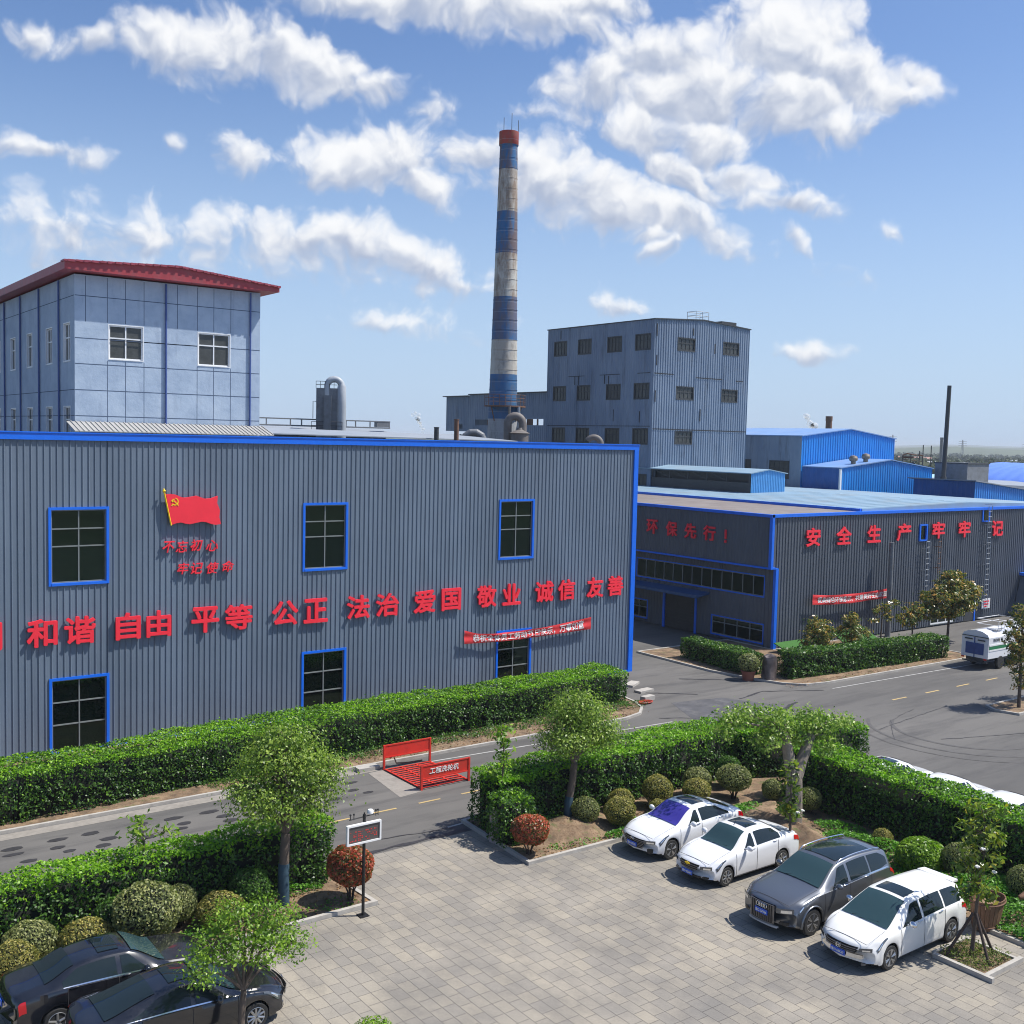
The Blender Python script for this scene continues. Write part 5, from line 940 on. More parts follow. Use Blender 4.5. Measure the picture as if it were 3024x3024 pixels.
magnolia('leafy magnolia sapling poking out of the hedge beside the black cars', (9.15, 29.0, .1), 3.2, (.05, 0, 0), [((.0, 0, 2.75), (.32, .3, .25)), ((.6, -.05, 2.45), (.3, .3, .22)), ((-.15, 0, 2.35), (.22, .2, .2))], 23, 'lf_fresh', .19, dens=1.4)
magnolia('broad-leaved sapling standing in the end of the hedge beside the road', (21.45, 29.3, .1), 3.6, (.15, 0, 0), [((.05, 0, 3.45), (.30, .28, .2)), ((.1, 0, 2.95), (.34, .32, .3)), ((.1, 0, 2.4), (.38, .35, .3)), ((-.2, 0, 2.1), (.3, .3, .2))], 24, 'lf_fresh', .24, clump=10, dens=1.1)
for lab, x, y, h, bl, sd in (('golden-tipped magnolia in front of the green turf boards', 54.7, 41.7, 2.9, [((0, 0, 2.4), (.8, .8, .6)), ((-.5, 0, 1.7), (.9, .8, .6)), ((.5, 0, 1.8), (.8, .8, .6)), ((.9, 0, 1.2), (.5, .5, .4)), ((-.9, 0, 1.2), (.4, .4, .4))], 31),
        ('second magnolia along the kerb hedge, beside the folded turf board', 57.9, 41.6, 2.9, [((.0, 0, 2.5), (.55, .5, .6)), ((-.3, 0, 1.8), (.8, .7, .5)), ((.9, 0, 1.6), (.7, .6, .45)), ((.3, 0, 1.3), (.6, .6, .4))], 32),
        ('thin sparse magnolia near the grey utility pole', 63.4, 43.2, 3.0, [((0, 0, 2.7), (.6, .5, .35)), ((1.3, 0, 2.9), (.4, .4, .25)), ((-.7, 0, 2.2), (.5, .4, .4)), ((.8, 0, 2.0), (.3, .3, .3))], 33),
        ('loose magnolia left of the largest golden magnolia', 65.2, 42.0, 2.9, [((.3, 0, 2.5), (.9, .8, .5)), ((-.6, 0, 2.0), (.9, .7, .5)), ((1.0, 0, 2.2), (.7, .6, .5))], 34)):
    magnolia(lab, (x, y, .08), h, (.1, 0, 0), bl, sd, 'lf_mag', .22, 'magnolias along the long dark wall', clump=20, dens=1.5 if sd != 33 else .8, r=.07)
magnolia('largest golden-tipped magnolia before the ladders of the long dark wall', (68.7, 41.5, .08), 5.2, (.2, 0, 0), [((0.23, 0, 4.4), (1.20, 0.99, 0.69)), ((-1.38, 0, 3.4), (1.32, 0.99, 0.80)), ((1.49, 0, 3.7), (1.32, 0.99, 0.69)), ((0.34, 0, 3.4), (1.44, 1.10, 0.80)), ((2.76, 0, 3.5), (0.84, 0.77, 0.46)), ((-1.84, 0, 2.5), (0.96, 0.77, 0.57)), ((1.15, 0, 2.6), (1.32, 0.99, 0.57)), ((2.53, 0, 2.8), (0.72, 0.66, 0.46)), ((0.23, 0, 2.2), (0.96, 0.77, 0.46))], 35, 'lf_mag', .24, 'magnolias along the long dark wall', clump=22, dens=1.5, r=.10)
magnolia('golden-tipped magnolia in the side bed at the right edge of the picture', (55.1, 29.0, .08), 5.6, (.1, .1, 0), [((.1, 0, 5.0), (.6, .6, .6)), ((-.3, 0, 4.2), (.8, .8, .7)), ((.6, 0, 4.0), (.9, .8, .7)), ((-.5, 0, 3.2), (.9, .8, .6)), ((.6, 0, 3.0), (.9, .9, .6)), ((-.3, 0, 2.3), (.6, .6, .5)), ((.4, 0, 1.3), (.5, .5, .5))], 36, 'lf_mag', .22, 'magnolias along the long dark wall', clump=16, dens=1.1, r=.10)
magnolia('spreading magnolia just beyond the side bed', (58.6, 29.3, .08), 5.0, (.1, .1, 0), [((.1, 0, 4.4), (.8, .8, .6)), ((-.5, 0, 3.6), (.9, .8, .7)), ((.6, 0, 3.2), (.9, .8, .7)), ((-.2, 0, 2.4), (.8, .8, .6))], 37, 'lf_mag', .22, 'magnolias along the long dark wall', clump=16, dens=1.0, r=.10)

# clipped round bushes: three meshes, copied with their stems
def topiary(name, label, cat, lm, r, seed, stem=.35, size=.058, group='round clipped bushes', n=None, flat=.82):
    g = np.random.default_rng(seed); t = thing(name, label, cat, (0, 0, 0), group); n = n or int(5200*(r/.6)**2); c = (0, 0, stem+r*flat)
    C, N_ = ball_leaves(g, c, (r, r, r*flat), n, .10); C = C+N_/np.linalg.norm(N_, axis=1, keepdims=True)*(wob(C, 3.5, seed)*.05+wob(C, 1.6, seed+2)*.07)[:, None]*r/.6; core = MB(); core.ell(c, (r*.84, r*.84, r*flat*.84))
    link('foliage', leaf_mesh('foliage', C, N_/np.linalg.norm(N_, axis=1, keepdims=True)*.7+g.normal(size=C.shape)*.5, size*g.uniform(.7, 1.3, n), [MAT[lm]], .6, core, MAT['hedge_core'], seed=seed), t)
    mb = MB()
    for k in range(5): a = k*1.26+.3; mb.tube([(.05*math.cos(a), .05*math.sin(a), -.05), (.09*math.cos(a), .09*math.sin(a), stem*.6), (r*.45*math.cos(a), r*.45*math.sin(a), stem+r*.35)], [.028, .022, .015], 6)
    obj('stem', mb, MAT['twig'], t, local=True, smooth=60); return t
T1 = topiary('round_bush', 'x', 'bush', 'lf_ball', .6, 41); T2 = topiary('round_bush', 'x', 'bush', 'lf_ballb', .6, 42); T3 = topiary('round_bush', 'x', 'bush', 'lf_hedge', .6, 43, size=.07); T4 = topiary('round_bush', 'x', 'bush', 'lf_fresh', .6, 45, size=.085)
used = set()
def bush(proto, x, y, zc, r, rz, lab):
    sc = (r/.6, r/.6, rz/.492); loc = (x, y, min(.08, zc-rz/.492*.842)); a = (x*7+y*3) % 6.28
    if proto.name not in used: used.add(proto.name); proto.location = loc; proto.scale = sc; proto.rotation_euler = (0, 0, a); proto['label'] = lab; return proto
    return dup(proto, loc, a, lab, sc)
bush(T1, 8.77, 27.4, 1.19, .86, .74, 'largest round grey-green bush on a bare stem behind the farther black car')
bush(T1, 6.09, 28.2, .70, .64, .54, 'grey-green bush at the hedge foot near the left frame, behind the yellowish one')
bush(T2, 5.59, 27.42, .62, .56, .52, 'yellowish round bush nearest the boot of the farther black car')
bush(T2, 7.36, 27.7, .62, .68, .52, 'olive domed bush peeping over the roof of the farther black car')
bush(T1, 9.91, 28.2, .79, .50, .50, 'grey-green bush with red tips just behind the largest round bush')
bush(T2, 10.88, 27.65, .56, .65, .46, 'olive domed bush behind the small multi-stemmed tree')
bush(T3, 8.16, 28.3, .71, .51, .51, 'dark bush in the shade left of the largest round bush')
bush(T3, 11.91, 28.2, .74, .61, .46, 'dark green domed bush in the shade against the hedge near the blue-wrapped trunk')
bush(T1, 24.35, 28.1, .68, .50, .46, 'grey-green round bush just right of the blue-wrapped trunk on the mound')
bush(T2, 26.4, 28.5, .52, .48, .39, 'small olive bush behind another olive bush near the first white sedan')
bush(T2, 25.3, 27.35, .67, .57, .47, 'olive round bush at the bed edge before the first white sedan')
bush(T2, 27.9, 28.2, .74, .57, .53, 'tall olive ball bush against the hedge above the first white sedan')
bush(T2, 27.38, 27.6, .34, .34, .28, 'low olive bush half hidden by the nose of the first white sedan')
bush(T1, 30.02, 28.2, .78, .56, .46, 'upper of two round bushes above the roof of the first white sedan')
bush(T2, 29.36, 27.6, .62, .55, .42, 'lower of two round bushes above the roof of the first white sedan')
bush(T1, 31.0, 27.2, 1.0, .68, .50, 'wide grey-green umbrella bush on red stems above the sedan boots')
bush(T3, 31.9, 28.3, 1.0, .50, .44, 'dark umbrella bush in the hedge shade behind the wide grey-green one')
bush(T1, 31.9, 26.1, .63, .42, .40, 'round grey-green bush just left of the pollarded trunk')
bush(T1, 32.1, 24.5, .69, .45, .42, 'round grey-green bush just right of the pollarded trunk')
bush(T4, 30.74, 19.1, .60, .79, .57, 'broad bright green mound bush behind the two big cars')
bush(T1, 31.1, 18.0, .80, .52, .53, 'grey-green spindle bush behind the people carrier roof')
bush(T1, 31.2, 16.0, .75, .45, .50, 'grey-green bush at the right edge of the picture behind the tree pit')
bush(T2, 31.3, 20.9, .50, .35, .32, 'small pale bush with new tips beside the broad green mound')
RP = topiary('photinia_bush', 'red-leaved photinia bush beside the display board pole', 'bush', 'lf_red', .62, 44, stem=.45, group='red photinia bushes', size=.095, flat=.85)
RP.location = (14.62, 27.2, .06); RP.scale = (1.05, 1.05, 1.08)
dup(RP, (21.1, 27.12, .0), 1.0, 'red-leaved photinia bush on the corner of the middle bed', (1.0, 1.0, .92))
# potted bush, rock
t = thing('potted_bush', 'round bush in a terracotta pot beside the dark standing stone', 'potted plant', (47.8, 41.2, .0)); mb = MB(); mb.lathe([(.30, 0), (.40, .48), (.44, .50), (.44, .56), (.36, .56), (.34, .45)], 20, c=(47.8, 41.2, 0)); obj('pot', mb, pm('terracotta', (.28, .10, .065), .8, 0, .15, 4), t, smooth=40)
g_ = np.random.default_rng(50); C, N_ = ball_leaves(g_, (0, 0, 1.02), (.62, .62, .55), 1500, .15); core = MB(); core.ell((0, 0, 1.0), (.5, .5, .45)); link('foliage', leaf_mesh('foliage', C, N_+g_.normal(size=C.shape)*.8, .11*g_.uniform(.7, 1.3, len(C)), [MAT['lf_ball']], .6, core, MAT['hedge_core']), t)
mb = MB(); rows = []
for i in range(15):
    v = i/14; z = v*1.55; rr = .52*(1-.18*v)*(1 if v < .9 else (1-((v-.9)/.1)**2*.75)); rows.append([(48.75+rr*1.0*math.cos(a)*(1+.10*math.sin(3*a+4*v)+.06*math.sin(7*a+9*v)), 40.45+rr*.75*math.sin(a)*(1+.10*math.sin(2*a+5*v)), z+.05*math.sin(3*a)*v) for a in [2*math.pi*k/22 for k in range(22)]])
mb.grid(rows, closed=True); mb.poly(rows[-1])
obj('standing_stone', mb, pm('dark_stone', (.075, .062, .062), .32, 0, .5, 3, bump=.9, bsc=5, dirt=(.20, .16, .15), dsc=2.2, damt=.7), None, (48.75, 40.45, 0), label='dark glossy standing stone on a pale plinth at the kerb corner', cat='stone', smooth=35)
# green turf boards
for pts, lab in (([(55.6, 44.2, .12), (60.1, 44.2, .12), (59.6, 45.6, .72), (55.3, 45.6, .72)], 'bright green turf board leaning behind the nearest magnolia'), ([(60.6, 43.4, .12), (64.6, 43.6, .12), (63.9, 45.2, 1.25), (60.9, 45.2, .95)], 'bright green turf board with a raised corner past the second magnolia')):
    mb = MB(); mb.add(pts+[(x, y+.05, z-.05) for x, y, z in pts], ((0, 1, 2, 3), (7, 6, 5, 4), (0, 4, 5, 1), (1, 5, 6, 2), (2, 6, 7, 3), (3, 7, 4, 0))); obj('turf_board', mb, pm('artificial_turf', (.035, .13, .016), .9, 0, .2, 9, bump=.5, bsc=60), None, pts[0], label=lab, cat='turf board', group='green turf boards')
# low planting
def cover(label, areas, n, size, lm, seed, name='ground_cover', h=.35, kind='stuff'):
    g = np.random.default_rng(seed); Cs = []
    for (cx, cy, rx, ry, hh) in areas:
        m = int(n*rx*ry); a = g.random(m)*6.283; r = np.sqrt(g.random(m)); x = cx+rx*r*np.cos(a); y = cy+ry*r*np.sin(a); hm = hh*(1-.55*r**2)*(.72+.35*np.sin(3.1*x+2*y)*np.cos(2.3*y)); Cs.append(np.column_stack([x, y, .08+np.maximum(.03, hm*(1-g.random(m)**2*.6))]))
    C = np.concatenate(Cs); N_ = g.normal(size=C.shape)*.5+[0, 0, .8]; o = link(name, leaf_mesh(name, C, N_, size*g.uniform(.6, 1.3, len(C)), [MAT[lm]], .55, seed=seed)); o['kind'] = kind; return o
cover('', [(30.6, 20.6, 1.5, 1.3, .6), (29.6, 21.6, .9, .8, .5), (30.3, 22.1, 1.0, .7, .5), (30.9, 17.9, 1.6, 1.6, .45), (29.6, 12.8, 1.1, 2.1, .5), (30.6, 15.0, 1.9, 1.6, .55), (30.4, 10.5, 2.0, 2, .5), (29.1, 14.2, .5, .9, .35), (30.2, 25.9, .9, .6, .45), (27.0, 26.9, .9, .4, .4), (24.9, 26.75, .8, .35, .35), (25.6, 27.3, .6, .5, .4)], 1500, .11, 'lf_ground', 61)
cover('', [(9.3, 27.2, 1.0, .5, .12), (12.3, 27.2, 1.3, .4, .10), (14.2, 27.1, .6, .4, .08), (23.0, 27.1, 1.2, .5, .07), (30.0, 25.0, .8, 1.2, .1)], 260, .09, 'lf_ground', 62, 'weeds')
cover('', [(x_, 39.35+.03*(x_-16), 1.1, .55, .3) for x_ in np.arange(15.5, 38, 1.1)], 420, .11, 'lf_hedge', 64)
cover('', [(30.9, 16.8, 1.6, 1.2, .55), (29.6, 18.6, .9, 1.2, .5), (31.6, 22.6, .7, 1.2, .4), (26.6, 27.1, 1.2, .5, .38), (23.2, 29.0, 1.5, .35, .3), (28.6, 27.2, .8, .4, .35), (13.2, 28.5, 1.2, .3, .25), (10.0, 27.4, .8, .4, .25)], 1300, .10, 'lf_ground', 65)
def litter(seed=63):
    g = np.random.default_rng(seed); Cs = []
    for x0, x1, y0, y1, n in ((2, 15, 26.75, 28.4, 900), (20.9, 28.5, 26.6, 28.6, 800), (28.8, 32.4, 8, 26, 1200), (15, 37.5, 38.5, 39.6, 500), (48, 65, 38.2, 39.0, 300)):
        Cs.append(np.column_stack([g.uniform(x0, x1, n), g.uniform(y0, y1, n), np.full(n, .10)]))
    C = np.concatenate(Cs); o = link('fallen_leaves', leaf_mesh('fallen_leaves', C, g.normal(size=C.shape)*.35+[0, 0, 1], .10*g.uniform(.6, 1.3, len(C)), [leafm('dry_leaf', ((0, (.09, .045, .02)), (.5, (.22, .11, .045)), (1, (.38, .22, .10))), .15, .7)], .55, seed=seed)); o['kind'] = 'stuff'
litter()
# ================================================================== CARS
MAT['barmetal'] = pm('dull_chrome', (.22, .22, .23), .3, .8, 0)
MAT['rimback'] = pm('wheel_shadow_grey', (.055, .055, .058), .6, .2, 0)
def pch(pts, x):
    """smooth monotone-ish interpolation of (x, v) control points"""
    X = np.array([p[0] for p in pts]); Y = np.array([p[1] for p in pts]); h = np.diff(X); d = np.diff(Y)/h; m = np.zeros(len(X)); m[0] = d[0]; m[-1] = d[-1]
    for i in range(1, len(X)-1): m[i] = 0 if d[i-1]*d[i] <= 0 else (h[i-1]+h[i])/(h[i]/d[i-1]+h[i-1]/d[i]) if False else 2*d[i-1]*d[i]/(d[i-1]+d[i])
    x = np.clip(x, X[0], X[-1]); i = np.clip(np.searchsorted(X, x, 'right')-1, 0, len(X)-2); t = (x-X[i])/h[i]
    return (2*t**3-3*t**2+1)*Y[i]+(t**3-2*t**2+t)*h[i]*m[i]+(-2*t**3+3*t**2)*Y[i+1]+(t**3-t**2)*h[i]*m[i+1]
def car(name, label, cat, pos, sp, facing=-1, group='cars parked on the paving'):
    """local x runs from nose (0) to tail (L); facing -1 puts the nose towards -X, +1 towards +X"""
    L_, Wd, H = sp['L'], sp['W'], sp['H']; hw = Wd/2; t = thing(name, label, cat, pos, group, 0 if facing < 0 else math.pi); x0 = -L_/2
    top, belt, wt = sp['top'], sp['belt'], sp['wt']; xf, xr, rw = sp['xf'], sp['xr'], sp['rw']; zl0 = sp.get('zl', .20); paint = sp['paint']; bow0, bow1 = sp.get('bow', (.34, .22))
    Zt = lambda x: float(pch(top, x)); Zb = lambda x: float(min(pch(belt, x), Zt(x)-.015)); Wt = lambda x: float(pch(wt, x))
    Wm = lambda x: hw*float(pch([(0, .955), (.35, .985), (.9, 1.0), (L_-.9, 1.0), (L_-.3, .97), (L_, .93)], x))
    def shift(x, y): return x+bow0*(abs(y)/hw)**2.6*math.exp(-(x/.42)**2)-bow1*(abs(y)/hw)**2.6*math.exp(-((L_-x)/.40)**2)
    ra = rw+.055
    def zlow(x):
        z = zl0+(.05 if x < .25 or x > L_-.25 else 0)
        for c in (xf, xr):
            if abs(x-c) < ra: z = max(z, rw+math.sqrt(ra*ra-(x-c)**2))
        return z
    def section(x):
        """points from the underside centre to the roof centre"""
        zl = zlow(x); w = Wm(x); zb = Zb(x); zt = Zt(x); wtp = Wt(x); zm = max(zl+.03, zl0+(zb-zl0)*.52); cr = sp.get('crown', .055)
        ctrl = [(0, zl), (w*.80, zl), (w*.965, zl+.012), (w*.992, min(zl+.10, (zl+zm)/2)), (w, zm), (w*.992, zm+(zb-zm)*.55), (w*.968, zb-.02), (w*.945, zb)]
        cab = (zt-zb)
        crn = min(cr, cab*.5); e = (wtp, zt-crn)
        ctrl += [(w*.945+(e[0]-w*.945)*.5+.018*min(1, cab/.3), zb+(e[1]-zb)*.5), (e[0]+.004, e[1]-.012), (e[0]-.035, e[1]+.018), (e[0]*.72, zt-crn*.42), (e[0]*.36, zt-crn*.1), (0, zt)]
        return ctrl
    def side_pt(x, s, off=0.0):
        """on the side glass plane: s 0 = belt, 1 = roof edge"""
        c = section(x); a, m_, b = c[7], c[8], c[9]
        y, z = ((a[0]+(m_[0]-a[0])*s*2, a[1]+(m_[1]-a[1])*s*2) if s < .5 else (m_[0]+(b[0]-m_[0])*(s*2-1), m_[1]+(b[1]-m_[1])*(s*2-1)))
        dy, dz = b[0]-a[0], b[1]-a[1]; l = max(1e-4, math.hypot(dy, dz)); return y+off*dz/l, z-off*dy/l
    def low_pt(x, s, off=0.0):
        """on the lower flank: s 0 = sill, 1 = belt"""
        c = section(x)[2:8]; k = s*5; i = min(4, int(k)); f = k-i; y = c[i][0]+(c[i+1][0]-c[i][0])*f; z = c[i][1]+(c[i+1][1]-c[i][1])*f; return y+off, z
    def top_pt(x, u, off=0.0):
        c = section(x); p = [c[13], c[12], c[11], c[10]]; k = abs(u)*3; i = min(2, int(k)); f = k-i; y = p[i][0]+(p[i+1][0]-p[i][0])*f; z = p[i][1]+(p[i+1][1]-p[i][1])*f
        return (y if u >= 0 else -y), z+off
    xs = sorted(set([round(v, 4) for v in list(np.linspace(0, L_, 56))+[.03, .07, .13, L_-.03, L_-.08]+[c+ra*k for c in (xf, xr) for k in (-1.0, -.998, -.93, -.8, -.6, -.35, 0, .35, .6, .8, .93, .998, 1.0)]+[p[0] for p in top]]))
    xs = [x for x in xs if 0 <= x <= L_]; bm = MB(); rows = []
    for x in xs:
        c = section(x); fr = min(1, x/.14, (L_-x)/.12); half = []
        zc = (c[0][1]+c[-1][1])/2; k = .80+.20*math.sqrt(max(0, fr*(2-fr)))
        for y, z in c: half.append((shift(x, y*(.94+.06*k))+x0, y*(.93+.07*k), zc+(z-zc)*k))
        rows.append(half+[(p[0], -p[1], p[2]) for p in half[-2:0:-1]])
    n = len(rows[0]); bm.grid(rows, closed=True); dark = [0]*len(bm.f)
    for i in range(len(rows)-1):
        for j in (0, 1, n-2, n-1): dark[i*n+j] = 1
    bm.m = dark
    for r, rev in ((rows[0], False), (rows[-1], True)):
        cx_ = sum(p[0] for p in r)/n; ze = sum(p[2] for p in r)/n; inn = []; dx = -.035 if not rev else .03
        for p in r: inn.append((p[0]+dx*.9 if abs(p[1]) < hw*.8 else p[0]+dx*.4, p[1]*.72, ze+(p[2]-ze)*.66))
        o = len(bm.v); bm.v += r+inn; fs = [(o+j, o+(j+1) % n, o+n+(j+1) % n, o+n+j) for j in range(n)]+[tuple(o+n+j for j in range(n))]
        if not rev: fs = [f[::-1] for f in fs]
        bm.f += fs; bm.m += [0]*len(fs)
    obj('body', bm, [MAT[paint], MAT['black']], t, local=True, smooth=38)
    def patch(nm, f, a0, a1, b0, b1, mat, na=10, nb=5, parent=None, mirror=False):
        mb = MB(); rows = [[f(a0+(a1-a0)*i/na, j/nb, b0, b1) for j in range(nb+1)] for i in range(na+1)]
        if mirror: rows = [[(p[0], -p[1], p[2]) for p in r] for r in rows]
        mb.grid(rows); return obj(nm, mb, MAT[mat], parent or t, local=True, smooth=50)
    val = lambda v, x: v(x) if callable(v) else v
    def fs(off):
        def f(x, q_, b0, b1): s = val(b0, x)+(val(b1, x)-val(b0, x))*q_; y, z = side_pt(x, s, off); return (shift(x, y)+x0, -y, z)
        return f
    def fl(off):
        def f(x, q_, b0, b1): s = val(b0, x)+(val(b1, x)-val(b0, x))*q_; y, z = low_pt(x, s, off); return (shift(x, y)+x0, -y, z)
        return f
    def ft(off):
        def f(x, q_, b0, b1): u = b0+(b1-b0)*q_; y, z = top_pt(x, u, off); return (x+x0, y, z)
        return f
    # glass
    c0, c1 = sp['screen']; patch('windscreen', ft(.022), c0, c1, -.93, .93, sp.get('screen_mat', 'car_screen'), 10, 12)
    r0, r1 = sp['rear']; patch('rear_window', ft(.020), r0, r1, -.90, .90, 'car_glass', 8, 12)
    for a, b, lo, hi in sp['side']:
        for mi_ in (False, True): patch('side_window', fs(.008), a, b, lo, hi, 'car_glass', 14, 4, mirror=mi_)
    if 'roofglass' in sp: a, b, u = sp['roofglass']; patch('sunroof', ft(.016), a, b, -u, u, 'car_glass', 8, 8)
    # window line trim and door seams
    for mi_ in ((False, True)):
        s0, s1 = sp['side'][0][0], sp['side'][-1][1]
        if sp.get('chrome'): patch('window_trim', fs(.014), s0, s1, -.02, .05, 'chrome', 20, 1, mirror=mi_)
        mb = MB()
        for x in sp['doors']:
            rws = [[(lambda p: (shift(x+dx, p[0])+x0, -p[0], p[1]))(low_pt(x+dx, s, .006)) for dx in (-.007, .007)] for s in np.linspace(.10, 1, 9)]
            if mi_: rws = [[(p[0], -p[1], p[2]) for p in r] for r in rws]
            mb.grid(rws)
        rws = [[(lambda p: (shift(x, p[0])+x0, -p[0], p[1]+dz))(low_pt(x, .04, .005)) for dz in (-.008, .010)] for x in np.linspace(xf+ra+.02, xr-ra-.02, 12)]
        if mi_: rws = [[(p[0], -p[1], p[2]) for p in r] for r in rws]
        mb.grid(rws); obj('door_seam', mb, MAT['seam'], t, local=True)
    for x in sp['handles']:
        for sg in (-1, 1):
            y, z = low_pt(x, .86, 0); mb = MB(); mb.ell((x+x0, sg*(y+.012), z), (.11, .022, .017), 10, 6); obj('door_handle', mb, MAT[sp.get('handle', paint)], t, local=True, smooth=180)
    for sg in (-1, 1):
        x = sp['mirror']; y, z = side_pt(x, .10); mb = MB(); mb.ell((x+x0+.02, sg*(y+.16), z+.06), (.075, .12, .085), 12, 8); mb.tube([(x+x0, sg*(y-.01), z+.01), (x+x0, sg*(y+.09), z+.03)], .03, 6); obj('mirror', mb, MAT[sp.get('mirror_mat', paint)], t, local=True, smooth=60)
    # lamps
    a, b, lo, hi = sp['lamp']; hz0, hz1, hy = sp['lampface']
    def fxl(y, z): return shift(0, y)-.045+x0+.02*abs(z-.5)
    for mi_ in (False, True):
        sg = 1 if mi_ else -1
        def lampmesh(off, y0, y1, z0, z1, xa, xb, k0, k1, part=3):
            mb = MB()
            if part & 1: mb.grid([[(fxl(y, z)-off, sg*y, z+(z1-z0)*.35*(y-y0)/(y1-y0)) for z in np.linspace(z0, z1, 4)] for y in np.linspace(y0, y1, 7)])
            rws = [[(lambda q_: (q_[0], sg*-q_[1], q_[2]))(fl(off)(x, v, lambda x: val(lo, x)+(val(hi, x)-val(lo, x))*k0, lambda x: val(lo, x)+(val(hi, x)-val(lo, x))*k1)) for v in (0, .33, .67, 1)] for x in np.linspace(xa, xb, 9)]
            if part & 2: mb.grid(rws)
            return mb
        hl = obj('headlight', lampmesh(.012, hy, hw*.90, hz0, hz1, a, b, 0, 1), MAT['lamp'], t, local=True, smooth=50)
        for pt_ in (1, 2): obj('lens', lampmesh(.019, hy+(hw*.9-hy)*.30, hw*.86, hz0+.03, hz1-.03, a+.05, a+(b-a)*.62, .25, .75, pt_), MAT['lens'], hl, local=True, smooth=50)
    mb = MB()
    for u in (-.93, .93): mb.grid([[(x+x0, top_pt(x, u+du, .006)[0], top_pt(x, u+du, .006)[1]) for du in (-.006, .006)] for x in np.linspace(.22, sp['screen'][0]-.08, 12)])
    mb.grid([[(x+x0, top_pt(x, u, .006)[0], top_pt(x, u, .006)[1]) for x in (.205, .22)] for u in np.linspace(-.93, .93, 15)]); obj('bonnet_seam', mb, MAT['seam'], t, local=True)
    a, b, lo, hi = sp['tail']
    for mi_ in (False, True): patch('tail_light', fl(.012), a, b, lo, hi, 'lamp_red', 8, 4, mirror=mi_)
    # front face pieces
    def fx(y, z): return shift(0, y)-.045+x0+.02*abs(z-.5)
    def face(nm, y0, y1, z0, z1, mat, d=.012, parent=None, ny=8, skew=0):
        mb = MB(); rows = [[(fx(y0+(y1-y0)*i/ny, z)-d, (y0+(y1-y0)*i/ny)*(1-skew*(1-j/3)), z) for j, z in enumerate(np.linspace(z0, z1, 4))] for i in range(ny+1)]; mb.grid(rows)
        back = [[(p[0]+d+.05, p[1], p[2]) for p in r] for r in rows]; o_ = len(mb.v); mb.grid(back); return obj(nm, mb, mat, parent or t, local=True, smooth=40)
    gy, gz0, gz1, bars, vert = sp['grille']; gp = face('grille', -gy, gy, gz0, gz1, MAT['black'], .012, skew=sp.get('gskew', .15))
    mb = MB()
    if vert:
        for k in range(bars): y = -gy*.92+2*gy*.92*k/(bars-1); mb.box(fx(y, .6)-.024, fx(y, .6)-.008, y-.006, y+.006, gz0+.02, gz1-.02)
        for z in (gz0+.005, gz1-.005): mb.tube([(fx(y, z)-.022, y, z) for y in np.linspace(-gy, gy, 7)], .010, 5)
        for s_ in (-1, 1): mb.tube([(fx(gy, z)-.022, s_*gy, z) for z in (gz0, gz1)], .014, 5)
    else:
        for k in range(bars): z = gz0+(gz1-gz0)*(k+.5)/bars; mb.tube([(fx(y, z)-.020, y*(1-.15*(1-(z-gz0)/(gz1-gz0))), z) for y in np.linspace(-gy*.97, gy*.97, 9)], .010, 5)
    obj('grille_bar', mb, MAT['barmetal'], gp, local=True)
    bz = sp['badge'][1]; mb = MB(); xb = fx(0, bz)-.030
    if sp['badge'][0] == 'rings':
        for k in range(4):
            yc = (k-1.5)*.085; mb.tube([(xb, yc+.058*math.cos(a), bz+.058*math.sin(a)) for a in np.linspace(0, 2*math.pi, 17)], .010, 5, caps=False)
    elif sp['badge'][0] == 'bow': mb.box(xb-.006, xb+.006, -.10, .10, bz-.022, bz+.022); mb.box(xb-.007, xb+.007, -.035, .035, bz-.042, bz+.042)
    elif sp['badge'][0] == 'H':
        mb.tube([(xb, .07*math.cos(a), bz+.062*math.sin(a)) for a in np.linspace(0, 2*math.pi, 17)], .008, 5, caps=False)
        for s_ in (-1, 1): mb.box(xb-.006, xb+.006, s_*.034-.009, s_*.034+.009, bz-.045, bz+.045)
        mb.box(xb-.006, xb+.006, -.03, .03, bz-.009, bz+.009)
    else:
        mb.tube([(xb, .09*math.cos(a), bz+.048*math.sin(a)) for a in np.linspace(0, 2*math.pi, 17)], .008, 5, caps=False)
        for s_ in (-1, 1): mb.tube([(xb, s_*.035+.012, bz-.03), (xb, s_*.035-.012, bz+.03)], .008, 5)
        mb.tube([(xb, -.035, bz-.008), (xb, .035, bz+.008)], .007, 5)
    obj('badge', mb, MAT['yellow' if sp['badge'][0] == 'bow' else 'chrome'], gp, local=True)
    def platep(xp, z, txt, sgn):
        mb = MB(); mb.box(xp-.008, xp+.008, -.22, .22, z-.07, z+.07); p_ = obj('number_plate', mb, MAT['plate'], t, local=True)
        me = char_mesh(txt, (0, -1, 0) if sgn < 0 else (0, 1, 0), ZU, .38, .085, MAT['white'], .003, .01, res=2); o = link('plate_number', me, p_); o.location = (xp+sgn*.012, 0, z)
    platep(fx(0, sp['plate'])-.032, sp['plate'], sp['number'], -1); platep(L_+x0+.032, sp.get('plate_r', .75), sp['number'], 1)
    for nm, y0, y1, z0, z1, mk_ in sp.get('face', ()):
        face(nm, y0, y1, z0, z1, MAT[mk_], .006); 
        if y0 > 0: face(nm, -y1, -y0, z0, z1, MAT[mk_], .006)
    if sp.get('rails'):
        a, b = sp['rails']
        for s_ in (-1, 1): mb = MB(); mb.tube([(x+x0, s_*(Wt(x)-.035), Zt(x)-.02+(.045 if a+.1 < x < b-.1 else -.02)) for x in np.linspace(a, b, 18)], .018, 6); obj('roof_rail', mb, MAT['chrome'], t, local=True, smooth=60)
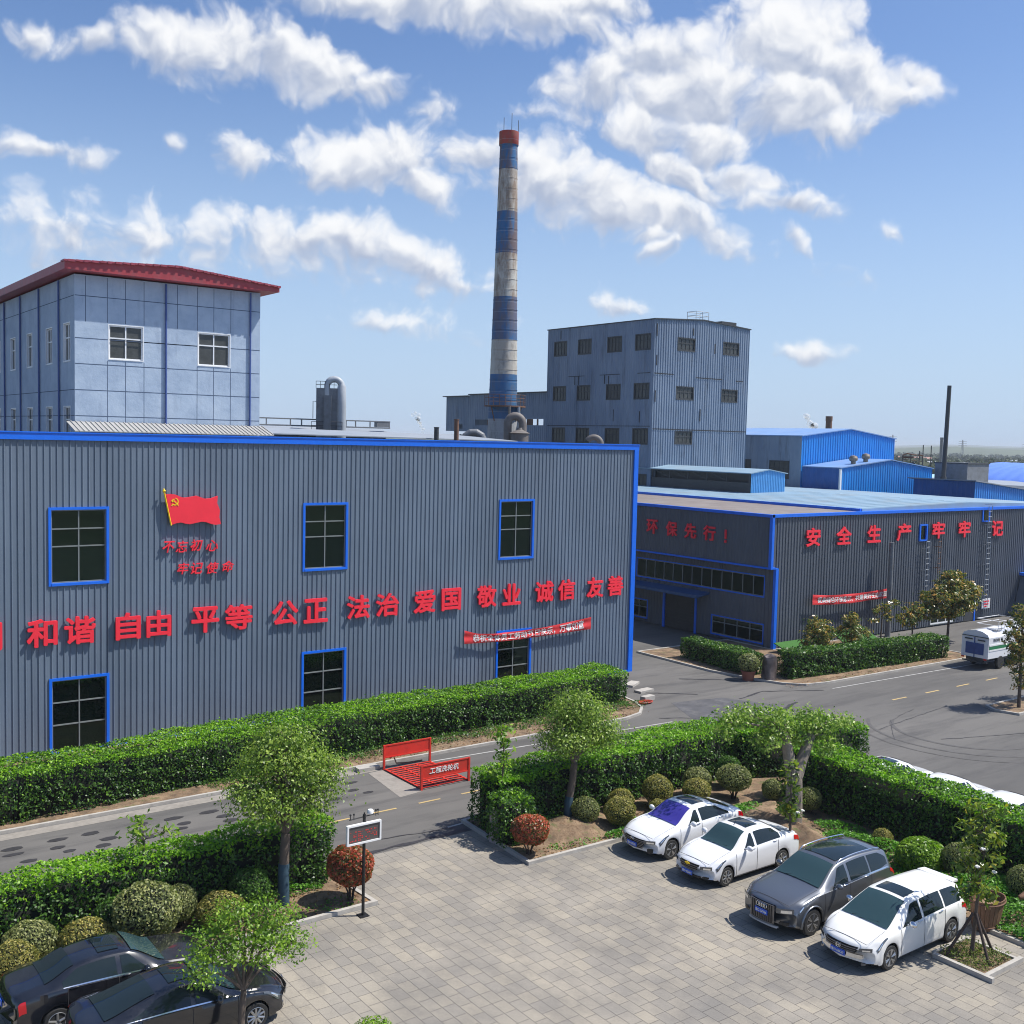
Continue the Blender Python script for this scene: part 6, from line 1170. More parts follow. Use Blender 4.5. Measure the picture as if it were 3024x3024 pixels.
    if sp.get('aerial'): x = sp['aerial']; mb = MB(); mb.tube([(x+x0, 0, Zt(x)), (x+x0+.10, 0, Zt(x)+.16)], [.012, .005], 5); obj('aerial', mb, MAT['black'], t, local=True)
    if sp.get('spoiler'): x = sp['spoiler']; mb = MB(); mb.hexa(((x+x0-.10, -.55, Zt(x)-.01), (x+x0+.22, -.52, Zt(x)-.06), (x+x0+.22, .52, Zt(x)-.06), (x+x0-.10, .55, Zt(x)-.01), (x+x0-.10, -.55, Zt(x)+.025), (x+x0+.22, -.52, Zt(x)+.005), (x+x0+.22, .52, Zt(x)+.005), (x+x0-.10, .55, Zt(x)+.025))); obj('spoiler', mb, MAT[paint], t, local=True)
    mb = MB(); xw = sp['screen'][0]
    for s_ in (-1, 1): mb.tube([(xw+x0+.0, s_*.12+.25, Zt(xw)+.015), (xw+x0+.10, s_*.28-.12, Zt(xw+.10)+.005)], .010, 5)
    obj('wiper', mb, MAT['black'], t, local=True)
    if sp.get('arch'):
        for c in (xf, xr):
            for s_ in (-1, 1): mb = MB(); mb.tube([(c+(ra+.03)*math.cos(a)+x0, s_*(hw*.99), rw+(ra+.03)*math.sin(a)) for a in np.linspace(-.15, math.pi+.15, 18)], .03, 6); obj('arch_flare', mb, MAT[paint], t, local=True, smooth=60)
    # wheels
    spokes = sp.get('spokes', 5)
    for c in (xf, xr):
        for s_ in (-1, 1):
            yo = s_*(hw-.015); w_ = obj('wheel', MB(), MAT['tyre'], t, local=True); w_.location = (c+x0, yo-s_*.10, rw); tw = .105
            bpy.data.objects.remove(w_)
            w_ = bpy.data.objects.new('wheel', None); COL.objects.link(w_); w_.parent = t; w_.location = (c+x0, yo-s_*.10, rw); w_.empty_display_size = .1; ORI[w_.name] = Vector((0, 0, 0))
            mb = MB(); mb.lathe([(rw*.68, -tw), (rw*.93, -tw), (rw, -tw*.7), (rw, tw*.7), (rw*.93, tw), (rw*.70, tw), (rw*.68, tw*.85)], 32, axis='y'); obj('tyre', mb, MAT['tyre'], w_, local=True, smooth=50)
            mb = MB(); f_ = s_*tw; mb.lathe([(rw*.69, f_*.2), (rw*.70, f_*.92), (rw*.66, f_*.95), (rw*.60, f_*.55), (rw*.2, f_*.35), (.001, f_*.35)], 32, axis='y', m=1, capped=False)
            mb.tube([(rw*.67*math.cos(a), f_*.92, rw*.67*math.sin(a)) for a in np.linspace(0, 2*math.pi, 33)], .012, 5, 0, caps=False)
            for k in range(spokes):
                a = 2*math.pi*k/spokes+.3
                for da in ((-.13, .13) if sp.get('twin') else (0,)):
                    p0 = (rw*.12*math.cos(a), f_*.80, rw*.12*math.sin(a)); p1 = (rw*.66*math.cos(a+da), f_*.92, rw*.66*math.sin(a+da)); mb.tube([p0, p1], [.034 if not sp.get('twin') else .026, .026 if not sp.get('twin') else .024], 6, 0)
            mb.ell((0, f_*.74, 0), (rw*.17, .02, rw*.17), 10, 6, 0); obj('rim', mb, [MAT['rim'], MAT['rimback']], w_, local=True, smooth=50)
    return t
def sedan(L_, W_, H, xf, wb, paint, **k):
    cow, rf, rr, tr = k.pop('prof', (1.25, 2.02, 3.15, 3.85)); hood0, hood1 = k.pop('hood', (.70, .96)); tk = k.pop('trunk', (1.07, .97))
    sp = dict(L=L_, W=W_, H=H, xf=xf, xr=xf+wb, rw=.315, paint=paint, screen=(cow+.03, rf-.02), rear=(rr+.08, tr-.06), doors=(xf+.42, xf+wb*.50+.07, xf+wb-.22), handles=(xf+wb*.50-.10, xf+wb-.36), mirror=cow+.52,
      top=[(0, hood0-.06), (.10, hood0), (.45, hood0+.13), (cow-.05, hood1), (cow+.08, hood1+.045), (rf-.08, H-.07), (rf+.12, H-.02), ((rf+rr)/2, H), (rr, H-.06), (tr-.05, tk[0]+.03), (tr+.12, tk[0]), (L_-.12, tk[1]), (L_, tk[1]-.12)],
      belt=[(0, hood0-.10), (.3, hood0+.02), (cow, hood1-.04), (cow+.5, hood1-.015), (rr, hood1+.04), (tr, hood1+.055), (L_-.1, hood1-.02), (L_, hood1-.06)],
      wt=[(0, W_*.40), (.4, W_*.43), (cow-.1, W_*.425), (cow+.1, W_*.405), (rf, W_*.335), ((rf+rr)/2, W_*.325), (rr, W_*.325), (tr, W_*.375), (L_-.3, W_*.385), (L_, W_*.36)],
      side=[(cow+.42, xf+wb*.5-.01, (lambda x: .06), (lambda x: min(.93, .06+.0+(x-cow-.42)*2.0) if x < rf+.1 else .93)), (xf+wb*.5+.10, tr-.40, (lambda x: .06+.0*x), (lambda x: .93 if x < rr+.05 else max(.10, .93-(x-rr-.05)*1.15)))],
      lamp=(.06, .74, (lambda x: .60+.16*min(1, max(0, x-.1)/.6)), (lambda x: .995)), tail=(L_-.42, L_-.02, (lambda x: .62), (lambda x: .93)), lampface=(.56, .67, .46), grille=(.42, .34, .62, 5, False), badge=('oval', .60), plate=.45, number='鲁D·7A921', spokes=7)
    sp.update(k); return sp
car('white_sedan', 'white sedan with violet tinted windscreen, farthest of the four cars in the row', 'car', (26.27, 25.25, .006),
    sedan(4.57, 1.80, 1.45, .86, 2.70, 'car_white', prof=(1.22, 2.05, 3.10, 4.02), screen_mat='violet_glass', roofglass=(2.28, 2.85, .62), badge=('slant', .63), grille=(.50, .36, .66, 6, False), gskew=.38, number='鲁D·K0Z76', plate=.47, aerial=3.35, handle='chrome', face=(('fog_trim', .58, .72, .27, .42, 'black'),), rw=.325, twin=True, spokes=5))
car('white_sedan', 'white sedan with a slim dark grille, clear windscreen and short roof aerial', 'car', (26.18, 22.72, .006),
    sedan(4.45, 1.73, 1.47, .80, 2.60, 'car_white', prof=(1.15, 1.92, 3.02, 3.72), roofglass=(2.12, 2.68, .62), badge=('bow', .66), grille=(.40, .50, .68, 3, False), gskew=.25, number='鲁D·9Z681', plate=.40, aerial=2.0, spokes=8, rw=.30, face=(('lower_grille', -.46, .46, .29, .34, 'black'), ('fog_trim', .52, .68, .30, .36, 'black'))))
MAT['car_greyroof'] = MAT['car_grey']
car('grey_suv', 'dark grey sport utility vehicle with a big barred grille and chrome roof rails', 'car', (25.82, 19.22, .006),
    dict(L=5.05, W=1.97, H=1.74, xf=.95, xr=3.95, rw=.375, paint='car_grey', zl=.27, screen=(1.42, 2.25), rear=(4.62, 4.92), doors=(1.48, 2.62, 3.62), handles=(2.42, 3.42), mirror=1.95, chrome=True, handle='chrome', twin=True, spokes=6, arch=True, rails=(2.35, 4.45), roofglass=(2.42, 4.05, .80), bow=(.38, .25),
      top=[(0, .80), (.08, .90), (.45, 1.02), (1.35, 1.17), (1.46, 1.215), (2.22, 1.63), (2.42, 1.69), (3.2, 1.735), (4.3, 1.68), (4.62, 1.60), (4.92, 1.14), (5.0, 1.05), (5.05, .95)], belt=[(0, .76), (.35, .90), (1.3, 1.08), (1.9, 1.10), (4.4, 1.18), (4.9, 1.06), (5.05, .92)],
      wt=[(0, .74), (.4, .84), (1.3, .86), (1.5, .83), (2.3, .69), (3.3, .665), (4.4, .66), (4.75, .70), (5.05, .72)],
      side=[(1.86, 2.58, (lambda x: .06), (lambda x: min(.92, .06+(x-1.86)*2.1) if x < 2.4 else .92)), (2.70, 3.58, (lambda x: .06), (lambda x: .92)), (3.66, 4.50, (lambda x: .06+max(0, x-4.1)*.35), (lambda x: .92-max(0, x-4.2)*.9))],
      lamp=(.06, .70, (lambda x: .66+.1*x), (lambda x: .985)), tail=(4.62, 5.02, (lambda x: .70), (lambda x: .97)), lampface=(.70, .84, .46), grille=(.40, .36, .88, 12, True), gskew=.10, badge=('rings', .79), plate=.62, number='鲁D·GF266', face=(('side_vent', .54, .76, .40, .48, 'black'), ('skid_plate', -.50, .50, .26, .31, 'lightgrey'))))
car('white_people_carrier', 'pearl white people carrier with long side windows beside the staked magnolia', 'car', (25.80, 16.74, .006),
    dict(L=4.78, W=1.80, H=1.56, xf=.95, xr=3.78, rw=.325, paint='car_pearl', screen=(1.00, 1.98), rear=(4.40, 4.68), doors=(1.42, 2.46, 3.44), handles=(2.26, 3.24), mirror=1.72, mirror_mat='chrome', handle='chrome', twin=True, spokes=6, roofglass=(2.12, 2.62, .66), spoiler=4.38, bow=(.42, .22),
      top=[(0, .66), (.08, .74), (.45, .87), (.95, .985), (1.04, 1.03), (1.95, 1.475), (2.15, 1.525), (3.0, 1.56), (4.1, 1.525), (4.42, 1.45), (4.66, 1.05), (4.72, .98), (4.78, .86)], belt=[(0, .62), (.35, .76), (1.0, .94), (1.6, .955), (4.1, 1.04), (4.6, .97), (4.78, .84)],
      wt=[(0, .70), (.4, .77), (.95, .785), (1.15, .765), (2.05, .62), (3.0, .60), (4.1, .59), (4.5, .63), (4.78, .66)],
      side=[(1.50, 2.40, (lambda x: .05), (lambda x: min(.92, .05+(x-1.50)*1.55) if x < 2.1 else .92)), (2.50, 3.42, (lambda x: .05), (lambda x: .92)), (3.50, 4.30, (lambda x: .05), (lambda x: .92-max(0, x-4.1)*1.0))],
      lamp=(.06, .80, (lambda x: .66+.12*x), (lambda x: .985)), tail=(4.36, 4.75, (lambda x: .64), (lambda x: .90)), lampface=(.58, .68, .54), grille=(.50, .52, .68, 3, False), gskew=.12, badge=('H', .61), plate=.46, number='鲁D·68K67', face=(('chrome_band', -.62, .62, .40, .50, 'chrome'), ('fog_light', .60, .68, .24, .30, 'lamp'))))
car('black_sedan', 'dusty black sedan behind the other, with striped red tail lamp showing', 'car', (7.32, 25.50, .006),
    sedan(4.85, 1.82, 1.46, 1.0, 2.85, 'car_black', prof=(1.35, 2.15, 3.35, 4.12), hood=(.74, .98), tk=None) if False else sedan(4.85, 1.82, 1.46, 1.0, 2.85, 'car_black', prof=(1.35, 2.15, 3.35, 4.12), hood=(.74, .98), trunk=(1.10, 1.02), roofglass=(2.38, 2.85, .62), chrome=True, tail=(4.66, 4.84, (lambda x: .50), (lambda x: .90-.3*max(0, 4.72-x))), number='鲁D·3R518', spokes=5), facing=1)
car('black_sedan', 'dusty black fastback sedan nearest the camera beside the small multi-stemmed tree', 'car', (8.18, 23.25, .006),
    sedan(4.78, 1.83, 1.44, .94, 2.78, 'car_black', prof=(1.30, 2.15, 3.05, 4.28), hood=(.72, .97), trunk=(1.06, 1.00), roofglass=(2.30, 2.78, .60), chrome=True, number='鲁D·5T902', spokes=10, face=(('fog_trim', .60, .80, .30, .42, 'chrome'),)), facing=1)
for y, lab, kk in ((24.35, 'white car behind the tall hedge, nearest the hedge corner', dict(roofglass=(2.3, 2.85, .62))), (21.85, 'white car behind the tall hedge, middle of the half hidden three', {}), (19.4, 'white car behind the tall hedge, nearest the picture edge', {})):
    car('white_sedan', lab, 'car', (36.8, y, .006), sedan(4.5, 1.78, 1.46, .85, 2.65, 'car_white', **kk), facing=1, group='white cars half hidden behind the hedge')
# ================================================================== SMALL THINGS IN THE YARD
# display board on a pole with weather instruments
t = thing('display_board', 'white-framed dark display board with weather instruments on a thin black pole', 'display board', (14.49, 26.2, 0))
mb = MB(); mb.tube([(14.49, 26.22, 0), (14.49, 26.22, 2.95)], .045, 10); mb.box(14.35, 14.63, 26.08, 26.36, .0, .03); obj('pole', mb, MAT['black'], t, smooth=60)
mb = MB(); x0, x1, z0, z1 = 13.90, 14.98, 2.16, 2.73; e = .05
mb.box(x0, x1, 26.10, 26.20, z0, z0+e); mb.box(x0, x1, 26.10, 26.20, z1-e, z1); mb.box(x0, x0+e, 26.10, 26.20, z0+e, z1-e); mb.box(x1-e, x1, 26.10, 26.20, z0+e, z1-e); mb.box(x0+.01, x1-.01, 26.16, 26.195, z0+.01, z1-.01); obj('frame', mb, MAT['white'], t)
mb = MB(); mb.box(x0+e, x1-e, 26.125, 26.155, z0+e, z1-e); sc_ = obj('screen', mb, pm('led_panel', (.085, .075, .07), .6, 0, .1, 30), t)
m_, N_, L_, B_ = nmat('led_red'); B_.inputs['Base Color'].default_value = (.3, .02, .02, 1); B_.inputs['Emission Color'].default_value = (1, .08, .06, 1); B_.inputs['Emission Strength'].default_value = .28; MAT['led'] = m_
q = random.Random(8); mb = MB()
for zz in (2.26, 2.32, 2.38, 2.44, 2.51):
    for xs_, n_ in ((13.99, 4), (14.25, 3), (14.48, 7)):
        for k in range(n_):
            if q.random() < .45: mb.box(xs_+k*.055, xs_+k*.055+.038, 26.119, 26.124, zz, zz+q.choice((.008, .02, .03)))
obj('led_digits', mb, MAT['led'], sc_)
mb = MB(); mb.tube([(14.02, 26.22, 2.86), (14.92, 26.22, 2.90)], .016, 6); mb.tube([(14.49, 26.22, 2.8), (14.49, 26.22, 3.0)], .02, 6)
for xx in (14.05, 14.16, 14.86, 14.93): mb.tube([(xx, 26.22, 2.84), (xx, 26.22, 3.0)], .012, 5); mb.ell((xx, 26.22, 3.0), (.035, .03, .03), 8, 5)
obj('instrument_arm', mb, MAT['black'], t); mb = MB(); mb.lathe([(.07, 2.93), (.09, 2.95), (.09, 3.02), (.07, 3.05), (.02, 3.06)], 14, c=(14.68, 26.22, 0)); obj('sensor_head', mb, MAT['white'], t, smooth=40)
# wheel washing machine
t = thing('wheel_washer', 'red steel wheel washing machine with slatted grate and two side panels on the road', 'wheel washer', (22.7, 36.0, 0))
mb = MB(); mb.box(21.62, 23.82, 34.62, 37.55, .012, .02); obj('pit_plate', mb, pm('dark_pit', (.13, .11, .105), .8, 0, .3, 4), t)
mb = MB()
for k in range(13): y = 34.68+k*.228; mb.box(21.62, 23.82, y, y+.06, .05, .075)
for x in (21.64, 22.35, 23.06, 23.76): mb.box(x, x+.06, 34.65, 37.52, .03, .062)
obj('grate', mb, MAT['red_paint'], t)
for y, z0, z1, zp, nm in ((34.62, .40, .96, 0, 'front_panel'), (37.62, .48, 1.02, 0, 'rear_panel')):
    mb = MB(); dx = 0 if y < 36 else .06
    mb.box(21.64+dx, 23.76+dx, y-.012, y+.012, z0+.04, z1-.04); p_ = obj(nm, mb, MAT['red_paint'], t); mb = MB()
    for x in (21.56+dx, 23.76+dx): mb.box(x, x+.08, y-.04, y+.04, 0, z1)
    mb.box(21.64+dx, 23.76+dx, y-.03, y+.03, z1-.05, z1-.002); mb.box(21.64+dx, 23.76+dx, y-.03, y+.03, z0, z0+.05); obj('panel_frame', mb, MAT['red_paint'], p_)
    if y < 36: me = char_mesh('工程洗轮机', XR, ZU, 1.35, .24, MAT['white'], .004, .008, .15); o = link('lettering', me, p_); o.location = (22.62-22.7, y-.022-36.0, .70)
    else:
        mb = MB(); mb.tube([(22.3, 37.9, .35), (22.35, 37.8, .12), (22.9, 37.75, .08), (23.6, 37.8, .05)], .03, 6); mb.tube([(22.0, 37.72, .42), (22.35, 37.9, .5)], .04, 6); obj('hose', mb, MAT['rust'], p_)
mb = MB(); mb.box(20.6, 21.55, 37.75, 38.15, 0, .16); obj('concrete_step', mb, MAT['concrete'], None, (20.6, 37.75, 0), label='small pale concrete step on the gutter beside the wheel washer', cat='step')
# concrete blocks and hose at the end of the long hedge
for i, (x, y, l, w_, h_, a, lab) in enumerate(((39.0, 40.5, .8, .36, .22, .12, 'weathered concrete block lying beside the end of the long hedge'), (40.6, 43.2, 1.2, .5, .12, .5, 'pale concrete slab nearest the blue corner of the grey workshop'), (40.0, 41.9, 1.1, .5, .12, .1, 'brownish concrete slab between the pale slab and the weathered block'))):
    mb = MB(); ca, sa = math.cos(a), math.sin(a); P = lambda u, v, z: (x+ca*u-sa*v, y+sa*u+ca*v, z); mb.hexa((P(0, 0, .0), P(l, 0, .0), P(l, w_, .0), P(0, w_, .0), P(0, 0, h_), P(l, 0, h_), P(l, w_, h_), P(0, w_, h_)))
    obj('concrete_block', mb, MAT['concrete' if i != 1 else 'kerb'], None, (x, y, 0), label=lab, cat='concrete block', group='concrete blocks by the hedge end')
mb = MB()
for k in range(3): mb.tube([(38.75+(.32+.05*k)*math.cos(a)*1.1, 40.25+.2*math.sin(a)*(1+.2*k), .03+.03*k) for a in np.linspace(0, 6.28, 20)], .022, 5, caps=False)
obj('garden_hose', mb, pm('red_hose', (.42, .045, .02), .5, 0, .1), None, (38.75, 40.25, 0), label='coiled red hose on the asphalt by the kerb end', cat='hose')
# rolled sheeting standing at the bed corner
mb = MB(); rows = []
for i in range(10):
    v = i/9; rows.append([(20.86+.10*v+(.15+.015*math.sin(5*a))*math.cos(a), 28.75+.15*v+(.19+.015*math.sin(4*a))*math.sin(a), .02+1.0*v) for a in [2*math.pi*k/20 for k in range(20)]])
mb.grid(rows, closed=True); mb.poly(rows[-1]); obj('rolled_sheeting', mb, pm('pinkish_sheeting', (.36, .30, .29), .8, 0, .25, 5, stretch=(6, 6, .3)), None, (20.86, 28.75, 0), label='pinkish grey roll of sheeting leaning against the end of the hedge', cat='sheet roll', smooth=50)
# tree pit with stakes
t = thing('tree_pit', 'square tree pit with pale kerbs and green weeds around the staked magnolia', 'tree pit', (26.7, 15.0, 0)); mb = MB(); x0, x1, y0, y1 = 26.05, 27.55, 14.22, 15.62
mb.box(x0-.12, x0, y0-.28, y1, 0, .13); mb.box(x0-.12, x1+.25, y0-.28+.16, y0, 0, .132) if False else mb.box(x0, x1+.22, y0-.12, y0, 0, .128); mb.box(x1, x1+.10, y0, y1+.1, 0, .125); mb.box(x0, x1, y1, y1+.1, 0, .12); obj('pit_kerb', mb, MAT['kerb'], t)
mb = MB(); mb.quad((x0, y0, .07), (x1, y0, .07), (x1, y1, .07), (x0, y1, .07)); obj('pit_soil', mb, MAT['soil'], t)
g_ = np.random.default_rng(71); n_ = 1500; C = np.column_stack([g_.uniform(x0+.05, x1-.05, n_)-26.7, g_.uniform(y0+.05, y1-.05, n_)-15.0, .08+.22*g_.random(n_)**1.3]); me = leaf_mesh('weeds', C, g_.normal(size=C.shape)*.6+[0, 0, .6], .07*g_.uniform(.6, 1.4, n_), [leafm('weed_leaf', ((0, (.05, .085, .015)), (.5, (.115, .165, .025)), (1, (.21, .25, .05))), .35, .6)], .4, seed=71); link('weeds', me, t)
for lab, p in (('dark wooden stake of the magnolia tree, nearest the white people carrier', (26.15, 15.4)), ('dark wooden stake of the magnolia tree at the near kerb of the pit', (26.65, 14.42)), ('dark wooden stake of the magnolia tree farthest from the cars', (27.4, 14.72))):
    mb = MB(); mb.tube([(*p, .05), (26.83+(p[0]-26.8)*.06, 15.0+(p[1]-15)*.06, 1.25)], .04, 7); obj('tree_stake', mb, MAT['twig'], None, (*p, .05), label=lab, cat='stake', group='stakes of the young magnolia', smooth=60)
# slatted tub behind the people carrier
t = thing('wooden_tub', 'weathered brown slatted tub tilted behind the white people carrier', 'tub', (29.0, 15.6, 0)); MAT['tub'] = pm('weathered_wood', (.17, .09, .05), .8, 0, .35, 7, stretch=(4, 4, .4)); mb = MB(); cx_, cy_ = 28.85, 15.80
def tubp(a, v, r): return (cx_+r*(.36+.14*v)*math.cos(a)*1.2+.05*v, cy_+r*(.32+.12*v)*math.sin(a), .05+.86*v)
for k in range(22):
    a0 = 2*math.pi*k/22; a1 = a0+.26
    mb.hexa((tubp(a0, 0, .93), tubp(a1, 0, .93), tubp(a1, 0, 1), tubp(a0, 0, 1), tubp(a0, 1, .93), tubp(a1, 1, .93), tubp(a1, 1, 1), tubp(a0, 1, 1)))
obj('staves', mb, MAT['tub'], t)
for v in (.12, .9): mb = MB(); mb.tube([tubp(a, v, 1.02) for a in np.linspace(0, 2*math.pi, 25)], .022, 5, caps=False); obj('hoop', mb, MAT['rust'], t)
mb = MB(); mb.poly([tubp(a, .75, .9) for a in np.linspace(0, 6.28, 22)[:-1]]); obj('tub_soil', mb, MAT['soil'], t)
mb = MB(); mb.tube([(29.5, 15.2, .95), (29.75, 15.1, 1.02), (30.0, 15.0, .92)], [.06, .13, .05], 8); obj('wood_offcut', mb, MAT['tub'], None, (29.5, 15.2, .9), label='curved piece of bark-brown wood lying on the plants beside the slatted tub', cat='wood', smooth=50)
mb = MB(); mb.box(26.3, 26.75, 21.35, 21.52, .005, .12); obj('wheel_stop', mb, MAT['kerb'], None, (26.3, 21.35, 0), label='pale stone wheel stop on the paving between the sedan and the grey vehicle', cat='wheel stop')
# shrub tops at the bottom edge
t = thing('low_shrub', 'tips of a low green shrub at the bottom edge of the picture', 'shrub', (11.75, 20.75, 0)); g_ = np.random.default_rng(72); C, N_ = ball_leaves(g_, (0, 0, .12), (.5, .4, .24), 700, .5); link('foliage', leaf_mesh('foliage', C, N_+g_.normal(size=C.shape)*.6, .09*g_.uniform(.6, 1.3, len(C)), [MAT['lf_fresh']], .5, seed=72), t)
mb = MB(); mb.tube([(11.75, 20.75, 0), (11.77, 20.75, .2)], .03, 6); obj('stem', mb, MAT['twig'], t)
# sanitation truck
t = thing('tank_truck', 'white sanitation truck with a blue rear panel and green side stripe', 'truck', (65.5, 36.05, 0)); X0, Yn, Yf = 62.85, 35.2, 36.98; tr = lambda x: 2.18+.17*(x-X0)*.45
prof = [(Yn, .72), (Yn, 2.02), (Yn+.10, 2.2), (Yn+.45, 2.36), ((Yn+Yf)/2, 2.42), (Yf-.45, 2.36), (Yf-.10, 2.2), (Yf, 2.02), (Yf, .72)]
mb = MB(); X1 = 67.4; vs = [(X0+(.05 if 0 < i < 8 else 0), y, z) for i, (y, z) in enumerate(prof)]+[(X1, y, z) for y, z in prof]; n_ = len(prof); mb.add(vs, [tuple(range(n_))[::-1], tuple(range(n_, 2*n_))]+[(i, i+1, n_+i+1, n_+i) for i in range(n_-1)]+[(n_-1, 0, n_, 2*n_-1)]); obj('tank', mb, MAT['car_white'], t)
mb = MB(); mb.box(X0-.035, X0+.02, 35.50, 36.68, .92, 1.62); mb.box(X0-.05, X0-.035, 36.06, 36.12, .70, 1.98); tg = obj('tailgate', mb, pm('dull_blue_panel', (.035, .075, .24), .5, 0, .25, 4), t)
mb = MB(); mb.box(X0-.04, X0+.0, 35.42, 35.90, 1.78, 1.86); mb.box(X0-.04, X0, 36.25, 36.75, 1.80, 1.88); mb.box(X0-.02, X0+.03, Yn+.01, Yf-.01, 2.0, 2.04); obj('hinge', mb, MAT['darkgrey'], tg)
for y in (35.28, 36.75): mb = MB(); mb.box(X0-.05, X0+.0, y, y+.18, .62, .72); obj('tail_light', mb, MAT['lamp_red'], t)
mb = MB(); mb.box(X0+.1, X1, Yn-.012, Yn, 1.28, 1.50, 0); mb.box(X0+.1, X1, Yn-.02, Yn-.002, 1.50, 1.60, 1); mb.box(X0+.1, X1, Yn-.02, Yn-.002, 1.18, 1.28, 1); obj('side_stripe', mb, [pm('green_stripe', (.01, .17, .06), .45, 0, .05), MAT['white']], t)
me = char_mesh('洒扫车', XR, ZU, .75, .20, MAT['midgrey'], .004, .004); o = link('side_lettering', me, t); o.location = (63.75-65.5, Yn-.012-36.05, 1.86)
mb = MB(); mb.box(X0-.02, X0+.06, Yn+.05, Yf-.1, .42, .50); mb.box(X0+.1, 70, 35.5, 36.7, .5, .72); obj('chassis', mb, MAT['darkgrey'], t)
mb = MB(); mb.box(64.0, 64.9, 35.4, 36.0, 2.40, 2.5); 
for x in np.arange(64.2, 66.9, .35): mb.tube([(x, 35.35, 2.35), (x, 35.35, 2.95)], .018, 5)
for z in (2.65, 2.95): mb.tube([(64.2, 35.35, z), (66.8, 35.35, z), (66.8, 36.8, z), (64.2, 36.8, z), (64.2, 35.35, z)], .018, 5)
obj('top_railing', mb, MAT['white'], t)
mb = MB(); mb.box(67.7, 69.4, 35.2, 36.95, .6, 2.3); mb.box(69.0, 69.42, 35.25, 36.9, 1.45, 2.1, 1); obj('cab', mb, [MAT['car_white'], MAT['car_glass']], t)
for x in (64.3, 68.4):
    for y, s_ in ((35.25, -1), (36.93, 1)): w_ = MB(); w_.lathe([(.14, -.1), (.38, -.1), (.40, -.07), (.40, .07), (.38, .1), (.14, .1)], 24, c=(x, y, .40), axis='y'); obj('wheel', w_, MAT['tyre'], t, smooth=50)
# ================================================================== FAR LANDSCAPE
def tri_hills():
    mb = MB(); q = random.Random(4)
    for D, h0, amp in ((2300, 9, 9), (3600, 13, 11), (6500, 22, 18)):
        rows = [[], [], []]
        for k in range(121):
            a = math.radians(5+k*.75); hh = h0+amp*(.5+.5*math.sin(a*9+D)*math.sin(a*23+D*.3)+.15*math.sin(a*71)); 
            for j, (dd, z) in enumerate(((-.16*D, -.5), (0, hh), (.3*D, hh*.4))): rows[j].append(((D+dd)*math.cos(a), (D+dd)*math.sin(a), z))
        mb.grid(rows)
    return mb
obj('hills', tri_hills(), pm('hill_scrub', (.085, .105, .06), .95, 0, .35, .012, 6), kind='structure', smooth=60)
def far_wood(name, label, n, seed, lo, hi, a0, a1, rows_):
    g = np.random.default_rng(seed); Cs = []; Ns = []; Sz = []
    for _ in range(n):
        a = math.radians(g.uniform(a0, a1)); D = math.exp(g.uniform(math.log(lo), math.log(hi))); D = rows_[int(g.integers(len(rows_)))]*g.uniform(.985, 1.015) if g.random() < .8 else D
        h = g.uniform(3.5, 7.5); m = 26; d = g.normal(size=(m, 3)); d /= np.linalg.norm(d, axis=1, keepdims=True); c = np.array([D*math.cos(a), D*math.sin(a), h*.55]); Cs.append(c+d*[h*.6, h*.6, h*.48]*(g.random((m, 1))**.3)); Ns.append(d+g.normal(size=(m, 3))*.4); Sz.append(np.full(m, h*.55))
    C = np.concatenate(Cs); o = link(name, leaf_mesh(name, C, np.concatenate(Ns), np.concatenate(Sz), [MAT['lf_far']], .8, seed=seed)); o['kind'] = 'stuff'
MAT['lf_far'] = leafm('far_leaf', ((0, (.020, .036, .014)), (.5, (.035, .055, .02)), (1, (.06, .075, .03))), .15, .8)
far_wood('far_wood', '', 2600, 81, 420, 2200, 24, 42, (520, 640, 760, 900, 1150, 1500, 1900, 2250))
FH = [(777, 453, 26, 9, 4.2, 'long far shed with a pale green roof among the trees', (.20, .42, .34)), (784, 443, 10, 8, 4.8, 'small far house with an orange wall beside the green-roofed shed', (.55, .25, .12)), (590, 392, 60, 10, 4.5, 'long low far shed with a pale blue roof behind the black stack', (.30, .42, .60)), (560, 372, 16, 9, 4.5, 'small far white house beyond the steel frame', (.62, .60, .58)), (430, 290, 9, 7, 5.5, 'far white house just beside the large blue hall', (.65, .64, .62)), (640, 398, 30, 9, 5, 'far pale house row past the black stack', (.55, .56, .58)), (830, 545, 34, 10, 6, 'far reddish house row on the rising ground', (.42, .22, .18)), (900, 480, 40, 12, 5, 'far grey roofed sheds near the barrel hall', (.45, .48, .55))]
for x, y, l, w_, h_, lab, c in FH:
    t = thing('farmhouse', lab, 'house', (x, y, 0), 'far houses'); a = math.atan2(y, x)+math.pi/2; ca, sa = math.cos(a), math.sin(a); P = lambda u, v, z: (x+ca*u-sa*v, y+sa*u+ca*v, z)
    mb = MB(); mb.hexa((P(-l/2, -w_/2, 0), P(l/2, -w_/2, 0), P(l/2, w_/2, 0), P(-l/2, w_/2, 0), P(-l/2, -w_/2, h_*.7), P(l/2, -w_/2, h_*.7), P(l/2, w_/2, h_*.7), P(-l/2, w_/2, h_*.7))); obj('wall', mb, pm('far_wall', (.5, .48, .45), .8, 0, .1), t)
    mb = MB(); e = .6; mb.add([P(-l/2-e, -w_/2-e, h_*.68), P(l/2+e, -w_/2-e, h_*.68), P(l/2+e, 0, h_*1.1), P(-l/2-e, 0, h_*1.1), P(l/2+e, w_/2+e, h_*.68), P(-l/2-e, w_/2+e, h_*.68)], ((0, 1, 2, 3), (3, 2, 4, 5), (0, 3, 5), (1, 4, 2))); obj('roof', mb, pm('far_roof', c, .7, 0, .1), t)
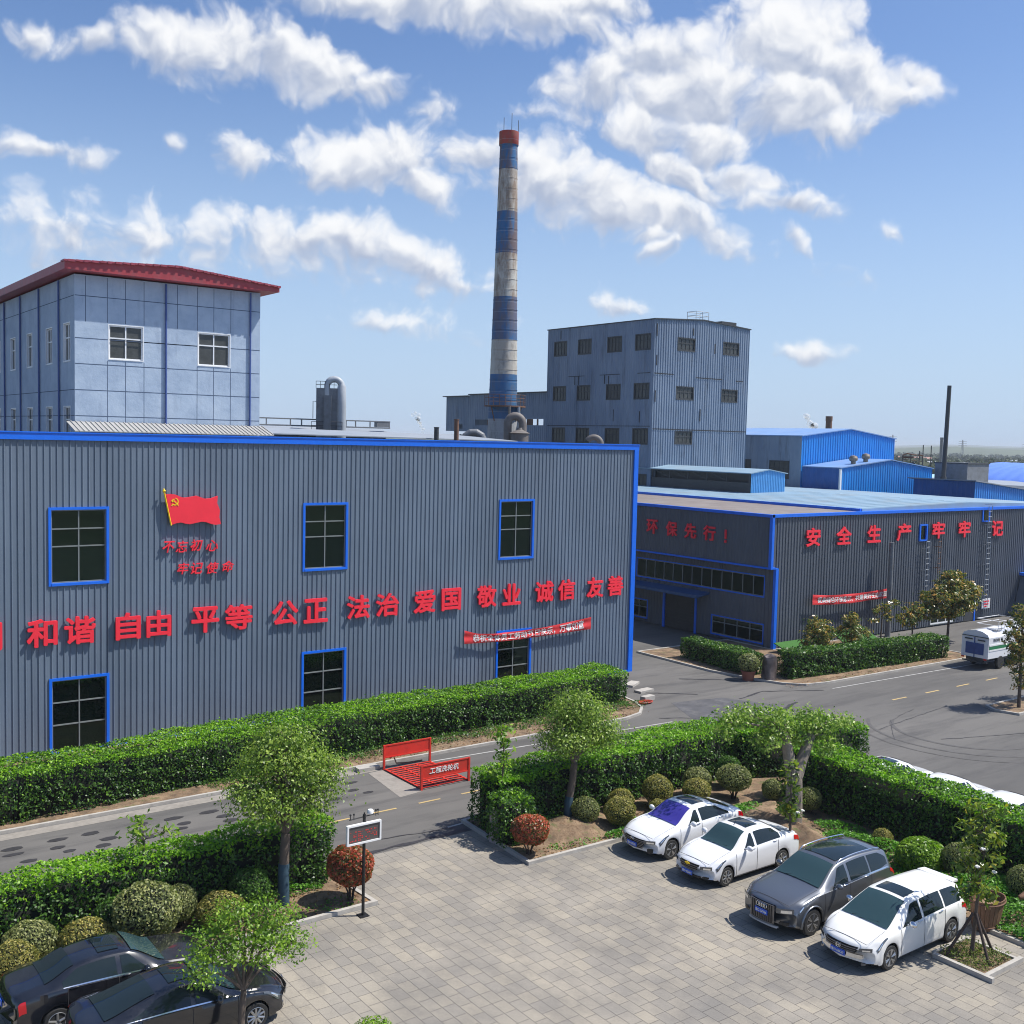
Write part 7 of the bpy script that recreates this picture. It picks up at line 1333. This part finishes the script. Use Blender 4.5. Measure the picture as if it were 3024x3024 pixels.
def pylon(x, y, h, lab):
    mb = MB(); w_ = h*.07
    for sx_ in (-1, 1):
        for sy in (-1, 1): mb.tube([(x+sx_*w_, y+sy*w_, 0), (x+sx_*w_*.15, y+sy*w_*.15, h)], .22, 4)
    for z in np.linspace(h*.2, h*.95, 6): k = w_*(1-.85*z/h); mb.tube([(x-k, y-k, z), (x+k, y+k, z+h*.06)], .16, 4)
    for z in (h*.72, h*.82, h*.92): mb.tube([(x-2.6, y+4.2, z), (x+2.6, y-4.2, z)], .2, 4)
    obj('power_pylon', mb, MAT['midgrey'], None, (x, y, 0), label=lab, cat='pylon', group='far power pylons')
pylon(1287, 770, 26, 'far lattice pylon on the horizon past the black stack'); pylon(1180, 800, 30, 'far lattice pylon on the horizon left of the black stack'); pylon(1500, 800, 25, 'faint lattice pylon near the picture edge on the horizon'); pylon(1250, 870, 28, 'far lattice pylon above the rusty steel frame')
for x, y, h_, r_, lab, mm in ((159.2, 121.0, 18.95, .55, 'brown brick chimney stub behind the large blue hall', 'rust'), (210.4, 135, 14.4, .10, 'thin pole right behind the rusty steel frame', 'darkgrey'), (214.4, 135.6, 14.3, .10, 'second thin pole beside the first behind the steel frame', 'darkgrey'), (330, 205, 17.5, .5, 'far grey stack left of the black stack', 'midgrey')):
    mb = MB(); mb.lathe([(r_*1.25, 0), (r_, h_-.8), (r_*1.1, h_-.75), (r_*1.1, h_)], 14, c=(x, y, 0)); obj('far_stack' if r_ > .2 else 'far_pole', mb, MAT[mm], None, (x, y, 0), label=lab, cat='stack' if r_ > .2 else 'pole', smooth=40)
t = thing('steel_frame', 'rusty open steel frame standing beyond the lower blue hall', 'steel frame', (133.5, 87.6, 0)); mb = MB()
for x, y, z in ((133.2, 88.6, 12.6), (134.65, 86.4, 12.7), (133.8, 87.7, 12.8), (134.45, 86.8, 13.3)): mb.tube([(x, y, 0), (x, y, z)], .07, 5)
obj('post', mb, MAT['darkgrey'], t); mb = MB(); mb.tube([(133.2, 88.6, 12.6), (133.55, 88.1, 12.9), (133.9, 87.6, 12.75), (134.7, 86.35, 12.65)], .09, 5); mb.tube([(133.2, 88.6, 12.35), (134.0, 87.4, 12.35)], .14, 5); mb.tube([(133.2, 88.6, 12.1), (134.6, 86.4, 11.8)], .04, 5); obj('beam', mb, MAT['rust'], t); mb = MB(); mb.ell((133.95, 87.4, 11.4), (.35, .35, .35), 8, 6); obj('motor', mb, MAT['darkgrey'], t)
t = thing('pale_shed', 'strip of pale turquoise roof far behind the black stack', 'shed', (221, 137, 0)); mb = MB(); mb.hexa(((214, 148, 6.8), (228, 124, 6.8), (234, 128, 7.0), (220, 152, 7.0), (214, 148, 7.0), (228, 124, 7.0), (234, 128, 7.8), (220, 152, 7.8))); obj('roof', mb, pm('turquoise_roof', (.34, .55, .62), .6, 0, .05), t); mb = MB(); mb.hexa(((214.3, 148, 0), (228, 124.4, 0), (233.5, 128, 0), (220, 151.5, 0), (214.3, 148, 6.8), (228, 124.4, 6.8), (233.5, 128, 6.8), (220, 151.5, 6.8))); obj('wall', mb, MAT['lightgrey'], t)
# steam plumes
def plume(lab, p0, p1, r0, r1, seed):
    m, N, L, B = nmat('steam'); B.inputs['Base Color'].default_value = (.9, .9, .9, 1); B.inputs['Roughness'].default_value = 1; t_ = N.new('ShaderNodeBsdfTranslucent'); t_.inputs['Color'].default_value = (.95, .95, .95, 1)
    mx = N.new('ShaderNodeMixShader'); mx.inputs[0].default_value = .5; L.new(B.outputs[0], mx.inputs[1]); L.new(t_.outputs[0], mx.inputs[2]); tp = N.new('ShaderNodeBsdfTransparent'); m2_ = N.new('ShaderNodeMixShader'); n = noise_n(N, L, .9, 4, .6); f = ramp(N, L, n, ((.42, (0, 0, 0)), (.75, (.6, .6, .6)))); L.new(f, m2_.inputs[0]); L.new(tp.outputs[0], m2_.inputs[1]); L.new(mx.outputs[0], m2_.inputs[2]); L.new(m2_.outputs[0], N['Material Output'].inputs['Surface'])
    g = np.random.default_rng(seed); mb = MB(); p0, p1 = np.array(p0), np.array(p1)
    for k in range(14): s = k/13; c = p0+(p1-p0)*s+g.normal(size=3)*r1*.35+np.array([0, 0, .25*math.sin(6*s)]); r = (r0+(r1-r0)*s)*g.uniform(.6, 1.1); mb.ell(c, (r, r, r*.85), 10, 7)
    obj('steam_plume', mb, m, None, tuple(p0), label=lab, cat='steam', smooth=180)
plume('thin white steam plume on the skyline left of the chimney', (157.7, 255.2, 15.2), (155.6, 256.4, 20.2), .55, .8, 91); plume('small white steam plume beside the brown chimney stub', (237.3, 183.6, 17.0), (235.2, 186.1, 21.6), .8, 1.1, 92)
# ------------------------------------------------------------------ air that fades the far ground
HAZE = True
if HAZE:
    mb = MB(); mb.box(-9500, 9500, -9500, 9500, -1.2, 49); m, N, L, B = nmat('haze_air'); N.remove(B); v = N.new('ShaderNodeVolumePrincipled'); v.inputs['Color'].default_value = (.86, .93, 1.0, 1); v.inputs['Density'].default_value = .00020; v.inputs['Anisotropy'].default_value = .0
    L.new(v.outputs[0], N['Material Output'].inputs['Volume']); obj('haze', mb, m, kind='stuff')
